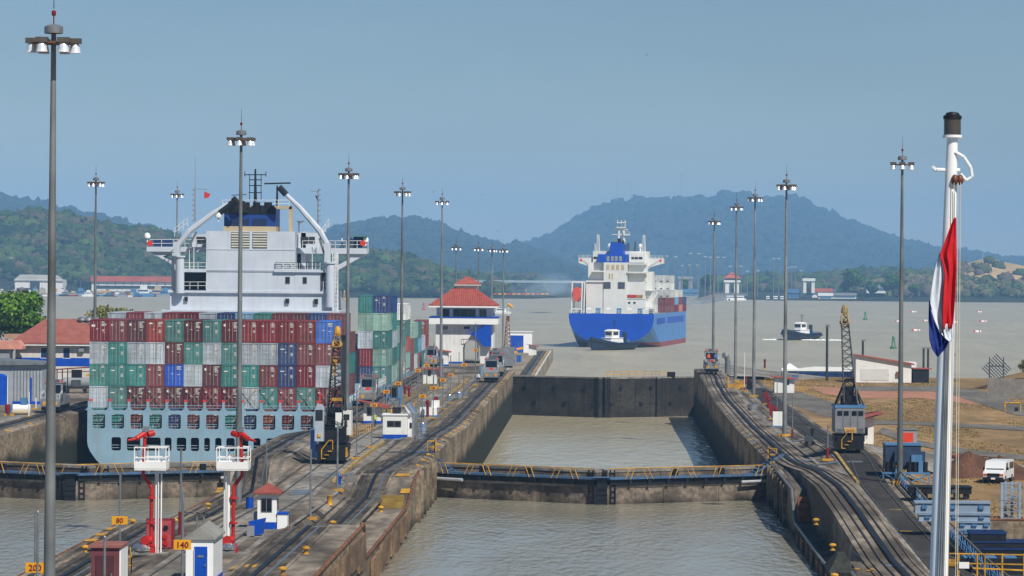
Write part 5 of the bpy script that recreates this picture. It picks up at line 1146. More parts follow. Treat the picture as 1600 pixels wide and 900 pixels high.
wb, wx0, wx1, wD, wz_, wh = hut('booth', 'white booth with blue plinth and wide dark window', 'booth', 598, 636, 649, 686, 2.8, M_WHITE, M_BLUE, 'slab', M_WHITE2, .1, 0, wins=((605.5,626,658,666.5),), base_h=.5)
part(wb, 'annexe', M_WHITE, lambda b: b.box(wx1+.02, wx1+.75, wD+.5, wD+2.4, wz_, wz_+wh-.4)); part(wb, 'annexe_window', M_GLASSB, lambda b: b.box(wx1+.25, wx1+.5, wD+.45, wD+.55, wz_+1.2, wz_+1.8))
part(wb, 'air_conditioner', M_DARK, lambda b: b.box(wx0+1.0, wx0+1.9, wD+1.0, wD+1.8, wz_+wh+.2, wz_+wh+.85))
hut('hut', 'white hut with sloping red roof left of the booth', 'hut', 568, 595, 632, 662, 3.0, M_WHITE, M_BLUE, 'slab', M_ROOF, .9, 0, wins=((574,583,637,649),), slope=.55)
hut('kiosk', 'low white kiosk with thin red roof among the boards', 'kiosk', 660, 682, 577, 600, 3.2, M_WHITE, None, 'slab', M_ROOF, .7, 0, wins=((669,673,579,587),))
hut('kiosk', 'white kiosk with blue door and red roof left of the tower', 'kiosk', 673, 700, 548, 572, 3.5, M_WHITE, M_BLUE, 'slab', M_ROOF, .5, 0, doors=((681,688,552,571,M_BLUE),), slope=.6)
hut('hut', 'small white hut with red roof on the right wall', 'hut', 1210, 1241, 591, 614, 3.2, M_WHITE, None, 'slab', M_ROOF, .55, 0, wins=((1225,1233,594,601),), slope=.35)
hut('hut', 'red roofed white hut half behind the grey crane', 'hut', 1342, 1365, 652, 694, 4.0, M_WHITE, None, 'slab', M_ROOF, 1.0, 0, slope=-.5, doors=((1345,1356,668,680,M_GLASSB),))
hut('shed', 'grey shed with orange red door behind the transformers', 'shed', 1404, 1433, 672, 700, 2.4, M_GREY, None, 'slab', M_GALV, .1, 0, doors=((1408,1427,676,698,mat('orange_red_door', '#d2401f', .5, 0, .1, 2)),))
g_, gx0, gx1, gD, gz0, gh = hut('garage', 'white garage with long sloping red roof by the shore', 'garage', 1337, 1424, 562, 598, 7.0, M_WHITE, None, 'slab', M_ROOF, .5, 0, slope=1.6, doors=((1345,1389,576,594,mat('garage_door_white', '#cfcfca', .5, 0, .04, 1)),))
part(g_, 'side_shed', M_DARK, lambda b: b.box(gx1+.4, gx1+3.1, gD+.5, gD+5, gz0, gz0+2.4)); part(g_, 'side_shed_roof', M_ROOF, lambda b: b.box(gx1+.3, gx1+3.6, gD+.3, gD+5.2, gz0+2.4, gz0+2.55)); part(g_, 'wall_unit', mat('red_brown', '#8a5a4a', .6), lambda b: b.box(gx0+7.1, gx0+8.0, gD-.4, gD-.02, gz0+1.2, gz0+2.0))
part(g_, 'rear_roof', M_WHITE2, lambda b: b.box(gx0+3.2, gx1+1.5, gD+7.2, gD+13, gz0+2.5, gz0+3.4))
hut('workshop', 'white workshop with blue roller door on the far guide wall', 'workshop', 796, 831, 519, 551, 9.0, M_WHITE2, None, 'slab', M_WHITE2, .3, 0, doors=((797,818,524,551,M_BLUE),), z=LOWER)
hut('kiosk', 'tiny red roofed kiosk beside the far workshop', 'kiosk', 826, 838, 540, 555, 4.0, M_WHITE, None, 'slab', M_ROOF, .8, 0, z=LOWER, slope=.5)
o = thing('portable_toilet', 'blue portable toilet on the far guide wall', 'toilet', WZ(810.5, 566, LOWER)); part(o, 'cabin', M_STEELBLUE, lambda b: b.box(-.75,.75,0,1.2,0,1.9), False, True); part(o, 'roof', M_GALV, lambda b: b.box(-.8,.8,-.05,1.25,1.9,2.1), False, True); part(o, 'door', M_BLUE, lambda b: b.box(-.5,.5,-.04,.0,.1,1.8), False, True)
# ------------------------------------------------------------------ control tower
TD = 733.0
def TX(px, py=500): return W(px, py, TD)
tw = thing('control_tower', 'white lock control house with red hipped roofs and blue stair', 'control tower', (TX(730,566).x, TD, 0))
tx0, tx1 = TX(681).x, TX(783-12).x
zs = lambda py: W(727, py, TD).z
def tower_wall(b):
    cx = TX(737).x; aw = 1.75; z1, z2 = 0.0, zs(506); top = zs(545)
    pts = [(tx0,z1),(cx-aw,z1),(cx-aw,top)] + [(cx-aw*math.cos(a), top+aw*math.sin(a)) for a in np.linspace(.15, math.pi-.15, 9)] + [(cx+aw,top),(cx+aw,z1),(tx1,z1),(tx1,z2),(tx0,z2)]
    b.ext(pts, TD, TD+10.5)
part(tw, 'lower_wall', M_WHITE, tower_wall)
part(tw, 'gallery', M_WHITE2, lambda b: b.box(TX(671).x, TX(778).x, TD-1.6, TD+12, zs(506.5), zs(497)))
part(tw, 'gallery_edge', M_BLUE, lambda b: b.box(TX(671).x-.05, TX(778).x+.05, TD-1.65, TD+12.05, zs(497), zs(495)))
part(tw, 'upper_wall', M_WHITE, lambda b: b.box(tx0+.1, tx1-.0, TD+.3, TD+10, zs(495), zs(480)))
for a, c in ((690.5,702),(708,743),(749,760)):
    w = part(tw, 'window', M_GLASSB, lambda b: b.box(TX(a).x, TX(c).x, TD+.22, TD+.35, zs(495), zs(483)))
    if c-a > 20:
        for k in (719.5, 731): part(w, 'mullion', M_GALV, lambda b: b.box(TX(k).x-.05, TX(k).x+.05, TD+.17, TD+.25, zs(495), zs(483)))
for k in (0, 1): part(tw, 'side_window', M_GLASSB, lambda b: b.box(tx1-.02, tx1+.06, TD+1.5+k*4, TD+4.5+k*4, zs(494), zs(483)))
rf = part(tw, 'roof', M_ROOF, lambda b: b.hip(TX(670).x, TX(778).x, TD-1.9, TD+12.3, zs(478), zs(449), 1.9, 1.9, .15))
part(rf, 'fascia', M_WHITE2, lambda b: b.box(TX(670).x+.02, TX(778).x-.02, TD-1.88, TD+12.28, zs(480.5), zs(478)-.002))
part(tw, 'lantern', M_WHITE, lambda b: b.box(TX(711).x, TX(746).x, TD+3, TD+7.5, zs(452), zs(445)))
r2 = part(tw, 'lantern_roof', M_ROOF, lambda b: b.hip(TX(708).x, TX(750).x, TD+2.4, TD+8.2, zs(444.5), zs(432), .3, .3, .1)); part(r2, 'fascia', M_WHITE2, lambda b: b.box(TX(708).x+.05, TX(750).x-.05, TD+2.45, TD+8.15, zs(446), zs(444.5)-.002))
def ribs(b):
    n = 30
    for k in range(n+1):
        f = k/n; xe = TX(670).x+(TX(778).x-TX(670).x)*f; cx = (TX(670).x+TX(778).x)/2; xr_ = max(cx-1.9, min(cx+1.9, xe)); t = 1-abs(xe-xr_)/max(1e-3, (TX(778).x-cx-1.9)); 
        t = max(.05, min(1, t)); y0, y1 = TD-1.95, TD-1.95+(5.2)*t; z0, z1 = zs(478)+.14, zs(478)+.14+(zs(449)-zs(478)-.14)*t
        b.bar((xe, y0, z0+.05), (xe, y1, z1+.05), .06, n=4)
part(rf, 'tile_ridges', mat('roof_ridge_tile', '#8f2f25', .8, 0, .1, 1), ribs)
part(tw, 'stair_housing', M_BLUE, lambda b: b.ext([(TX(x).x, W(x, y, TD).z) for x, y in ((768,503),(768,541),(756,541),(742,525),(736,523))], TD-1.5, TD-.1))
part(tw, 'stair_rail', M_BLUE, lambda b: (b.tube([(TX(729).x,TD-1.55,zs(522)),(TX(737).x,TD-1.55,zs(522)),(TX(757).x,TD-1.55,zs(506))], .08, 4), b.tube([(TX(729).x,TD-1.55,zs(514)),(TX(739).x,TD-1.55,zs(514)),(TX(757).x,TD-1.55,zs(498)),(TX(764).x,TD-1.55,zs(498))], .05, 4), [b.bar((TX(k).x,TD-1.55,zs(522 if k < 738 else 522-(k-738)*.8)),(TX(k).x,TD-1.55,zs((522 if k < 738 else 522-(k-738)*.8)-8)),.05,n=4) for k in (729,733,738,743,748,753)]))
part(tw, 'wall_vent', M_GALV, lambda b: b.box(TX(691).x, TX(700).x, TD-.06, TD+.05, zs(515), zs(510)))
part(tw, 'stair_door', M_GLASSB, lambda b: b.box(TX(725).x, TX(734).x, TD-.05, TD+.05, zs(514), zs(510)))
part(tw, 'plinth', M_BLUE, lambda b: (b.box(tx0-.04, TX(737).x-1.78, TD-.05, TD+10.6, 0, .35)))
# ------------------------------------------------------------------ foreground equipment on the centre wall
def at(px, py): return site(px, py)
p = at(248, 858); o = thing('pump_cabinet', 'open red pump cabinet beside the left fire monitor', 'cabinet', p)
part(o, 'case', M_MAROON, lambda b: (b.box(-.85,.95,.1,.9,0,1.95)), False, True); part(o, 'door', mat('cabinet_pink_red', '#a8474a', .5, 0, .15, 1.5), lambda b: (b.box(-.82,-.02,.02,.1,.1,1.85), b.box(.02,.8,.02,.1,.1,1.85)), False, True)
for x, z in ((-.4,1.4),(.45,1.4),(-.4,.7),(.4,.8),(.45,.4)): part(o, 'valve_wheel', M_RED if z < 1 else M_BLACK, lambda b: b.bar((x,-.06,z),(x,.05,z),.16,n=10), True, True)
def mushroom(px, py, label, r=.45):
    p = at(px, py); o = thing('roof_vent', label, 'vent', p); part(o, 'hood', M_ALU, lambda b: b.lathe((0,0,0), [(r*.7,.25),(r*1.1,.32),(r*1.15,.5),(r*.8,.72),(r*.2,.85)], 18), True, True); part(o, 'base', M_GALV, lambda b: b.box(-r*.9,r*.9,-r*.9,r*.9,0,.26), False, True)
mushroom(223, 868, 'shiny mushroom vent left of the left fire monitor', .58); mushroom(357, 866, 'shiny mushroom vent behind the white shed', .5)
def yellow_rail(label, pts, h=1.0, r=.045, par=None):
    ps = [at(*q) for q in pts]; o = thing('guard_rail', label, 'railing', ps[0]); part(o, 'rails', M_YEL, lambda b: b.rail(ps, h, r, 2, 1.0))
yellow_rail('yellow guard rail beside the maroon shed', [(194,898),(205,896),(203,880)])
yellow_rail('yellow fence behind the black crane near the red roofed hut', [(545,682),(582,676)], 1.1)
yellow_rail('yellow handrails in front of the control tower pit', [(712,602),(728,602)], .9); yellow_rail('yellow barrier beside the round tanks', [(705,612),(722,612)], .9)
yellow_rail('yellow barrier by the grey crane and clay path', [(1240,614),(1262,612)], .8); yellow_rail('yellow barrier behind the small white hut', [(1195,600),(1275,601)], .9)
def tank(px, py, r, h, label, top=True):
    p = at(px, py); o = thing('tank', label, 'tank', p); part(o, 'shell', M_ALU if top else M_GALV, lambda b: b.lathe((0,0,0), [(r,0),(r,h*.9),(r*.85,h),(r*.1,h*1.04)], 18), True, True); part(o, 'band', M_GALV, lambda b: (b.lathe((0,0,h*.3), [(r*1.02,0),(r*1.02,.08)], 18), b.lathe((0,0,h*.7), [(r*1.02,0),(r*1.02,.08)], 18)), True, True)
tank(407, 825, .5, 1.15, 'round grey drum behind the blue tipping bin', False)
for px, py, r, h, lb in ((702,626,.42,.9,'left one of three round silver vents by the centre track'),(717,622,.5,.95,'middle one of three round silver vents by the centre track'),(727,618,.4,.6,'right one of three round silver vents by the centre track'),(752,592,.42,2.2,'stacked silver tank beside the nearest chamber locomotive'),
    (660,680,.42,1.4,'silver drum right of the white and blue booth'),(655,688,.6,.5,'low silver drum right of the booth'),(1176,642,.7,.95,'round silver vent at the second right mast')): tank(px, py, r, h, lb)
p = at(646, 682); o = thing('vent_pipe', 'big bent silver pipe behind the booth', 'pipe', p); part(o, 'riser', M_ALU, lambda b: b.bar((0,0,0),(0,0,2.6),.5,n=16), True, True); part(o, 'elbow', M_ALU, lambda b: b.bar((0,0,2.5),(-.7,-.1,3.6),.52,n=16), True, True)
p = at(402, 838); o = thing('tipping_bin', 'royal blue tipping bin beside the booth', 'bin', p); part(o, 'tub', M_BLUE, lambda b: b.ext([(-.6,1.0),(.55,1.25),(.4,.2),(-.1,.1)], -.5, .5), False, True); part(o, 'frame', M_GREY, lambda b: (b.box(-.65,-.15,-.6,.2,.0,.75), b.box(-.7,.5,-.6,.6,0,.06)), False, True)
p = at(390, 795); o = thing('blue_drum', 'small blue drum left of the hip roofed booth', 'drum', p); part(o, 'shell', M_BLUE, lambda b: b.lathe((0,0,0), [(.3,0),(.3,.85)], 12), True, True); part(o, 'lid', M_NAVY, lambda b: b.lathe((0,0,.85), [(.32,0),(.3,.06)], 12), True, True)
p = at(672, 652); o = thing('tarp_crates', 'white covered crates with blue trim on the centre wall', 'crate', p); part(o, 'cover', M_WHITE2, lambda b: (b.box(-1.3,.9,-.6,.9,.3,1.3), b.box(.2,1.2,.0,1.2,1.3,2.2)), False, True); part(o, 'trim', M_STEELBLUE, lambda b: b.box(-1.35,1.2,-.65,.95,0,.3), False, True)
p = at(614, 640); o = thing('bottle_rack', 'light blue steel frame holding black bottles', 'frame', p)
part(o, 'frame', M_STEELBLUE, lambda b: ([b.bar((x,y,0),(x,y,3.1),.13,n=6) for x in (-.95,.95) for y in (0,1.4)], b.bar((-.95,0,0.3),(.95,0,1.6),.07), b.bar((.95,0,.3),(-.95,0,1.6),.07), b.box(-1.1,1.1,-.1,1.5,1.5,1.65), [b.bar((x,.0,1.6),(x,.0,3.1),.28,n=10) for x in (-.75,.75)]), False, True); part(o, 'bottle', M_BLACK, lambda b: b.bar((0,.6,1.65),(0,.6,3.0),.4,n=12), True, True)
p = at(497, 815); o = thing('blue_cabinet', 'small blue hydrant post on the crane track', 'hydrant', at(530, 757)); part(o, 'body', M_BLUE, lambda b: b.lathe((0,0,0), [(.18,0),(.16,.7),(.2,.75),(.1,.95)], 10), True, True); part(o, 'nozzle', M_NAVY, lambda b: b.bar((0,0,.6),(.25,-.1,.6),.07), True, True)
p = at(443, 705)
p = at(482, 714); o = thing('blue_locker', 'tall blue locker left of the black crane', 'locker', at(490, 716)); part(o, 'case', M_STEELBLUE, lambda b: b.box(-.35,.35,0,.6,0,2.9), False, True); part(o, 'door', M_NAVY, lambda b: b.box(-.3,.3,-.03,0,.1,2.8), False, True)
def hydrant(px, py, label, h=1.5, arrow=False):
    p = at(px, py); o = thing('hydrant', label, 'hydrant', p, 'dark red hydrants and marker posts')
    part(o, 'body', M_MAROON, lambda b: (b.ext([(-.25,h*.25),(.25,h*.25),(.38,h*.75),(.2,h),(-.2,h),(-.38,h*.75)], -.12, .12) if arrow else b.lathe((0,0,0), [(.2,0),(.18,h*.7),(.26,h*.75),(.22,h*.95),(.05,h)], 10)), not arrow, True)
    part(o, 'foot', M_YEL, lambda b: b.box(-.45,.45,-.35,.35,0,.14), False, True)
    part(o, 'stem', M_MAROON, lambda b: b.bar((0,0,.1),(0,0,h*.4),.07), False, True)
for px, py, lb, h, ar in ((668,653,'dark red hydrant before the white crates',2.4,0),(681,645,'dark red shield marker right of the white crates',2.2,1),(633,618,'dark red marker beside the light mast by the bow',1.6,0),(639,622,'tall dark red pipe post by the bow mast',1.8,0),(1165,602,'dark red hydrant by the gooseneck vent',1.6,0),(1201,640,'dark red hydrant by the third right mast',1.8,0),(1197,632,'dark red diamond marker left of the small hut',1.9,1),(1206,655,'dark red shield marker left of the white cabinet',2.0,1),(1212,658,'dark red marker behind the white cabinet',1.9,0),(684,590,'dark red post beside the low kiosk',1.5,0),(1195,576,'red and yellow valve stand at the end of the right wall',1.9,0)):
    hydrant(px, py, lb, h, ar)
p = at(1215, 667); o = thing('white_cabinet', 'white control cabinet with blue foot at the third right mast', 'cabinet', p); part(o, 'case', M_WHITE, lambda b: b.box(-.6,.6,0,1.0,.15,1.9), False, True); part(o, 'foot', M_STEELBLUE, lambda b: b.box(-.7,.75,-.1,1.1,0,.15), False, True)
p = at(1266, 696); o = thing('pump_cart', 'small dark pump on wheels near the grey crane', 'pump', p); part(o, 'motor', M_LOCOD, lambda b: (b.box(-.6,.3,-.4,.4,.3,1.0), b.bar((-.3,0,1.0),(-.3,0,1.1),.35)), False, True); part(o, 'stack', M_DARK, lambda b: (b.bar((.2,0,1.0),(.2,0,1.9),.13), b.box(0,.4,-.1,.2,1.4,1.7)), False, True); [part(o, 'wheel', M_BLACK, lambda b: b.bar((x,-.5,.25),(x,-.38,.25),.25,n=10), True, True) for x in (-.45,.3)]
p = Vector((W(1137,572,645).x, 645, gz(22, 645))); o = thing('gooseneck_vent', 'big grey gooseneck vent at the end of the right wall', 'vent', p)
part(o, 'stack', M_GALV, lambda b: b.bar((0,0,0),(0,0,2.6),.5,n=14), True, True); part(o, 'neck', M_GALV, lambda b: b.bar((0,0,2.5),(-.25,-.2,3.5),.48,n=14), True, True); part(o, 'mouth', M_GREY, lambda b: b.bar((-.2,-.1,3.4),(-.75,-.6,3.5),.46,.5,14), True, True); part(o, 'base_block', C_PALE, lambda b: b.box(-.9,.9,-.8,.8,0,.3), False, True)
p = Vector((W(1234,575,640).x, 640, 0)); o = thing('canopy_tent', 'white peaked canopy tent on the right shore', 'tent', p)
part(o, 'canopy', M_WHITE2, lambda b: b.hip(-1.55,1.55,-1.5,1.5,1.75,3.05,.02,.02,.3), False, True); [part(o, 'leg', M_GALV, lambda b: b.bar((x,y,0),(x,y,1.8),.04), False, True) for x in (-1.4,1.4) for y in (-1.4,1.4)]
p = Vector((W(1242,580,630).x, 630, 0)); o = thing('blue_barrel', 'bright blue bin beneath the canopy tent', 'bin', p); part(o, 'body', M_STEELBLUE, lambda b: b.box(-.45,.45,-.4,.4,0,1.1), False, True); part(o, 'lid', M_BLUE, lambda b: b.box(-.48,.48,-.43,.43,1.1,1.2), False, True)
# stair pit with yellow sides on the right wall
p = at(1150, 608); o = thing('stair_pit', 'yellow walled stair pit on the right wall', 'stair pit', p)
part(o, 'side_wall', M_YEL, lambda b: b.ext([(-1.2,0),(1.4,0),(1.4,1.4),(-1.2,.6)], 1.6, 1.8, 'y'), False, True); part(o, 'opening', M_BLACK, lambda b: b.ext([(1.6,0),(3.2,0),(1.9,2.2)], -.3, .2, 'y'), False, True); part(o, 'end_wall', M_YEL, lambda b: b.box(-1.4,-1.2,-.8,1.8,0,1.9), False, True)
p = site(1312, 889); o = thing('tarpaulin_heap', 'dark tarpaulin heap on the right edge at the bottom', 'tarpaulin', p)
part(o, 'cloth', mat('dark_tarp', '#33352f', .9, 0, .3, 2, bump=.5), lambda b: b.hip(-.9,1.0,-3,3,0,1.1,.25,1.0,.02), False, True); part(o, 'beam', M_BLACK, lambda b: b.bar((1.1,-3,1.0),(1.1,3,.9),.12), False, True)

o = thing('windsock', 'orange windsock beside the control tower', 'windsock', (W(800,560,800).x, 800, LOWER)); wsz = W(800,478,800).z-LOWER
part(o, 'pole', M_WHITE2, lambda b: b.bar((-.9,0,0),(-.9,0,wsz+.6),.07), False, True); part(o, 'sock', M_ORANGE, lambda b: b.bar((-.9,0,wsz+.4),(.1,-.2,wsz-.4),.34,.18,10), True, True)
# ------------------------------------------------------------------ yard beside the right wall
def yardp(px, py, z=0.0): return WZ(px, py, z)
def blue_rail():
    o = thing('ramp_railing', 'long light blue lattice railing along the dark ramp', 'railing', (27.4, 250, gz(27.4, 250)))
    pts = [Vector((27.35, d, gz(27.3, d))) for d in np.arange(232, 352, 2.0)]
    part(o, 'rails', M_STEELBLUE, lambda b: [b.tube([p+Vector((0,0,h)) for p in pts], .05, 4) for h in (.15, .6, 1.15)])
    for i, p in enumerate(pts[::2]): part(o, 'rail_post', M_STEELBLUE, lambda b: b.bar(p-Vector((0,0,.2)), p+Vector((0,0,1.2)), .05, n=4))
    part(o, 'lattice', M_STEELBLUE, lambda b: [(b.bar(a+Vector((0,0,.15)), c+Vector((0,0,1.15)), .03, n=4)) for a, c in zip(pts, pts[1:])])
    part(o, 'kick_plate', M_NAVY, lambda b: ribbon(b, pts, .08, .12, .35)); part(o, 'hand_rail', mat('brass_rail', '#a9906a', .5, .2, .1, 1), lambda b: b.tube([p+Vector((0,0,1.22)) for p in pts], .045, 5))
blue_rail()
# transformer bank
tb = yardp(1430, 757); o = thing('transformer_bank', 'dark blue transformer bank on a light blue braced frame', 'transformer', tb)
kx = pxl(tb.y)
def TB(px): return (px-1430)*kx
def TZ(py): return (757-py)*kx
part(o, 'casing', mat('transformer_blue', '#2a3d57', .5, 0, .15, 1), lambda b: (b.box(TB(1385),TB(1440),1.0,4.5,TZ(735),TZ(697)), b.box(TB(1398),TB(1446),.4,1.0,TZ(728),TZ(706))), False, True)
part(o, 'casing_top', M_STEELBLUE, lambda b: (b.box(TB(1384),TB(1441),.9,4.6,TZ(697),TZ(695)), b.box(TB(1424),TB(1441),.2,.5,TZ(722),TZ(711))), False, True)
for px in (1387,1396,1405,1421,1430,1446): part(o, 'capacitor', M_BLACK, lambda b: b.bar((TB(px),.3,TZ(740)),(TB(px),.3,TZ(722)),.24,n=12), True, True)
for px in (1380,1412,1416,1452): part(o, 'frame_post', M_STEELBLUE, lambda b: b.bar((TB(px),0,0),(TB(px),0,TZ(738)),.09,n=4), False, True)
part(o, 'frame_beam', M_STEELBLUE, lambda b: (b.box(TB(1378),TB(1453),-.1,.1,TZ(741),TZ(738)), b.bar((TB(1380),0,0),(TB(1412),0,TZ(740)),.06), b.bar((TB(1412),0,0),(TB(1380),0,TZ(740)),.06), b.bar((TB(1416),0,0),(TB(1452),0,TZ(740)),.06), b.bar((TB(1452),0,0),(TB(1416),0,TZ(740)),.06)), False, True)
part(o, 'pale_panel', M_STEELBLUE, lambda b: b.box(TB(1435),TB(1442),-.05,.2,TZ(738),TZ(721)), False, True)
# black flat wagon
wg = yardp(1468, 781); kx = pxl(wg.y); o = thing('flat_wagon', 'black flat wagon below the transformer bank', 'wagon', wg)
part(o, 'bed', M_BLACK, lambda b: b.box((1422-1468)*kx,(1518-1468)*kx,0,2.5,.5,1.05), False, True); part(o, 'deck', M_DARK, lambda b: b.box((1420-1468)*kx,(1519-1468)*kx,-.1,2.6,1.05,1.15), False, True)
for px in (1430,1445,1495,1510): part(o, 'wheel', M_DARK, lambda b: b.bar(((px-1468)*kx,.1,.3),((px-1468)*kx,.3,.3),.3,n=10), True, True)
for px in (1435, 1490): part(o, 'number_plate', M_LOCOD, lambda b: b.box((px-3-1468)*kx,(px+4-1468)*kx,-.03,0,.6,.9), False, True)
# stacks of pale blue beams
M_PBLUE = mat('pale_blue_paint', '#8d9fb1', .45, 0, .08, .6, dirt='#6a7f94')
def beam(px0, px1, py0, py1, z, label, off=0):
    p = WZ((px0+px1)/2, py1, z); k = pxl(p.y); o = thing('steel_beam', label, 'beam', p, 'stacked pale blue steel beams'); hw = (px1-px0)/2*k; h = (py1-py0)*k
    part(o, 'web', M_PBLUE, lambda b: b.box(-hw,hw,.15,1.2,0,h*.82), False, True); part(o, 'flange', M_PBLUE, lambda b: (b.box(-hw-.08,hw+.05,0,1.4,h*.82,h), b.box(-hw-.08,hw+.05,0,1.4,-.0,h*.1)), False, True)
    for f in (-.7, 0, .75): part(o, 'lug', M_STEELBLUE, lambda b: b.box(hw*f-.18,hw*f+.18,-.05,.15,h*.35,h*.65), False, True)
zb = -2.3
ps = W(1500, 838, 284.0); kk = pxl(ps.y)
def beam2(px0, px1, py0, py1, label):
    o = thing('steel_beam', label, 'beam', (W(px0,838,ps.y).x, ps.y, W(1500,py1,ps.y).z), 'stacked pale blue steel beams'); L_ = (px1-px0)*kk; h = (py1-py0)*kk
    part(o, 'web', M_PBLUE, lambda b: b.box(0,L_,.12,1.4,h*.08,h*.84), False, True); part(o, 'top_flange', M_PBLUE, lambda b: b.box(-.05,L_+.05,0,1.6,h*.84,h-.01), False, True); part(o, 'bottom_flange', M_PBLUE, lambda b: b.box(-.05,L_+.05,0,1.6,.0,h*.08), False, True)
    for f in (.12, .5, .88): part(o, 'lug', M_STEELBLUE, lambda b: b.box(L_*f-.2,L_*f+.2,-.04,.13,h*.4,h*.7), False, True)
for a, c, e, f_, lb in ((1430,1547,784,803,'topmost pale blue beam of the yard stack, longest'),(1436,1547,803.2,815,'second pale blue beam of the yard stack'),(1498,1547,815.2,827,'third pale blue beam of the yard stack'),(1498,1522,827.2,838,'lowest short pale blue beam of the yard stack')): beam2(a, c, e, f_, lb)
part(None, 'x', M_BLACK, lambda b: b.box(0,0.01,0,0.01,-20,-19.99)) if False else None
o = thing('beam_trestle', 'dark steel trestle under the pale blue beams', 'trestle', (W(1470,838,ps.y).x, ps.y+.3, zb)); part(o, 'block', M_DARK, lambda b: b.box(-1.6,1.0,0,1.4,0,1.33), False, True); part(o, 'leg', M_DARK, lambda b: b.box(1.6,2.2,0,1.4,0,1.33), False, True)
# dark trays and lattice frames in the pit
pt = W(1540, 868, 279.0); kt = pxl(pt.y)
for k, (a, c, e, f_, lb) in enumerate(((1488,1640,855,868,'long black pallet at the base of the yard stack'),(1512,1640,845,855,'black tray with lettering in the yard pit'),(1516,1572,830,845,'square dark mesh tray on top of the yard pit stack'))):
    o = thing('steel_tray', lb, 'tray', (W(a,868,pt.y).x, pt.y-k*.01, W(a,f_,pt.y).z), 'dark trays stacked in the pit'); L_ = (c-a)*kt; h = (f_-e)*kt
    part(o, 'tray', M_DARK if k else M_BLACK, lambda b: b.box(0,L_,0,3.0-.4*k,0,h*.7), False, True); part(o, 'rim', M_NAVY, lambda b: (b.box(-.05,L_+.05,-.05,.1,h*.7,h-.012), b.box(-.05,L_+.05,2.7-.4*k,2.9-.4*k,h*.7,h-.012), b.box(L_*.48,L_*.52,.1,2.7-.4*k,h*.7,h-.012)), False, True)
o = thing('grating_pack', 'pack of steel gratings behind the yellow railing', 'grating', (W(1500,900,pt.y-14).x, pt.y-14, zb)); part(o, 'pack', M_DARK, lambda b: b.box(0,9,0,2,0,1.2), False, True); [part(o, 'grating', M_STEELBLUE, lambda b: b.box(.3+k*1.5,1.2+k*1.5,.1,1.9,1.2,1.27), False, True) for k in range(6)]
o = thing('pit_railing', 'yellow railing with white plate at the bottom right corner', 'railing', (27.3, 232, zb)); yr = 236.0
yp = lambda px, py: W(px, py, yr)
part(o, 'rail', M_YEL, lambda b: [b.bar(yp(1483,y), yp(1640,y+3), .05, n=5) for y in (865,880)] + [b.bar(yp(1520,888), yp(1640,893), .06, n=5)])
for px in (1498,1527,1539,1566,1600): part(o, 'rail_post', M_YEL, lambda b: b.bar(yp(px,865), Vector((yp(px,865).x, yr, zb)), .07, n=5))
part(o, 'white_plate', M_WHITE2, lambda b: b.box(yp(1505,0).x, yp(1521,0).x, yr-.15, yr-.1, yp(0+1510,888).z, yp(1510,878).z)); part(o, 'end_panel', M_YEL, lambda b: b.box(yp(1486,0).x, yp(1503,0).x, yr+.2, yr+.26, yp(1490,888).z, yp(1490,873).z))
# pit wall coping pipe, wire line and blue lattice towers
o = thing('pit_curb', 'rusty pipe curb along the top of the pit wall', 'curb', (30, 288.4, 0)); part(o, 'pipe', M_RUST, lambda b: b.bar((27.8,288.3,.12),(60,288.3,.12),.1)); part(o, 'wire', M_GALV, lambda b: (b.bar((31.5,289,1.6),(60,289,1.6),.03), b.bar((31.5,289,1.0),(60,289,1.0),.03)))
pl_ = yardp(1580, 811); kl = pxl(pl_.y); o = thing('lattice_frame', 'light blue lattice tower section standing in the yard', 'frame', pl_)
for px in (1565,1574,1584,1593):
    part(o, 'leg', M_PBLUE, lambda b: b.bar(((px-1580)*kl,(0 if px in (1565,1593) else 1.5),0),((px-1580)*kl,(0 if px in (1565,1593) else 1.5),57*kl),.14,n=4), False, True)
part(o, 'bracing', M_PBLUE, lambda b: (lattice(b, (0,.7,0), (0,.7,56*kl), 1.4, 1.4, 5, .04, .035), b.box(-15*kl,13*kl,-.05,.05,55*kl,57*kl), b.box(-15*kl,13*kl,-.05,.05,0,2*kl)), False, True)
o2 = thing('lattice_frame', 'light blue lattice tower section cut by the right edge', 'frame', yardp(1612, 811)); part(o2, 'leg', M_PBLUE, lambda b: (b.bar((-.6,0,0),(-.6,0,2.9),.12,n=4), b.bar((.6,0,0),(.6,0,2.9),.12,n=4)), False, True); part(o2, 'bracing', M_PBLUE, lambda b: lattice(b, (0,.5,0), (0,.5,2.8), 1.0, 1.0, 4, .04, .03), False, True)
# earth mound, pipes, stones
def heap(name, label, cat, px, py, rx, ry, h, m, seed=1):
    p = yardp(px, py); r = np.random.default_rng(seed); b = MB(); n, mm = 26, 9; vs = []
    for j in range(mm+1):
        f = j/mm
        for i in range(n):
            a = 2*math.pi*i/n; rr = (1-f)*(1+.25*math.sin(3*a+seed)+.16*(r.random()-.5)); vs.append((p.x+rx*rr*math.cos(a), p.y+ry*rr*math.sin(a), p.z-.05+h*(f**.75)*(1+.15*(r.random()-.5))))
    b.add(vs, [(j*n+i, j*n+(i+1) % n, (j+1)*n+(i+1) % n, (j+1)*n+i) for j in range(mm) for i in range(n)]); o = b.build(name, m, None, True); return tag(o, label, cat)
C_SOIL = concrete('excavated_soil', '#6b4a38', '#4a3428', amt=.7, scale=.6)
heap('soil_heap', 'brown heap of excavated soil left of the white van', 'soil heap', 1515, 742, 3.6, 6.0, 2.3, C_SOIL, 2); heap('soil_heap', 'lower brown soil heap behind the white van', 'soil heap', 1560, 742, 3.8, 8.0, 1.9, C_SOIL, 5)
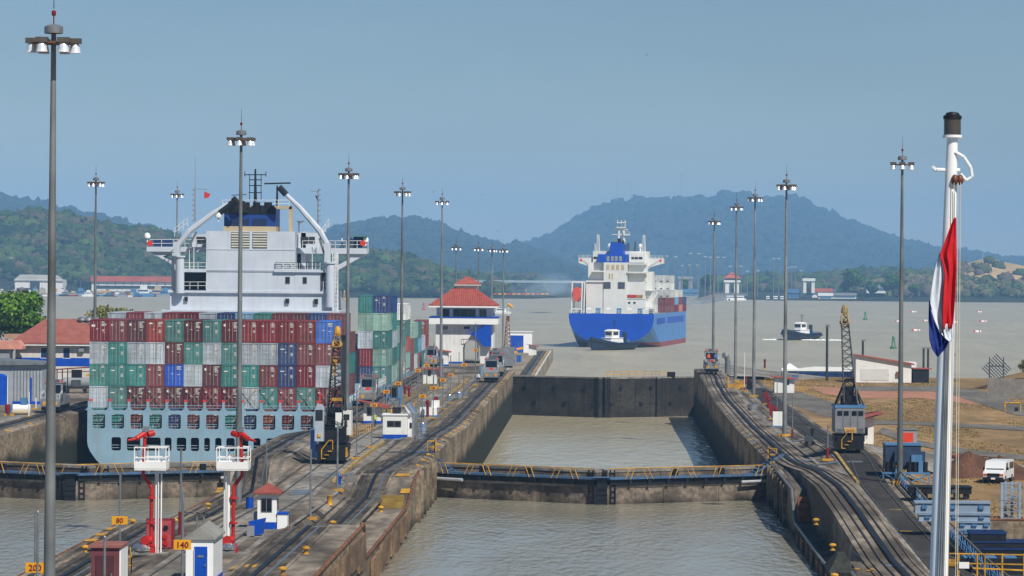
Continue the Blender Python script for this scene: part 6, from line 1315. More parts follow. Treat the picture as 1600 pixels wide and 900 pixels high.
pp = yardp(1492, 722); o = thing('red_pipe', 'rusty red pipe lying on the yard slab', 'pipe', pp); part(o, 'tube', mat('rusty_red_pipe', '#8a3b38', .7, 0, .2, 1), lambda b: b.bar((-.8,2.0,.4),(1.4,-3.0,.4),.34,n=14), True, True); part(o, 'flange', M_MAROON, lambda b: (b.bar((-.75,1.9,.4),(-.8,2.05,.4),.5,n=14), b.bar((.25,-.4,.4),(.3,-.5,.4),.45,n=14)), True, True); part(o, 'valve', M_MAROON, lambda b: b.bar((-.4,1.1,.5),(-.4,1.1,1.1),.14,n=8), False, True)
yh = yardp(1582, 643); o = thing('pipe_hoop', 'yellow pipe hoop on the grass by the path', 'barrier', yh); part(o, 'hoop', M_YEL, lambda b: b.tube([(-1.1,0,0),(-1.1,0,1.2),(1.1,0,1.2),(1.1,0,0)], .14, 8), True, True); part(o, 'block', M_DARK, lambda b: b.box(.3,.8,-.2,.3,0,.6), False, True)
# van
def van():
    p = yardp(1552, 756); o = thing('van', 'white passenger van parked by the soil heap', 'van', p, None, R(-17)); L_ = lambda n, m, f, sm=False: part(o, n, m, f, sm, True)
    M_VAN = mat('van_white', '#dcdfe0', .3, 0, .03, 1)
    L_('body', M_VAN, lambda b: (b.ext([(0,.45),(5.2,.45),(5.2,1.15),(5.1,2.0),(4.9,2.1),(1.6,2.1),(1.15,2.0),(.85,1.25),(.1,1.1),(0,.9)], -.98, .98, 'x')))
    L_('windscreen', M_GLASS, lambda b: b.add([(-.85,.86,1.28),(.85,.86,1.28),(.75,1.14,1.95),(-.75,1.14,1.95),(-.85,.98,1.28),(.85,.98,1.28),(.75,1.26,1.95),(-.75,1.26,1.95)],[(0,1,2,3),(4,5,6,7),(0,1,5,4),(1,2,6,5),(2,3,7,6),(3,0,4,7)]))
    for s in (-1, 1):
        L_('front_window', M_GLASSB, lambda b: b.box(*sorted((s*.95,s*1.0)),1.3,2.0,1.3,1.9)); L_('rear_window', M_GLASSB, lambda b: b.box(*sorted((s*.95,s*1.0)),2.9,4.9,1.3,1.9))
        L_('headlight', mat('amber_light', '#c5673a', .3), lambda b: b.box(*sorted((s*.6,s*.93)),-.03,.05,.75,.95)); L_('mirror', M_BLACK, lambda b: b.box(*sorted((s*1.0,s*1.22)),1.1,1.25,1.25,1.5))
        for y in (.95, 4.2):
            w = L_('wheel', M_BLACK, lambda b: b.bar((s*.72,y,.38),(s*1.0,y,.38),.38,n=16), True); part(w, 'rim', M_GALV, lambda b: b.bar((s*.98,y,.38),(s*1.02,y,.38),.2,n=12), True, True)
    L_('grille', M_BLACK, lambda b: b.box(-.58,.58,-.04,.03,.68,.98)); L_('bumper', M_DARK, lambda b: b.box(-.97,.97,-.12,.05,.35,.62)); L_('licence_plate', M_WHITE2, lambda b: b.box(-.2,.2,-.15,-.1,.42,.58))
    L_('red_emblem', M_RED, lambda b: (b.add([(-.99,2.3,.8),(-.99,2.5,.8),(-.99,2.75,1.35),(-.99,2.6,1.35)],[(0,1,2,3)]), b.add([(-.995,2.4,1.2),(-.995,2.9,1.0),(-.995,2.95,1.1),(-.995,2.45,1.3)],[(0,1,2,3)])))
van()
# timber fence and diamond range marker on the shore
fe = [W(1543,628,560), W(1700,640,548)]
o = thing('corrugated_fence', 'weathered corrugated fence at the right edge', 'fence', (fe[0].x, 560, 0))
for k in range(22):
    a = fe[0].lerp(fe[1], k/22); c = fe[0].lerp(fe[1], (k+1)/22)
    part(o, 'fence_panel', mat('weathered_panel', '#b9b2a6', .8, 0, .12, 1.5, dirt='#8a7f72'), lambda b: b.add([(a.x,a.y,0),(c.x,c.y,0),(c.x,c.y,3.1+.1*(k % 2)),(a.x,a.y,3.1+.1*(k % 2)),(a.x,a.y+.08,0),(c.x,c.y+.08,0),(c.x,c.y+.08,3.1+.1*(k % 2)),(a.x,a.y+.08,3.1+.1*(k % 2))],[(0,1,2,3),(4,5,6,7),(3,2,6,7),(0,3,7,4),(1,2,6,5)]))
heap('grass_mound', 'dry grassy mound behind the corrugated fence', 'mound', 1625, 606, 11, 12, 3.6, C_GRASS, 9)
o = thing('range_marker', 'diamond shaped slatted range marker on the right shore', 'marker', (W(1557,600,600).x, 600, 0)); kd = pxl(600); zc_ = W(1557,576,600).z
for k in range(9):
    f = -1+(k+.5)*2/9; q = 24*kd
    cx, cz = f*q/2, f*q/2
    part(o, 'slat', M_LOCOD, lambda b: b.add([(cx-q/2-.06,0,zc_+cz+q/2-.06),(cx-q/2+.06,0,zc_+cz+q/2+.06),(cx+q/2+.06,0,zc_+cz-q/2+.06),(cx+q/2-.06,0,zc_+cz-q/2-.06),(cx-q/2-.06,.06,zc_+cz+q/2-.06),(cx-q/2+.06,.06,zc_+cz+q/2+.06),(cx+q/2+.06,.06,zc_+cz-q/2+.06),(cx+q/2-.06,.06,zc_+cz-q/2-.06)],[(0,1,2,3),(4,5,6,7),(0,1,5,4),(1,2,6,5),(2,3,7,6),(3,0,4,7)]), False, True)
for s in (-1, 1): part(o, 'post', M_LOCOD, lambda b: b.bar((s*11*kd,.15,0),(s*11*kd,.15,zc_+18*kd),.09), False, True)
part(o, 'cross_beam', M_LOCOD, lambda b: b.bar((-11*kd,.15,zc_+4*kd),(11*kd,.15,zc_+4*kd),.09), False, True)
# covered launch at the right shore
bl = W(1290, 582, 690); o = thing('launch', 'long white roofed launch with blue hull by the right shore', 'boat', (bl.x, 690, LAKE)); zb_ = bl.z-LAKE
part(o, 'pontoon', M_NAVY, lambda b: b.box(-7.0,6.5,0,4,-.5,zb_), False, True); part(o, 'roof', M_WHITE2, lambda b: b.ext([(-7.2,zb_+.25),(6.7,zb_+.25),(6.2,zb_+.9),(-2,zb_+1.0),(-6.4,zb_+.5)], -.2, 4.2), False, True); part(o, 'side', M_STEELBLUE, lambda b: b.box(-7.05,6.55,-.05,4.05,zb_,zb_+.25), False, True)
# ------------------------------------------------------------------ flagstaff on our own bow
FD = 70.0
bow = thing('ship_bow', 'foredeck of the ship carrying the white flagstaff', 'ship', (4, 60, -3.2))
part(bow, 'hull', M_BLACK, lambda b: b.ext([(-10,-20),(-10,50),(-6,72),(0,86),(6,72),(10,50),(10,-20)], POOL-1, 9.0, 'z')); part(bow, 'deck', M_STEELBLUE, lambda b: b.ext([(-9.8,-19.8),(-9.8,49.8),(-5.9,71.8),(0,85.6),(5.9,71.8),(9.8,49.8),(9.8,-19.8)], 9.0, 9.08, 'z'))
fb, ft = W(1467, 900, FD), W(1488, 215, FD)
base = fb+(fb-ft)*((fb.z-9.08)/(ft.z-fb.z)); fs = thing('flagstaff', 'white flagstaff with dark lamp on top at the right', 'flagstaff', (base.x, FD, 9.08))
part(fs, 'mast', M_WHITE2, lambda b: (b.bar(base, fb.lerp(ft, .5), .20, .165, 20), b.bar(fb.lerp(ft, .5), ft, .165, .105, 20)), True)
part(fs, 'mast_collar', M_WHITE2, lambda b: (b.bar(ft, ft+Vector((0,0,.05)), .19, n=18)), True)
part(fs, 'lamp', mat('smoky_lamp', '#5a5550', .3, .4, .1, 4), lambda b: b.bar(ft+Vector((0,0,.05)), ft+Vector((0,0,.42)), .165, .165, 18), True); part(fs, 'lamp_cap', M_BLACK, lambda b: b.lathe(ft+Vector((0,0,.36)), [(.18,0),(.18,.06),(.14,.08),(.12,.12),(.04,.14)], 18), True)
ya = W(1459, 265, FD); part(fs, 'yard_arm', M_WHITE2, lambda b: (b.bar(ya, W(1500,266,FD), .035), b.bar(ya, W(1462,262,FD), .07), b.tube([W(1492,237,FD-.1), W(1506,245,FD-.1), W(1517,262,FD-.1), W(1519,276,FD-.1), W(1510,282,FD-.1), W(1501,272,FD-.1)], .03, 6)), True)
for px in (1492, 1500): part(fs, 'pulley', mat('wood_block', '#6b3f2a', .5, 0, .1, 4), lambda b: b.lathe(W(px, 289, FD-.15), [(.02,0),(.06,.04),(.075,.1),(.05,.18),(.02,.2)], 10), True)
M_ROPE = mat('pale_rope', '#c9bfa8', .8, 0, .1, 5)
part(fs, 'halyard', M_ROPE, lambda b: (b.bar(W(1491,285,FD-.2), W(1477,915,FD-.2), .008, n=4), b.bar(W(1497,285,FD-.25), W(1493,915,FD-.25), .009, n=4), b.bar(W(1501,285,FD-.25), W(1496,915,FD-.25), .009, n=4)))
for px in (-4, 0, 4): part(fs, 'conduit', M_GALV, lambda b: b.bar(W(1468+px*.9+1, 915, FD-.22), W(1481+px*.5, 520, FD-.19), .018, n=6))
def flag():
    o = thing('flag', 'red white and blue flag hanging limp from the flagstaff', 'flag', W(1480, 450, FD-.4))
    # cloth surface: rows run down the hoist; three stripes hang side by side in folds
    def surf(outl, fold, name, m, dy):
        L_, Rr = outl; n, k = 26, 14; b = MB(); vs = []
        for j in range(n+1):
            t = j/n; yy = L_[0][1]+(L_[-1][1]-L_[0][1])*t
            xl = float(np.interp(yy, [q[1] for q in L_], [q[0] for q in L_])); xr = float(np.interp(yy, [q[1] for q in Rr], [q[0] for q in Rr]))
            for i in range(k+1):
                s = i/k; px = xl+(xr-xl)*s; w = W(px, yy, FD-.4+dy+fold*math.sin(s*7+t*5)*(.4+.6*t)+fold*.5*math.sin(s*13-t*3)); vs.append(w)
        b.add(vs, [(j*(k+1)+i, j*(k+1)+i+1, (j+1)*(k+1)+i+1, (j+1)*(k+1)+i) for j in range(n) for i in range(k)])
        q = b.build(name, m, o, True); sm = q.modifiers.new('thick', 'SOLIDIFY'); sm.thickness = .006
    cl = lambda n, h: mat(n, h, .75, 0, .06, 6, bump=.15, bscale=40)
    surf(([(1491,340),(1485,354),(1475,382),(1468,397),(1474,415),(1476,430),(1474,447),(1472,492),(1473,514)], [(1494,340),(1495,400),(1493,450),(1490,500),(1487,514)]), .05, 'red_stripe', cl('flag_cloth_red', '#c4161f'), -.08)
    surf(([(1468,396),(1460,425),(1454,460),(1452,478),(1458,500),(1468,520),(1478,530)], [(1474,396),(1480,425),(1482,460),(1485,478),(1488,500),(1488,520),(1487,530)]), .04, 'white_stripe', cl('flag_cloth_white', '#d5dae0'), .0)
    surf(([(1452,470),(1451,500),(1452,530),(1456,545),(1464,557)], [(1453,472),(1462,500),(1470,520),(1472,540),(1466,557)]), .04, 'blue_stripe', cl('flag_cloth_blue', '#16307a'), -.03)
    surf(([(1470,520),(1472,530),(1468,545),(1464,556)], [(1486,520),(1486,526),(1477,545),(1466,556)]), .03, 'blue_stripe', cl('flag_cloth_blue', '#16307a'), .02)
    surf(([(1478,506),(1474,515),(1476,528),(1484,534)], [(1488,506),(1489,515),(1489,528),(1486,534)]), .02, 'white_stripe', cl('flag_cloth_white', '#d5dae0'), -.05)
    surf(([(1487,462),(1488,475),(1486,486)], [(1491,462),(1491,475),(1489,486)]), .02, 'blue_stripe', cl('flag_cloth_blue', '#16307a'), .03)
flag()
# ------------------------------------------------------------------ left bank
M_CREAM = mat('cream_wall', '#cfccc4', .6, 0, .06, .5, streak=.25, dirt='#8d8374')
def house():
    D = 575.0; X = lambda px: W(px, 560, D).x; Z = lambda py: W(80, py, D).z; z0 = .3
    o = thing('house', 'white house with red hipped roof and blue band on the left bank', 'house', (X(95), D, z0))
    part(o, 'wall', M_CREAM, lambda b: b.box(X(24), X(160), D, D+14, z0, Z(536))); part(o, 'blue_band', M_BLUE, lambda b: b.box(X(24)-.03, X(160)+.03, D-.03, D+14.03, Z(572), Z(559)))
    part(o, 'roof', mat('faded_red_roof_tile', '#94584d', .8, 0, .12, 1, dirt='#8d4138', dirt_amt=.4), lambda b: b.hip(X(20)-.5, X(165), D-1.0, D+15, Z(537), Z(499), 3.0, .2, .15))
    part(o, 'fascia', M_WHITE, lambda b: b.box(X(22), X(164), D-.9, D-.7, Z(540), Z(537)-.01))
    for a, c in ((64,86),(99,109)): w = part(o, 'window', M_NAVY, lambda b: b.box(X(a), X(c), D-.06, D+.05, Z(559), Z(544))); part(w, 'window_frame', M_WHITE2, lambda b: b.box(X(a)-.08, X(c)+.08, D-.04, D+.03, Z(560), Z(543.5)))
    part(o, 'air_conditioner', M_GREY, lambda b: b.box(X(124), X(132), D-.6, D-.02, Z(549), Z(541)))
    for px in (119, 130, 140): part(o, 'roof_fan', M_GALV, lambda b: b.lathe((X(px), D+6, Z(507)), [(.5,0),(.5,.5),(.75,.6),(.65,1.0),(.1,1.15)], 12), True)
    part(o, 'porch_roof', mat('pale_tile_roof', '#cf8f7c', .8, 0, .12, 1), lambda b: b.ext([(X(-20),Z(545)),(X(42),Z(545)),(X(42),Z(541)),(X(36),Z(532)),(X(-20),Z(532))], D-5, D-1.2)); part(o, 'porch_wall', M_GREY, lambda b: b.box(X(-20), X(22), D-4.5, D-1.3, z0, Z(545)-.02))
    part(o, 'rear_roof', mat('tan_roof', '#b08a72', .8, 0, .12, 1), lambda b: b.box(X(-20), X(52), D+16, D+20, Z(533), Z(526)))
house()
def lshed():
    D = 500.0; X = lambda px: W(px, 600, D).x; Z = lambda py: W(40, py, D).z; z0 = .3
    o = thing('machinery_shed', 'grey corrugated shed with blue corner on the left bank', 'shed', (X(50), D, z0))
    part(o, 'wall', mat('pale_metal_sheet', '#a9b0b6', .5, .2, .1, .8), lambda b: b.box(X(-25), X(66), D, D+9, z0, Z(571)))
    part(o, 'roof', M_GALV, lambda b: b.ext([(X(-26),Z(571)),(X(70),Z(570)),(X(70),Z(567)),(X(-26),Z(562))], D-.6, D+9.5))
    for k in range(9): part(o, 'rib', M_GALV, lambda b: b.box(X(22+k*5)-.05, X(22+k*5)+.05, D-.06, D+.0, z0, Z(576)))
    part(o, 'corner_post', M_BLUE, lambda b: b.box(X(47), X(50), D-.08, D-.01, z0, Z(590))); part(o, 'skirting', M_BLUE, lambda b: b.box(X(20), X(66)+.02, D-.07, D+.0, z0, z0+.4))
    t = thing('silo', 'tall blue tank in front of the grey shed on the left bank', 'tank', (X(7), D-3, z0)); part(t, 'shell', M_BLUE, lambda b: b.lathe((0,0,0), [(.9,0),(.9,3.9),(.5,4.2),(.1,4.3)], 16), True, True); part(t, 'ladder', M_WHITE2, lambda b: (b.bar((.95,-.2,0),(.95,-.2,3.9),.06), b.bar((-.2,-.95,.8),(-.2,-.95,2.0),.15)), False, True)
    q = thing('pump_skid', 'white and blue wrapped pump skid on the left bank', 'pump', WZ(34, 648, .3)); part(q, 'tank', M_WHITE2, lambda b: b.bar((-1.1,0,.8),(1.1,0,.8),.55,n=14), True, True); part(q, 'box', M_STEELBLUE, lambda b: (b.box(-.1,.7,-.3,.4,1.2,2.2), b.box(-1.5,-1.1,-.4,.4,.2,1.2)), False, True); part(q, 'roller', M_BEIGE, lambda b: b.bar((-1.1,-.8,.35),(1.2,-.8,.35),.28,n=12), True, True)
    h = thing('hydrant', 'dark red hydrant with yellow feet on the left bank', 'hydrant', WZ(12, 650, .3)); part(h, 'body', M_MAROON, lambda b: b.lathe((0,0,.3), [(.25,0),(.35,.4),(.35,1.1),(.2,1.2)], 10), True, True); part(h, 'foot', M_YEL, lambda b: (b.box(-.45,-.1,-.2,.2,0,.3), b.box(.3,.8,-.2,.2,0,.3)), False, True)
    f = thing('tank_trailer', 'grey cylindrical tank under a pipe gantry on the left bank', 'tank', WZ(118, 614, .3)); part(f, 'tank', M_GREY, lambda b: b.bar((-1.8,0,1.5),(2.2,0,1.5),.85,n=16), True, True); part(f, 'saddle', M_LOCOD, lambda b: (b.box(-1.4,-1.0,-.6,.6,0,1.0), b.box(1.2,1.6,-.6,.6,0,1.0)), False, True); part(f, 'hatch', M_LOCOD, lambda b: b.box(-.5,.9,-.95,-.8,1.0,2.0), False, True)
    g = thing('pipe_gantry', 'red pipe gantry with dark valves in front of the white house', 'gantry', WZ(115, 616, .3)); part(g, 'pipe', M_MAROON, lambda b: (b.bar((-3.2,2,3.6),(3.5,2,4.1),.09), b.bar((-2.8,2,3.2),(3.5,2,3.4),.06)), False, True); [part(g, 'leg', M_DARK, lambda b: b.bar((x,2,0),(x,2,3.7),.08), False, True) for x in (-2.8,-2.0,-1.2,2.8)]; part(g, 'valve_block', M_BLACK, lambda b: (b.box(-.6,.9,1.7,2.3,2.4,3.6)), False, True); part(g, 'yellow_valve', M_YEL, lambda b: b.box(1.6,3.2,1.6,2.2,2.6,3.0), False, True)
    v = thing('utility_truck', 'dark utility cart behind the left bank locomotive', 'cart', WZ(126, 606, .3)); part(v, 'bed', M_DARK, lambda b: b.box(-1.2,1.2,-.6,.6,.5,1.3), False, True); [part(v, 'wheel', M_BLACK, lambda b: b.bar((x,-.7,.35),(x,-.5,.35),.35,n=10), True, True) for x in (-.8,.8)]
lshed()
for k, (px, py) in enumerate(((45,652),(56,640),(12,618))): 
    o = thing('post', 'thin pale post on the left bank, %s one' % ORD[k], 'post', WZ(px, py, .3)); hh = (3.2, 1.6, 5.0)[k]; part(o, 'shaft', M_WHITE2, lambda b: b.bar((0,0,0),(0,0,hh),.07), False, True); part(o, 'foot', M_YEL, lambda b: b.box(-.4,.4,-.2,.2,0,.2), False, True)
patch('ground_strip', [(0,668),(0,655),(60,640),(110,632),(118,640),(60,655)], C_PALE, .02, .3)
# ------------------------------------------------------------------ trees near the locks
def tree(label, x, d, z0, H, rx, rz_, pal, n=5200, leaf=.42, trunk_h=None, lobes=9, seed=3, name='tree'):
    r = np.random.default_rng(seed); o = thing(name, label, 'tree', (x, d, z0)); th = trunk_h or H*.3
    bark = mat('bark', '#5b4c3c', .9, 0, .25, 2)
    def tr(b):
        b.bar((0,0,0),(0,0,th),.035*H*.6,.024*H*.6,8)
        for k in range(6): a = 2*math.pi*k/6+.3; b.bar((0,0,th*.85),(math.cos(a)*rx*.55,math.sin(a)*rx*.55,th+(H-th)*.5),.014*H*.6,.004*H*.6,5)
    part(o, 'trunk', bark, tr, True, True)
    cz = th+(H-th)*.5; V, C = [], []
    for k in range(lobes):
        a = 2*math.pi*r.random(); q = rx*.62*math.sqrt(r.random()); c = np.array([q*math.cos(a), q*math.sin(a), cz+(r.random()-.35)*rz_*.9]); R_ = rx*(.32+.22*r.random()); m = n//lobes
        dirs = r.normal(size=(m, 3)); dirs /= np.linalg.norm(dirs, axis=1, keepdims=True); rad = R_*(.55+.5*r.random((m, 1))**.5); P = c+dirs*rad*np.array([1,1,.8])
        col = pal[r.integers(0, len(pal), m)]*(.75+.5*r.random((m, 1)))
        A = r.normal(size=(m, 3)); A /= np.linalg.norm(A, axis=1, keepdims=True); B = np.cross(A, dirs); B /= (np.linalg.norm(B, axis=1, keepdims=True)+1e-6); s = leaf*(.6+.8*r.random((m, 1)))
        V.append(np.stack([P-A*s, P+B*s*.6, P+A*s, P-B*s*.6], 1).reshape(-1, 3)); C.append(np.repeat(col, 4, 0))
    V = np.concatenate(V); C = np.concatenate(C); nf = len(V)//4; me = bpy.data.meshes.new('crown'); me.from_pydata(V.tolist(), [], np.arange(nf*4).reshape(-1, 4).tolist())
    ca = me.color_attributes.new('col', 'FLOAT_COLOR', 'POINT'); ca.data.foreach_set('color', np.concatenate([C, np.ones((len(C), 1))], 1).astype(np.float32).ravel()); me.materials.append(FOL)
    c = bpy.data.objects.new('crown', me); COL.objects.link(c); c.parent = o; return o
PG = np.array([lin(c) for c in ('#527a1c','#42691a','#638528','#345a18','#6f8836')]); PO = np.array([lin(c) for c in ('#7b7a3a','#69702f','#8c8450','#5a6330')]); PD_ = np.array([lin(c) for c in ('#3c5f26','#2f5224','#4a6b30')])
p = W(18, 505, 640); tree('big bright green tree at the left edge behind the house', p.x, 640, .3, W(20,462,640).z-.3, 7.0, 6.5, PG, 9000, .36, lobes=16, seed=4)
p = W(180, 495, 690); tree('olive tree showing above the container stack', p.x, 690, .3, W(180,484,690).z+.4, 5.0, 4.0, PO, 5000, .3, lobes=10, seed=6)
p = W(84, 520, 650); tree('small dark palm like tree behind the tall mast', p.x, 650, .3, W(84,493,650).z+.1, 2.2, 3.0, PD_, 1800, .35, lobes=6, seed=8)
p = W(1612, 590, 600); tree('bush on the mound at the right edge', p.x, 600, 1.0, 5.5, 2.4, 2.2, PO, 1500, .25, lobes=6, seed=12)

# dry grass tufts over the east bank, kept off the paths
def pip(x, y, poly):
    c = False; n = len(poly)
    for i in range(n):
        (x1, y1), (x2, y2) = poly[i], poly[i-1]
        if (y1 > y) != (y2 > y) and x < (x2-x1)*(y-y1)/(y2-y1)+x1: c = not c
    return c
def tufts():
    V, T, C = [], [], []; cols = [lin(c) for c in ('#957a54','#86704a','#7c6a42','#8f7650','#6f6638','#7d6244')]; k = 0; r = random.Random(5)
    while k < 14000:
        x, d = r.uniform(28.5, 92), r.uniform(290, 655)
        if VX+x/d*F > 1640: continue
        px, py = VX+x/d*F-(ZC*F/d)*SR, HY+ZC*F/d+(x/d*F)*SR; k += 1
        if any(pip(px, py, q) for q in PATHS) or vnoise(np.array([x/6.0]), np.array([d/25.0]))[0] < .38: continue
        z = gz(x, d); s = r.uniform(.05, .15); c = cols[int(vnoise(np.array([x/9.0+3]), np.array([d/40.0]))[0]*5.9)]
        for j in range(4):
            a = r.uniform(0, 6.28); n = len(V); l = r.uniform(.06, .18); w = r.uniform(.03, .09)
            V += [(x-w, d, z), (x+w, d, z), (x+math.cos(a)*l, d+math.sin(a)*l, z+s)]; T.append((n, n+1, n+2)); C += [tuple(q*r.uniform(.8, 1.2) for q in c)]*3; x += r.uniform(-.4, .4); d += r.uniform(-.6, .6)
    me = bpy.data.meshes.new('grass_tufts'); me.from_pydata(V, [], T); ca = me.color_attributes.new('col', 'FLOAT_COLOR', 'POINT'); ca.data.foreach_set('color', np.concatenate([np.array(C), np.ones((len(C), 1))], 1).astype(np.float32).ravel()); me.materials.append(FOL)
    o = bpy.data.objects.new('grass_tufts', me); COL.objects.link(o); stuff(o); o['label'] = 'dry grass tufts on the right bank'
tufts()
# ------------------------------------------------------------------ blue container ship on the lake
BD = 1365.0; BH = R(-8.0)
bc = W(955, 520, BD); bs = thing('container_ship', 'bright blue sterned cargo ship leaving across the lake', 'ship', (bc.x, BD, LAKE), None, BH)
kb = pxl(BD)
def bX(px): return (px-955)*kb
def bZ(py): return (ZC-(py-HY)*kb)-LAKE
M_TRANS = mat('vivid_blue_hull', '#0046b6', .4, 0, .05, .2); M_BWH = mat('ship_white', '#d9dad6', .5, 0, .04, .3, streak=.15, dirt='#a59a88')
BP = lambda n, m, f, sm=False, par=None: part(par or bs, n, m, f, sm, True)
TR = [(-16.2,bZ(490)),(-16.2,bZ(498)),(-15.7,bZ(508)),(-14.4,bZ(517)),(-12.2,bZ(525)),(-9.5,bZ(531)),(-6.5,bZ(535)),(6.5,bZ(535)),(9.8,bZ(531)),(12.5,bZ(525)),(14.6,bZ(517)),(15.8,bZ(508)),(16.2,bZ(498)),(16.2,bZ(490))]
BP('transom', M_TRANS, lambda b: b.ext(TR, -.3, .2))
def bhull(b):
    st = [(0.2, 1.0, 0), (9, 1.0, .35), (18, 1.0, .68), (32, 1.0, 1), (104, 1.0, 1), (126, .8, 1), (142, .35, 1), (152, .02, 1)]
    n = len(TR); rows = []
    for y, w, full in st:
        r_ = []
        for x, z in TR:
            bx = x if full == 0 else (x*(1-full)+math.copysign(16.2, x)*full if abs(x) < 16.2 else x); bz_ = z*(1-full)+(-1.0 if z < TR[1][1]-.1 else z)*full
            r_.append((bx*w, y, bz_+(3.0 if y > 140 and z > 9 else 0)))
        rows.append(r_)
    vs = [p for r_ in rows for p in r_]
    b.add(vs, [(j*n+i, j*n+i+1, (j+1)*n+i+1, (j+1)*n+i) for j in range(len(st)-1) for i in range(n-1)])
def boot_paint():
    m = mat('light_blue_hull', '#4f86c6', .45, 0, .06, .2, streak=.2, dirt='#7d8694'); N, L = m.node_tree.nodes, m.node_tree.links; b = N['Principled BSDF']; src = b.inputs['Base Color'].links[0].from_socket
    g = N.new('ShaderNodeNewGeometry'); sp = N.new('ShaderNodeSeparateXYZ'); L.new(g.outputs['Position'], sp.inputs[0]); cmp_ = N.new('ShaderNodeMath'); cmp_.operation = 'LESS_THAN'; cmp_.inputs[1].default_value = LAKE+1.9; L.new(sp.outputs[2], cmp_.inputs[0])
    x = N.new('ShaderNodeMix'); x.data_type = 'RGBA'; L.new(cmp_.outputs[0], x.inputs['Factor']); L.new(src, x.inputs[6]); x.inputs[7].default_value = (*lin('#8c3b36'), 1); L.new(x.outputs[2], b.inputs['Base Color']); return m
BP('hull', boot_paint(), bhull)
BP('stern_undercut_shadow', M_DARK, lambda b: b.ext([(-10,-.5),(10,-.5),(9,bZ(534)),(-9,bZ(534))], .5, 8))  # dark block standing for the shadow beneath the overhanging stern
BP('name_lettering', M_TRANS, lambda b: [b.box(16.21,16.27,10+k*3.2,10+k*3.2+2.2,bZ(497)-2.4+.02*k,bZ(497)) for k in range(8)] + [b.box(16.21,16.27,42+k*4.6,42+k*4.6+3.4,bZ(497)-2.4,bZ(497)) for k in range(12)])
BP('deck', M_GREY, lambda b: b.box(-16,16,.3,104,bZ(491.5),bZ(490.4)))
BP('bulwark_rail', M_BWH, lambda b: b.rail([(-16,.1,bZ(490)),(16,.1,bZ(490))], 1.3, .08, 2, 2.5))
for k, x in enumerate((-12,-9,-5.5,-1.5,2.5,6.5,10.5,13)): BP('mooring_winch', M_BWH if k % 2 else M_STEELBLUE, lambda b: (b.box(x-.8,x+.8,2,4,bZ(490),bZ(490)+1.6), b.bar((x-.9,3,bZ(490)+1.6),(x+.9,3,bZ(490)+1.6),.5,n=8)))
y0 = 8.0
BP('deckhouse', M_BWH, lambda b: (b.box(bX(910),bX(1003),y0,y0+14,bZ(490),bZ(440)), b.box(bX(912),bX(938),y0+2,y0+13,bZ(440),bZ(410)), b.box(bX(938),bX(975.5),y0-.4,y0+13,bZ(490.5),bZ(410)), b.box(bX(976),bX(1004),y0+1.5,y0+13,bZ(440),bZ(412)), b.box(bX(975.5),bX(1003.5),y0-.2,y0+1,bZ(467),bZ(466))))
BP('deck_slab', M_BWH, lambda b: (b.box(bX(919),bX(938),y0-1,y0+2,bZ(425),bZ(423)), b.box(bX(910),bX(938),y0-.5,y0+3,bZ(441),bZ(438.5)), b.box(bX(975.5),bX(1008),y0-1,y0+3,bZ(426.5),bZ(424)), b.box(bX(975.5),bX(1006),y0-.5,y0+2,bZ(413),bZ(411))))
for px, py, w, h, m in ((943.5,450,11,10.5,M_LOCOD),(966,450,11,10.5,M_LOCOD)): BP('vent_grille', m, lambda b: b.box(bX(px-w/2+.2),bX(px+w/2+.2),y0-.5,y0-.35,bZ(py+h/2-4),bZ(py-h/2-4)))
for px in (944.5,952.5,960,968): BP('louvre', M_BEIGE, lambda b: b.box(bX(px-2.2),bX(px+2.4),y0-.5,y0-.35,bZ(421.5),bZ(413.5)))
for px in (947.5, 952): BP('window', M_BEIGE, lambda b: b.box(bX(px-1.3),bX(px+1),y0-.5,y0-.35,bZ(436),bZ(427.5)))
for px in (978.5, 987): BP('window', M_GLASSB, lambda b: b.box(bX(px-1.6),bX(px+1.8),y0-.1,y0+.1,bZ(474.5),bZ(471.5)))
BP('sign_red', M_RED, lambda b: b.box(bX(975.5),bX(990),y0-.3,y0-.15,bZ(465),bZ(460.5))); BP('sign_yellow', M_YEL, lambda b: b.box(bX(990.1),bX(1000),y0-.3,y0-.15,bZ(465),bZ(460.5)))
BP('funnel', M_TRANS, lambda b: (b.box(bX(928),bX(974),y0,y0+9,bZ(410),bZ(397)), b.ext([(bX(947),bZ(397)),(bX(968.5),bZ(397)),(bX(968.5),bZ(382)),(bX(966),bZ(379)),(bX(949),bZ(379)),(bX(947),bZ(382))], y0+.5, y0+8)))
for px in (944.5,951.3,957.6,964.2): BP('funnel_louvre', M_GREY, lambda b: b.box(bX(px-2.2),bX(px+2.2),y0-.1,y0+.05,bZ(408),bZ(400)))
BP('exhaust', M_SOOT, lambda b: (b.box(bX(948),bX(968),y0+1,y0+7,bZ(379),bZ(378)), b.bar((bX(960),y0+4,bZ(379)),(bX(960),y0+4,bZ(372)),.7,n=10), b.bar((bX(966),y0+4,bZ(379)),(bX(966),y0+4,bZ(375)),.35,n=8)))
BP('wheelhouse', M_BWH, lambda b: (b.box(bX(917),bX(1004),y0+6,y0+13,bZ(412),bZ(392)), b.box(bX(976),bX(1000),y0+3,y0+6,bZ(410),bZ(395))))
for a, c in ((980,984),(985,990.5),(991.5,997.5),(918,926)): BP('window', M_GLASSB, lambda b: b.box(bX(a),bX(c),y0+(2.9 if a > 950 else 5.9),y0+(3.1 if a > 950 else 6.1),bZ(404.5),bZ(401)))
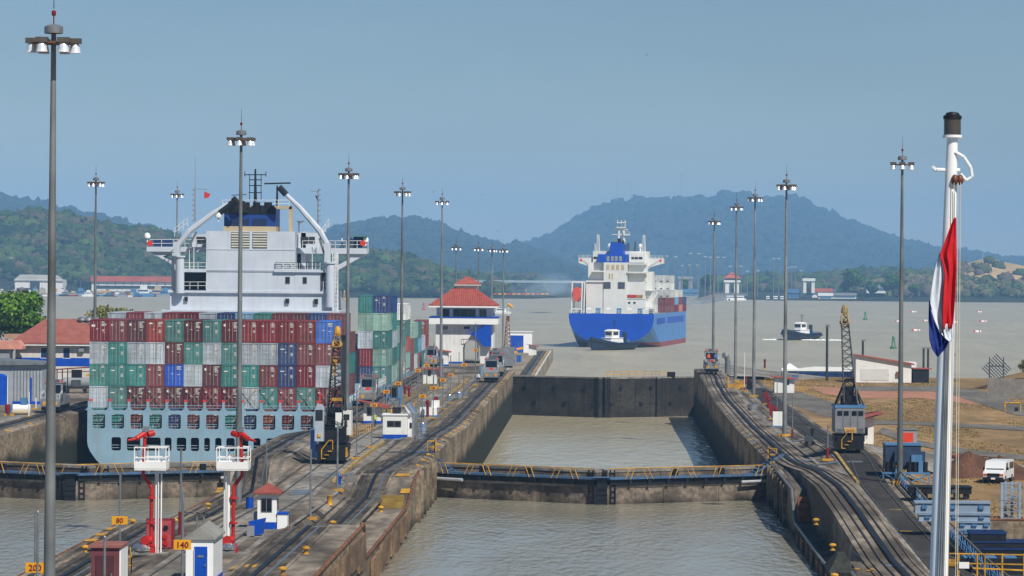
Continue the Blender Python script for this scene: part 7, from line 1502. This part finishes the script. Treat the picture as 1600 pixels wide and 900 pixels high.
for s, a, c in ((-1, 893.5, 915), (1, 1028, 1003)):
    BP('bridge_wing', M_BWH, lambda b: b.ext([(bX(a),bZ(403)),(bX(c),bZ(403)),(bX(c),bZ(421)),(bX(c-s*4),bZ(419)),(bX(a),bZ(411))], y0+7, y0+11)); BP('wing_rail', M_BWH, lambda b: b.rail([(min(bX(a),bX(c)),y0+7.1,bZ(404)),(max(bX(a),bX(c)),y0+7.1,bZ(404))], 1.2, .08))
    BP('wing_roof', mat('awning_green', '#4b7d78'), lambda b: b.box(*sorted((bX(a-s*1),bX(a-s*11))),y0+8,y0+10.5,bZ(400),bZ(399))); BP('life_ring', M_BEACON, lambda b: b.bar((bX(a-s*4),y0+6.9,bZ(406.5)),(bX(a-s*4),y0+7.0,bZ(406.5)),.5,n=10))
BP('radar_mast', M_BWH, lambda b: (b.bar((bX(954),y0+9,bZ(392)),(bX(957),y0+9,bZ(356)),.5), b.bar((bX(966),y0+9,bZ(392)),(bX(963),y0+9,bZ(356)),.5), b.box(bX(953),bX(967),y0+8,y0+10,bZ(355.5),bZ(354)), b.box(bX(953.5),bX(967),y0+8,y0+10,bZ(347.5),bZ(346)), [b.bar((bX(x),y0+9,bZ(355)),(bX(x),y0+9,bZ(343)),.14) for x in (954,960,966)], b.bar((bX(946),y0+9,bZ(366)),(bX(974),y0+9,bZ(366)),.18), b.bar((bX(950),y0+9,bZ(358)),(bX(971),y0+9,bZ(358)),.15), b.box(bX(965),bX(974),y0+8,y0+10,bZ(367),bZ(366)), b.rail([(bX(965),y0+8,bZ(366)),(bX(974),y0+8,bZ(366))],1.2,.07)))
for px in (924, 997): BP('signal_mast', M_BWH, lambda b: (lattice(b, (bX(px),y0+8,bZ(394)), (bX(px),y0+8,bZ(366)), 1.1, .6, 6, .12, .08), b.bar((bX(px)-1.2,y0+8,bZ(394)),(bX(px)-1.2,y0+8,bZ(380)),.2)))
for px, py in ((991,381),(942,383)): BP('satellite_dome', M_WHITE2, lambda b: b.lathe((bX(px),y0+8,bZ(394)), [(.25,0),(.25,1.6),(.65,2.0),(.75,2.6),(.5,3.2),(.05,3.4)], 12), True)
BP('vent_stack', M_LOCOD, lambda b: (b.bar((bX(982),y0+9,bZ(392)),(bX(982.5),y0+9,bZ(377)),.5,.25), b.box(bX(969.5),bX(974),y0+7,y0+8,bZ(392),bZ(379))))
lf = BP('lifeboat_frame', M_BWH, lambda b: ([b.bar((bX(x),y,bZ(490)),(bX(x)+.3,y,bZ(441)),.3) for x in (890.5,906.5) for y in (1.5,8)], b.box(bX(891),bX(907),1.2,8.2,bZ(442),bZ(440)), b.box(bX(890),bX(907),1.3,2,bZ(484),bZ(482))))
BP('lifeboat', mat('lifeboat_orange', '#d3533a', .4, 0, .05, 1), lambda b: b.ext([(bX(893.5),bZ(455)),(bX(895),bZ(451)),(bX(899),bZ(448.5)),(bX(903),bZ(451)),(bX(905),bZ(455)),(bX(904.5),bZ(465)),(bX(900),bZ(472)),(bX(897),bZ(472)),(bX(893.5),bZ(465))], .6, 7), False, lf)
BP('provision_crane', M_BWH, lambda b: (b.bar((bX(1009),y0+6,bZ(490)),(bX(1009),y0+6,bZ(462)),.8,n=10), b.bar((bX(1007),y0+5,bZ(480)),(bX(1021),y0+5,bZ(456)),.45,n=8), b.box(bX(1000),bX(1018),y0,y0+8,bZ(483),bZ(480)), b.box(bX(1003),bX(1014),y0+2,y0+9,bZ(455),bZ(453))))
BP('side_gallery', M_BWH, lambda b: [b.rail([(bX(1003),y0+1,bZ(p)),(bX(1016),y0+1,bZ(p))], 1.2, .08, 2, 1.2) for p in (482, 468, 453, 440)])
BP('accommodation_block', M_BWH, lambda b: b.box(bX(1003.2),bX(1013),y0+4,y0+12,bZ(490),bZ(424)))
# its deck cargo: white reefers and a few red boxes, placed in ship space
def bput(k, x, y, z, label):
    p = Matrix.Rotation(BH, 4, 'Z') @ Vector((x, y, 0)); return container(k, (bc.x+p.x, BD+p.y, LAKE+z), label, 'containers on the blue ship', rz=BH, cheap=True)
for t_, row in enumerate(('WWWW','WWWW','WWWW','WWMM','WWMM')):
    for c_, k in enumerate(row):
        bput(k, 15.0-(3-c_)*2.5, 52, bZ(490.4)+.05+(4-t_)*2.92, '%s box on the blue ship, %s tier from the top, %s from left' % (CC[k][0], ORD[t_], ORD[c_]))
for j, (y, cols) in enumerate(((66,'WCM'),(80,'WMO'),(93,'NM'))):
    for t_, k in enumerate(cols):
        bput(k, 15.0, y, bZ(490.4)+.05+(len(cols)-1-t_)*2.92, '%s box along the blue ship side, %s stack ahead, %s from top' % (CC[k][0], ORD[j], ORD[t_]))
M_REEF = mat('reefer_dark', '#3a3c3e', .6, 0, .1, 1)
BP('reefer_units', M_REEF, lambda b: [b.box(15.0-c*2.5-.5, 15.0-c*2.5+.5, 51.9, 51.95, bZ(490.4)+.5+t*2.92, bZ(490.4)+.8+t*2.92) for c in range(4) for t in (2,3,4)])
BP('hatch_cargo', M_GREY, lambda b: b.box(-15.5, 5, 30, 104, bZ(490), bZ(490)+8))
# ------------------------------------------------------------------ tugs
def tug(loc, rz, label, s=1.0):
    o = thing('tug', label, 'tugboat', loc, None, rz); P = lambda n, m, f, sm=False: part(o, n, m, f, sm, True)
    tn = mat('tug_hull_navy', '#1b2c45', .5, 0, .1, .5)
    def hull(b):
        rows = []; n = 9
        for y, w, zt_, zb_ in ((-13,.62,3.0,.2),(-11.5,.85,2.9,-.4),(-6,1,2.7,-.6),(2,1,2.7,-.6),(7,.95,3.2,-.6),(11,.72,3.9,-.4),(13.4,.3,4.6,0),(14.2,.05,4.8,.3)):
            r_ = []
            for i in range(n): a = math.pi*i/(n-1); r_.append((-4.6*w*math.cos(a)*(1 if i in (0,n-1) else .97), y, zt_ if i in (0, n-1) else zb_+(zt_-zb_)*(1-math.sin(a))**1.2))
            rows.append(r_)
        vs = [p for r_ in rows for p in r_]; b.add(vs, [(j*n+i,j*n+i+1,(j+1)*n+i+1,(j+1)*n+i) for j in range(len(rows)-1) for i in range(n-1)]); b.add([rows[0][i] for i in range(n)], [tuple(range(n))])
        b.add([rows[j][0] for j in range(len(rows))]+[rows[j][n-1] for j in range(len(rows))], [(j, j+1, len(rows)+j+1, len(rows)+j) for j in range(len(rows)-1)])
    P('hull', tn, hull, True)
    P('fender', M_BLACK, lambda b: [b.tube([(-2.9*s_,-13,2.2),(-4.2*s_,-11.5,2.0),(-4.75*s_,-6,1.8),(-4.75*s_,2,1.8),(-4.5*s_,7,2.1),(-3.4*s_,11,2.8),(-1.4*s_,13.6,3.5),(0,14.4,3.7)], .35, 8) for s_ in (-1, 1)])
    P('deckhouse', M_WHITE2, lambda b: (b.ext([(-4.5,2.2),(4.5,2.2),(4.0,4.3),(-4.0,4.3)], -2.0, 2.0, 'x'), b.box(-2.2,2.2,-4.3,4.3,4.3,4.45)))
    wh_ = P('wheelhouse', M_WHITE2, lambda b: b.ext([(-2.0,4.45),(2.6,4.45),(2.8,6.9),(-2.2,6.9)], -1.6, 1.6, 'x')); part(wh_, 'roof', M_WHITE2, lambda b: b.hip(-1.8,1.8,-2.5,3.1,6.9,7.5,.9,1.8,.12), False, True)
    for x in (-1.05, -.35, .35, 1.05):
        for y, dy in ((-2.2,.12),(2.68,.14)): part(wh_, 'window', M_GLASSB, lambda b: b.box(x-.3,x+.3,y,y+dy,5.4,6.6), False, True)
    for s_ in (-1, 1): part(wh_, 'side_window', M_GLASSB, lambda b: b.box(*sorted((s_*1.56,s_*1.64)),-1.4,2.0,5.4,6.6), False, True)
    P('mast', M_DARK, lambda b: (b.bar((0,-1,7.4),(0,-1,11.0),.14), b.bar((-1.1,-1,10.2),(1.1,-1,10.2),.08), b.bar((-.7,-1,9.3),(.7,-1,9.3),.06)))
    for s_ in (-1, 1): P('funnel', tn, lambda b: b.box(*sorted((s_*1.2,s_*2.2)),-6.4,-4.8,2.2,6.4))
    P('red_sign', M_BEACON, lambda b: b.box(.5,1.3,-4.6,-4.45,3.0,3.6)); P('deck_rail', M_GALV, lambda b: b.rail([(-3.6,-12,2.4),(3.6,-12,2.4)], 1.0, .05)); P('winch', M_STEELBLUE, lambda b: b.bar((-1,-9.5,2.9),(1,-9.5,2.9),.7,n=10))
    return o
p = WZ(957, 546.5, LAKE); tug((p.x, p.y, LAKE), R(147), 'dark blue tug with white wheelhouse under the blue stern')
p = WZ(1251, 531, LAKE); tg = tug((p.x, p.y, LAKE), R(148), 'dark tug cruising right with white wake on the lake')
def wake():
    b = MB(); r = random.Random(3)
    c = Vector((p.x, p.y-4.8, LAKE))
    for k in range(60):
        x = c.x+(-16+k*.55)+r.random(); y = c.y+r.uniform(-2.0, .5)*(.4+abs(k-30)/30); s = r.uniform(.5, 1.3); b.hip(x-s, x+s, y-s*.9, y+s*.9, LAKE-.05, LAKE+.2+.35*r.random()*(1.3-abs(k-30)/40), s*.3, s*.3, .05)
    o = stuff(b.build('wake_foam', mat('foam_white', '#e6e8e4', .8, 0, .05, 1))); o['label'] = 'white foam along the cruising tug'
wake()
p3 = WZ(783, 490, LAKE); o = thing('launch', 'small white launch seen beside the control tower gallery', 'boat', (p3.x, p3.y, LAKE), None, R(80)); part(o, 'hull', M_WHITE2, lambda b: b.ext([(-2,0),(2,0),(2.2,1.3),(-2.2,1.3)], -6, 6), False, True); part(o, 'cabin', M_WHITE2, lambda b: b.box(-1.6,1.6,-3,3,1.3,3.2), False, True); part(o, 'window', M_NAVY, lambda b: b.box(-1.65,1.65,-2.5,2.5,2.1,2.8), False, True)
# ------------------------------------------------------------------ buoys and mooring floats
def buoy(px, py, h, m, label, mk=None):
    p = WZ(px, py, LAKE); o = thing('buoy', label, 'buoy', p, 'channel buoys'); P = lambda n, f, sm=False: part(o, n, m, f, sm, True)
    P('float', lambda b: b.lathe((0,0,0), [(1.3,-.3),(1.4,.6),(1.1,.9)], 14), True); P('tower', lambda b: [b.bar((math.cos(a)*.9,math.sin(a)*.9,.8),(math.cos(a)*.35,math.sin(a)*.35,h*.75),.12) for a in (.3,1.9,3.5,5.1)]); P('topmark', lambda b: b.lathe((0,0,h*.7), [(.55,0),(.6,h*.2),(.3,h*.28),(.1,h*.3)], 10), True)
M_BGRN = mat('buoy_green', '#3e7a57', .5, 0, .1, 2); M_BRED = mat('buoy_red', '#c03a33', .5, 0, .1, 2); M_BYEL = mat('buoy_yellow', '#c29a2a', .5, 0, .1, 2)
buoy(662, 484, 5.0, M_BRED, 'red lattice buoy left of the control tower'); buoy(666, 463, 8, M_BYEL, 'yellow buoy near the far wooded shore'); buoy(822, 464, 8, M_BYEL, 'yellow buoy before the far jetty'); buoy(1352, 500, 5.0, M_BGRN, 'green lattice buoy near the first mooring drums'); buoy(1396, 545, 5.0, M_BGRN, 'large green lattice buoy left of the flag'); buoy(538, 468, 8, M_BYEL, 'yellow buoy top showing over the navy container')
for k, (px, py, w) in enumerate(((1427,488,10),(1403,503,8),(1446,502,7),(1431,517,13),(1492,504,9),(1536,503,11),(1527,519,12),(1530,488,8))):
    p = WZ(px, py, LAKE); kk_ = pxl(p.y); L_ = w*kk_; o = thing('mooring_drum', 'red and white floating mooring drum, %s from the left of the group' % ORD[k], 'float', p, 'floating mooring drums')
    part(o, 'drum', M_WHITE, lambda b: b.bar((-L_/2,0,.15),(L_/2,0,.15),.75,n=12), True, True); part(o, 'red_end', M_BRED, lambda b: b.bar((-L_/2-.02,0,.15),(-L_/4,0,.15),.78,n=12), True, True); part(o, 'red_band', M_BRED, lambda b: b.bar((L_/5,0,.15),(L_/3,0,.15),.78,n=12), True, True)
# ------------------------------------------------------------------ far shore: boatyard on the left
def fbox(b, px0, px1, py0, py1, d, dd): a = W(px0, py1, d); c = W(px1, py0, d); b.box(a.x, c.x, d, d+dd, a.z, c.z)
FDp = 3225.0
o = thing('boat_shed', 'white boat shed with grey gable roof on the left far shore', 'shed', W(60, 463, FDp))
part(o, 'wall', M_WHITE, lambda b: fbox(b, 23, 98, 437, 461, FDp, 40)); part(o, 'opening', M_SHADE, lambda b: (fbox(b, 47, 62, 439, 461, FDp-.5, 1), fbox(b, 26, 47, 450, 460, FDp-.4, 1)))
part(o, 'roof', mat('pale_tin_roof', '#b3b1a8', .6, .2, .12, .05, streak=.3), lambda b: (lambda A, B_, C_, E: b.add([A, B_, C_, E, A+Vector((0,0,-1)), B_+Vector((0,0,-1)), C_+Vector((0,0,-1)), E+Vector((0,0,-1))], [(0,1,2,3),(4,5,6,7),(0,1,5,4),(1,2,6,5),(2,3,7,6),(3,0,4,7)]))(W(22,437,FDp-1), W(100,438,FDp-1), W(90,429.5,FDp+20), W(31,429,FDp+20)))
o = thing('warehouse', 'long white warehouse with red tiled roof on the left far shore', 'warehouse', W(205, 460, FDp+10))
part(o, 'wall', M_WHITE, lambda b: fbox(b, 143, 272, 439, 456, FDp+10, 30)); part(o, 'base', M_RUST, lambda b: fbox(b, 143, 272, 446, 462, FDp+9, .8) if False else fbox(b, 143, 272, 456, 463, FDp+10, 29))
part(o, 'roof', mat('terracotta_roof', '#b55a41', .8, 0, .1, .1), lambda b: fbox(b, 142, 274, 432.5, 439.5, FDp+8, 34))
for k in range(9): part(o, 'window', M_STEELBLUE, lambda b: fbox(b, 154+k*13, 154.8+k*13, 440.5, 447, FDp+9.5, .6))
part(o, 'verandah', M_SHADE, lambda b: fbox(b, 150, 270, 447, 450, FDp+9.3, .7))
def pylon(px, py0, py1, d, label, w):
    p = W(px, py1, d); q = W(px, py0, d); o = thing('pylon', label, 'pylon', p)
    part(o, 'tower', mat('pylon_steel', '#a7acae', .5, .3, .1, 1), lambda b: (lattice(b, (0,0,0), (0,0,(q.z-p.z)*.62), w, w*.35, 6, .35, .2), lattice(b, (0,0,(q.z-p.z)*.62), (0,0,q.z-p.z), w*.35, w*.3, 4, .3, .18)), False, True)
    part(o, 'cross_arm', MATS['pylon_steel'], lambda b: [b.bar((-w*.4,0,(q.z-p.z)*f),(w*.4,0,(q.z-p.z)*f),.25) for f in (.7, .84, .97)], False, True)
pylon(17, 401, 446, FDp+60, 'steel lattice pylon beside the boat shed', 6.5); pylon(242, 398, 434, FDp+150, 'steel lattice pylon left of the ship bridge wing', 7.0)
def wharf():
    o = thing('wharf', 'long dark wharf along the left far shore', 'wharf', W(140, 466, 3190)); part(o, 'deck', M_RUST, lambda b: b.box(W(-90,464,3188).x, W(275,464,3188).x, 3188, 3222, LAKE, LAKE+1.6)); part(o, 'wharf_edge', M_BLACK, lambda b: b.box(W(-90,464,3188).x, W(275,464,3188).x, 3187, 3188, LAKE, LAKE+1.1))
wharf()
rb = random.Random(11); hulls = [M_WHITE, M_NAVY, M_STEELBLUE, M_DARK, M_MAROON, M_GREY]
for k in range(24):
    px = 2+k*11.2+rb.uniform(-2, 2); d = 3180-rb.uniform(0, 14); big = k in (11, 20, 22, 23); L_ = rb.uniform(7, 12)*(1.7 if big else 1); h = L_*.16; x = W(px, 464, d).x
    o = thing('moored_boat', '%s boat moored at the boatyard wharf, number %s from the left' % (('white','navy','light blue','dark','maroon','off white')[k % 6], (ORD+['fourteenth','fifteenth','sixteenth','seventeenth','eighteenth','nineteenth','twentieth','twenty first','twenty second','twenty third','twenty fourth'])[k]), 'boat', (x, d, LAKE), 'boats at the boatyard')
    part(o, 'hull', hulls[k % 6], lambda b: b.ext([(-L_/2,-.2),(L_/2*.9,-.2),(L_/2,h),(-L_/2,h*.9)], -1.8, 1.8), False, True); part(o, 'cabin', (M_WHITE, M_GREY, M_BEIGE, M_STEELBLUE)[k % 4], lambda b: (b.box(-L_*.3,L_*.25,-1.4,1.4,h*.9,h*.9+L_*.2), b.box(-L_*.15,L_*.15,-1.1,1.1,h*.9+L_*.2,h*.9+L_*.36)), False, True)
    part(o, 'window', M_NAVY, lambda b: b.box(-L_*.26,L_*.2,-1.45,-1.38,h*.9+L_*.09,h*.9+L_*.16), False, True); part(o, 'mast', M_GALV, lambda b: b.bar((0,0,h+L_*.3),(0,0,h+L_*.75),.12), False, True)
for k in range(16):
    px = 4+k*16+rb.uniform(-4, 4); d = 3205; c = [M_ORANGE, M_WHITE, M_RUST, M_STEELBLUE, M_BEIGE][k % 5]; w = rb.uniform(3, 8); h = rb.uniform(1.5, 5)
    o = thing('yard_stack', '%s goods stack on the boatyard wharf, %s from left' % (('orange','white','rusty','blue','beige')[k % 5], (ORD+['fourteenth','fifteenth','sixteenth'])[k]), 'goods', (W(px,460,d).x, d, LAKE+1.6), 'goods on the boatyard wharf'); part(o, 'stack', c, lambda b: b.box(-w/2,w/2,0,4,0,h), False, True); part(o, 'top_load', M_GALV, lambda b: b.box(-w*.3,w*.2,.5,3,h,h+1), False, True)
# jetty with piers and floating boom (centre)
o = thing('jetty', 'long pale jetty on dark piers across the far bay', 'jetty', W(810, 460, 3400)); part(o, 'deck', mat('pale_jetty', '#9aa8b4', .7, 0, .1, .1), lambda b: fbox(b, 738, 930, 439, 441.2, 3400, 12))
for px in (765, 802, 832, 862, 892): part(o, 'pier', M_LOCOD, lambda b: fbox(b, px-3, px+3, 441, 462, 3401, 10))
o = thing('floating_boom', 'orange floating boom below the far jetty', 'boom', W(810, 460, 3300)); [part(o, 'float', M_ORANGE if k % 3 else M_BEACON, lambda b: fbox(b, 771+k*7.4, 776.5+k*7.4, 458.2, 460.4, 3300, 3)) for k in range(12)]
# Miraflores locks in the distance
MD = 3420.0
o = thing('far_control_tower', 'distant white control house with orange roof across the lake', 'control tower', W(1145, 456, MD)); 
part(o, 'wall', M_WHITE, lambda b: (fbox(b, 1133, 1139.5, 441, 458, MD, 12), fbox(b, 1147, 1155, 441, 458, MD, 12), fbox(b, 1133, 1155, 438, 442, MD+.1, 12))); part(o, 'gallery', M_WHITE2, lambda b: fbox(b, 1131, 1157, 438, 441, MD-1, 14)); part(o, 'window', M_GLASSB, lambda b: fbox(b, 1134, 1153, 435.2, 438, MD-.3, 10)); part(o, 'roof', mat('terracotta_roof', '#b55a41'), lambda b: b.hip(W(1130,435,MD).x, W(1158,435,MD).x, MD-2, MD+14, W(1144,435,MD).z, W(1144,429,MD).z, 3, 2, .6)); part(o, 'lantern', MATS['terracotta_roof'], lambda b: b.hip(W(1139,429,MD).x, W(1149,429,MD).x, MD+3, MD+9, W(1144,428.6,MD).z, W(1144,425.5,MD).z, .4, .4, .3))
o = thing('far_lock_wall', 'low grey lock wall running toward the distant control house', 'lock wall', W(1110, 466, 3200)); part(o, 'wall', M_GREY, lambda b: b.ext([(W(1078,470,2900).x,2900),(W(1095,470,2900).x,2900),(W(1168,462,3650).x,3650),(W(1120,462,3650).x,3650)], LAKE-1, LAKE+3.4, 'z')); part(o, 'wall_top', C_PALE, lambda b: b.ext([(W(1078,470,2900).x+.5,2901),(W(1095,470,2900).x-.5,2901),(W(1168,462,3650).x-.5,3649),(W(1120,462,3650).x+.5,3649)], LAKE+3.4, LAKE+3.6, 'z'))
def fbuild(name, label, cat, px0, px1, py0, py1, d, wall, roof, dd=20, portal=False):
    o = thing(name, label, cat, W((px0+px1)/2, py1, d))
    if portal: part(o, 'wall', wall, lambda b: (fbox(b, px0, px0+(px1-px0)*.28, py0+4, py1, d, dd), fbox(b, px1-(px1-px0)*.28, px1, py0+4, py1, d, dd)))
    else: part(o, 'wall', wall, lambda b: fbox(b, px0, px1, py0+(py1-py0)*.35, py1, d, dd)); part(o, 'window', M_STEELBLUE, lambda b: fbox(b, px0+2, px1-2, py0+(py1-py0)*.5, py0+(py1-py0)*.65, d-.3, .4))
    part(o, 'roof', roof, lambda b: fbox(b, px0-1, px1+1, py0, py0+(4.2 if portal else (py1-py0)*.36), d-1, dd+2))
for a in (('portal_building','distant grey portal building left of the far control house','building',1060,1082,432,463,3380,M_GREY,M_GREY,20,True),('portal_building','distant white portal building right of the far masts','building',1255,1273,435,458,3420,M_WHITE,M_WHITE,20,True),
    ('terminal_building','low distant building with orange roof beyond the far lock','building',1258,1302,451,465,3430,M_WHITE,MATS['terracotta_roof']),('terminal_building','white boxy building at the far right water edge','building',1279,1301,458,470,3370,M_WHITE2,M_WHITE2),('terminal_building','blue roofed far shed right of the orange roof','building',1288,1306,452,464,3440,M_WHITE,M_STEELBLUE),
    ('terminal_building','far blue shed beside the parked boats','building',1231,1248,452,468,3390,M_STEELBLUE,M_STEELBLUE),('terminal_building','white far house half hidden by trees','building',1354,1384,446,458,3500,M_WHITE,M_GREY),('terminal_building','row of white far sheds behind the far locks','building',1302,1338,458,468,3400,M_WHITE,M_GREY),('terminal_building','pale works building beside the blue ship','building',1062,1090,452,466,3250,M_GREY,M_STEELBLUE)): fbuild(*a)
for k, (px, a) in enumerate(((1042,400),(1056,401),(1079,396),(1092,396),(1102,401),(1110,402),(1122,402),(1131,402),(1066,415),(1078,414),(1090,414),(1141,416),(1158,416),(1168,424),(1184,423),(1209,404),(1217,404),(1231,418),(1237,417),(1243,417),(1252,423))):
    d = 3350+k*9; t = W(px, a, d); o = thing('far_light_mast', 'faint white topped mast at the distant locks, %s from the left' % (ORD+['fourteenth','fifteenth','sixteenth','seventeenth','eighteenth','nineteenth','twentieth','twenty first'])[k], 'light mast', (t.x, d, LAKE+1.5), 'masts of the distant locks'); H = t.z-LAKE-1.5
    part(o, 'pole', M_GALV, lambda b: b.bar((0,0,0),(0,0,H),.5,.35), False, True); part(o, 'lamp_head', M_LAMP, lambda b: (b.box(-1.3,-.5,-.5,.5,H-.4,H+.4), b.box(.5,1.3,-.5,.5,H-.4,H+.4), b.box(-.5,.5,-.3,.3,H-.1,H+.2)), False, True)
for k, (px, py, w) in enumerate(((1143,463,10),(1157,462,18),(1137,465,7),(1200,466,8),(1212,466,10),(1222,467,8))):
    d = 3280; o = thing('far_vessel', '%s vessel lying off the distant locks, %s from left' % (('white','white','white','grey','grey','grey')[k], ORD[k]), 'boat', (W(px,467,d).x, d, LAKE), 'vessels at the distant locks'); L_ = w*pxl(d); part(o, 'hull', M_WHITE2 if k < 3 else M_LOCOD, lambda b: b.ext([(-L_/2,-.2),(L_/2*.9,-.2),(L_/2,1.6),(-L_/2,1.6)], -2, 2), False, True); part(o, 'cabin', M_WHITE2, lambda b: b.box(-L_*.35,L_*.3,-1.6,1.6,1.6,4.2), False, True); part(o, 'window', M_NAVY, lambda b: b.box(-L_*.3,L_*.26,-1.65,-1.55,2.4,3.3), False, True)
for k, (px, a, c, d) in enumerate(((963,272,325,11400),(985,283,325,11400),(1064,270,322,11400),(1536,392,412,8000))):
    pylon(px, a, c, d, 'faint radio mast on the hazy skyline, %s from left' % ORD[k], 9.0)
# trees that stand apart on the far right shore
for k, (px, py, r_, d, hh) in enumerate(((1333,455,14,3420,24),(1362,466,9,3390,12),(1404,452,12,3450,20),(1428,462,8,3440,12),(1320,460,7,3440,12),(1386,462,7,3450,12),(1106,452,9,3700,18),(1070,455,8,3650,14))):
    p = W(px, py, d); tree('rounded tree on the far right shore, %s of the scattered ones' % ORD[k], p.x, d, LAKE+1.3, hh+4, r_, r_*.7, PD_, 1500, 1.3, lobes=9, seed=20+k)
for k, (px, py) in enumerate(((1010,86),(677,300),(752,304),(778,362))):
    q = W(px, py, 420+60*k); o = thing('bird', 'dark bird gliding in the sky, %s of the few' % ('largest near the top','left by the masts','second by the masts','lowest one')[k], 'bird', q); part(o, 'body', M_BLACK, lambda b: b.bar((0,0,0),(.12,.1,.05),.05,.02), False, True); part(o, 'wing', M_BLACK, lambda b: (b.add([(0,-.08,0),(0,.08,0),(-.45,.05,.25)],[(0,1,2)]), b.add([(0,-.08,0),(0,.08,0),(.45,.05,-.1)],[(0,1,2)])), False, True)
# ------------------------------------------------------------------ haze over the lake
def haze():
    b = MB(); b.box(-15000, 15000, -400, 15000, -18, 300); o = b.build('haze', bpy.data.materials.new('haze_air')); stuff(o)
    m = o.data.materials[0]; m.use_nodes = True; N, L = m.node_tree.nodes, m.node_tree.links
    N.remove(N['Principled BSDF']); v = N.new('ShaderNodeVolumePrincipled'); v.inputs['Density'].default_value = HAZE; v.inputs['Color'].default_value = (*HCOL, 1)
    v.inputs['Anisotropy'].default_value = -0.3
    L.new(v.outputs[0], N['Material Output'].inputs['Volume']); o['label'] = 'pale blue haze over the lake'
HAZE, HCOL = 0.9e-4, (.30, .59, 1.0)
haze()
def smoke(px, py, d, rx, ry, rz_, dens, label):
    b = MB(); c = W(px, py, d); n, m = 20, 10
    vs = [(c.x+rx*math.sin(math.pi*j/m)*math.cos(2*math.pi*i/n), c.y+ry*math.sin(math.pi*j/m)*math.sin(2*math.pi*i/n), c.z+rz_*math.cos(math.pi*j/m)) for j in range(1, m) for i in range(n)]
    k = len(vs); vs += [(c.x, c.y, c.z+rz_), (c.x, c.y, c.z-rz_)]
    fs = [(j*n+i, j*n+(i+1) % n, (j+1)*n+(i+1) % n, (j+1)*n+i) for j in range(m-2) for i in range(n)] + [(k, (i+1) % n, i) for i in range(n)] + [(k+1, (m-2)*n+i, (m-2)*n+(i+1) % n) for i in range(n)]
    b.add(vs, fs); o = b.build('smoke', bpy.data.materials.new('thin_smoke')); stuff(o); o['label'] = label; mt = o.data.materials[0]; mt.use_nodes = True; N, L = mt.node_tree.nodes, mt.node_tree.links
    N.remove(N['Principled BSDF']); v = N.new('ShaderNodeVolumePrincipled'); v.inputs['Density'].default_value = dens; v.inputs['Color'].default_value = (.62, .8, 1.0, 1); L.new(v.outputs[0], N['Material Output'].inputs['Volume'])
for k_, (a_, b_, rx_, rz2) in enumerate(((874,444,11,8),(862,441,13,6),(850,449,15,6),(838,453,20,4.5),(880,452,12,6),(856,452,16,4))): smoke(a_, b_, 2300+12*k_, rx_, 26, rz2, .0028, 'thin blue smoke drifting left of the blue ship, puff %s' % ORD[k_])
for r_ in PROTO:
    for c_ in [k for k in bpy.data.objects if k.parent == r_]:
        for g_ in [k for k in bpy.data.objects if k.parent == c_]: bpy.data.objects.remove(g_)
        bpy.data.objects.remove(c_)
    bpy.data.objects.remove(r_)
for q_ in bpy.data.objects:
    if q_.name.split('.')[0] in ('markings', 'name_lettering', 'lashing_rods', 'roof_clutter', 'lock_rods'): q_['kind'] = 'stuff'
_dups = {k: v for k, v in LABELS.items() if len(v) > 1}
print('LABEL DUPS', _dups)
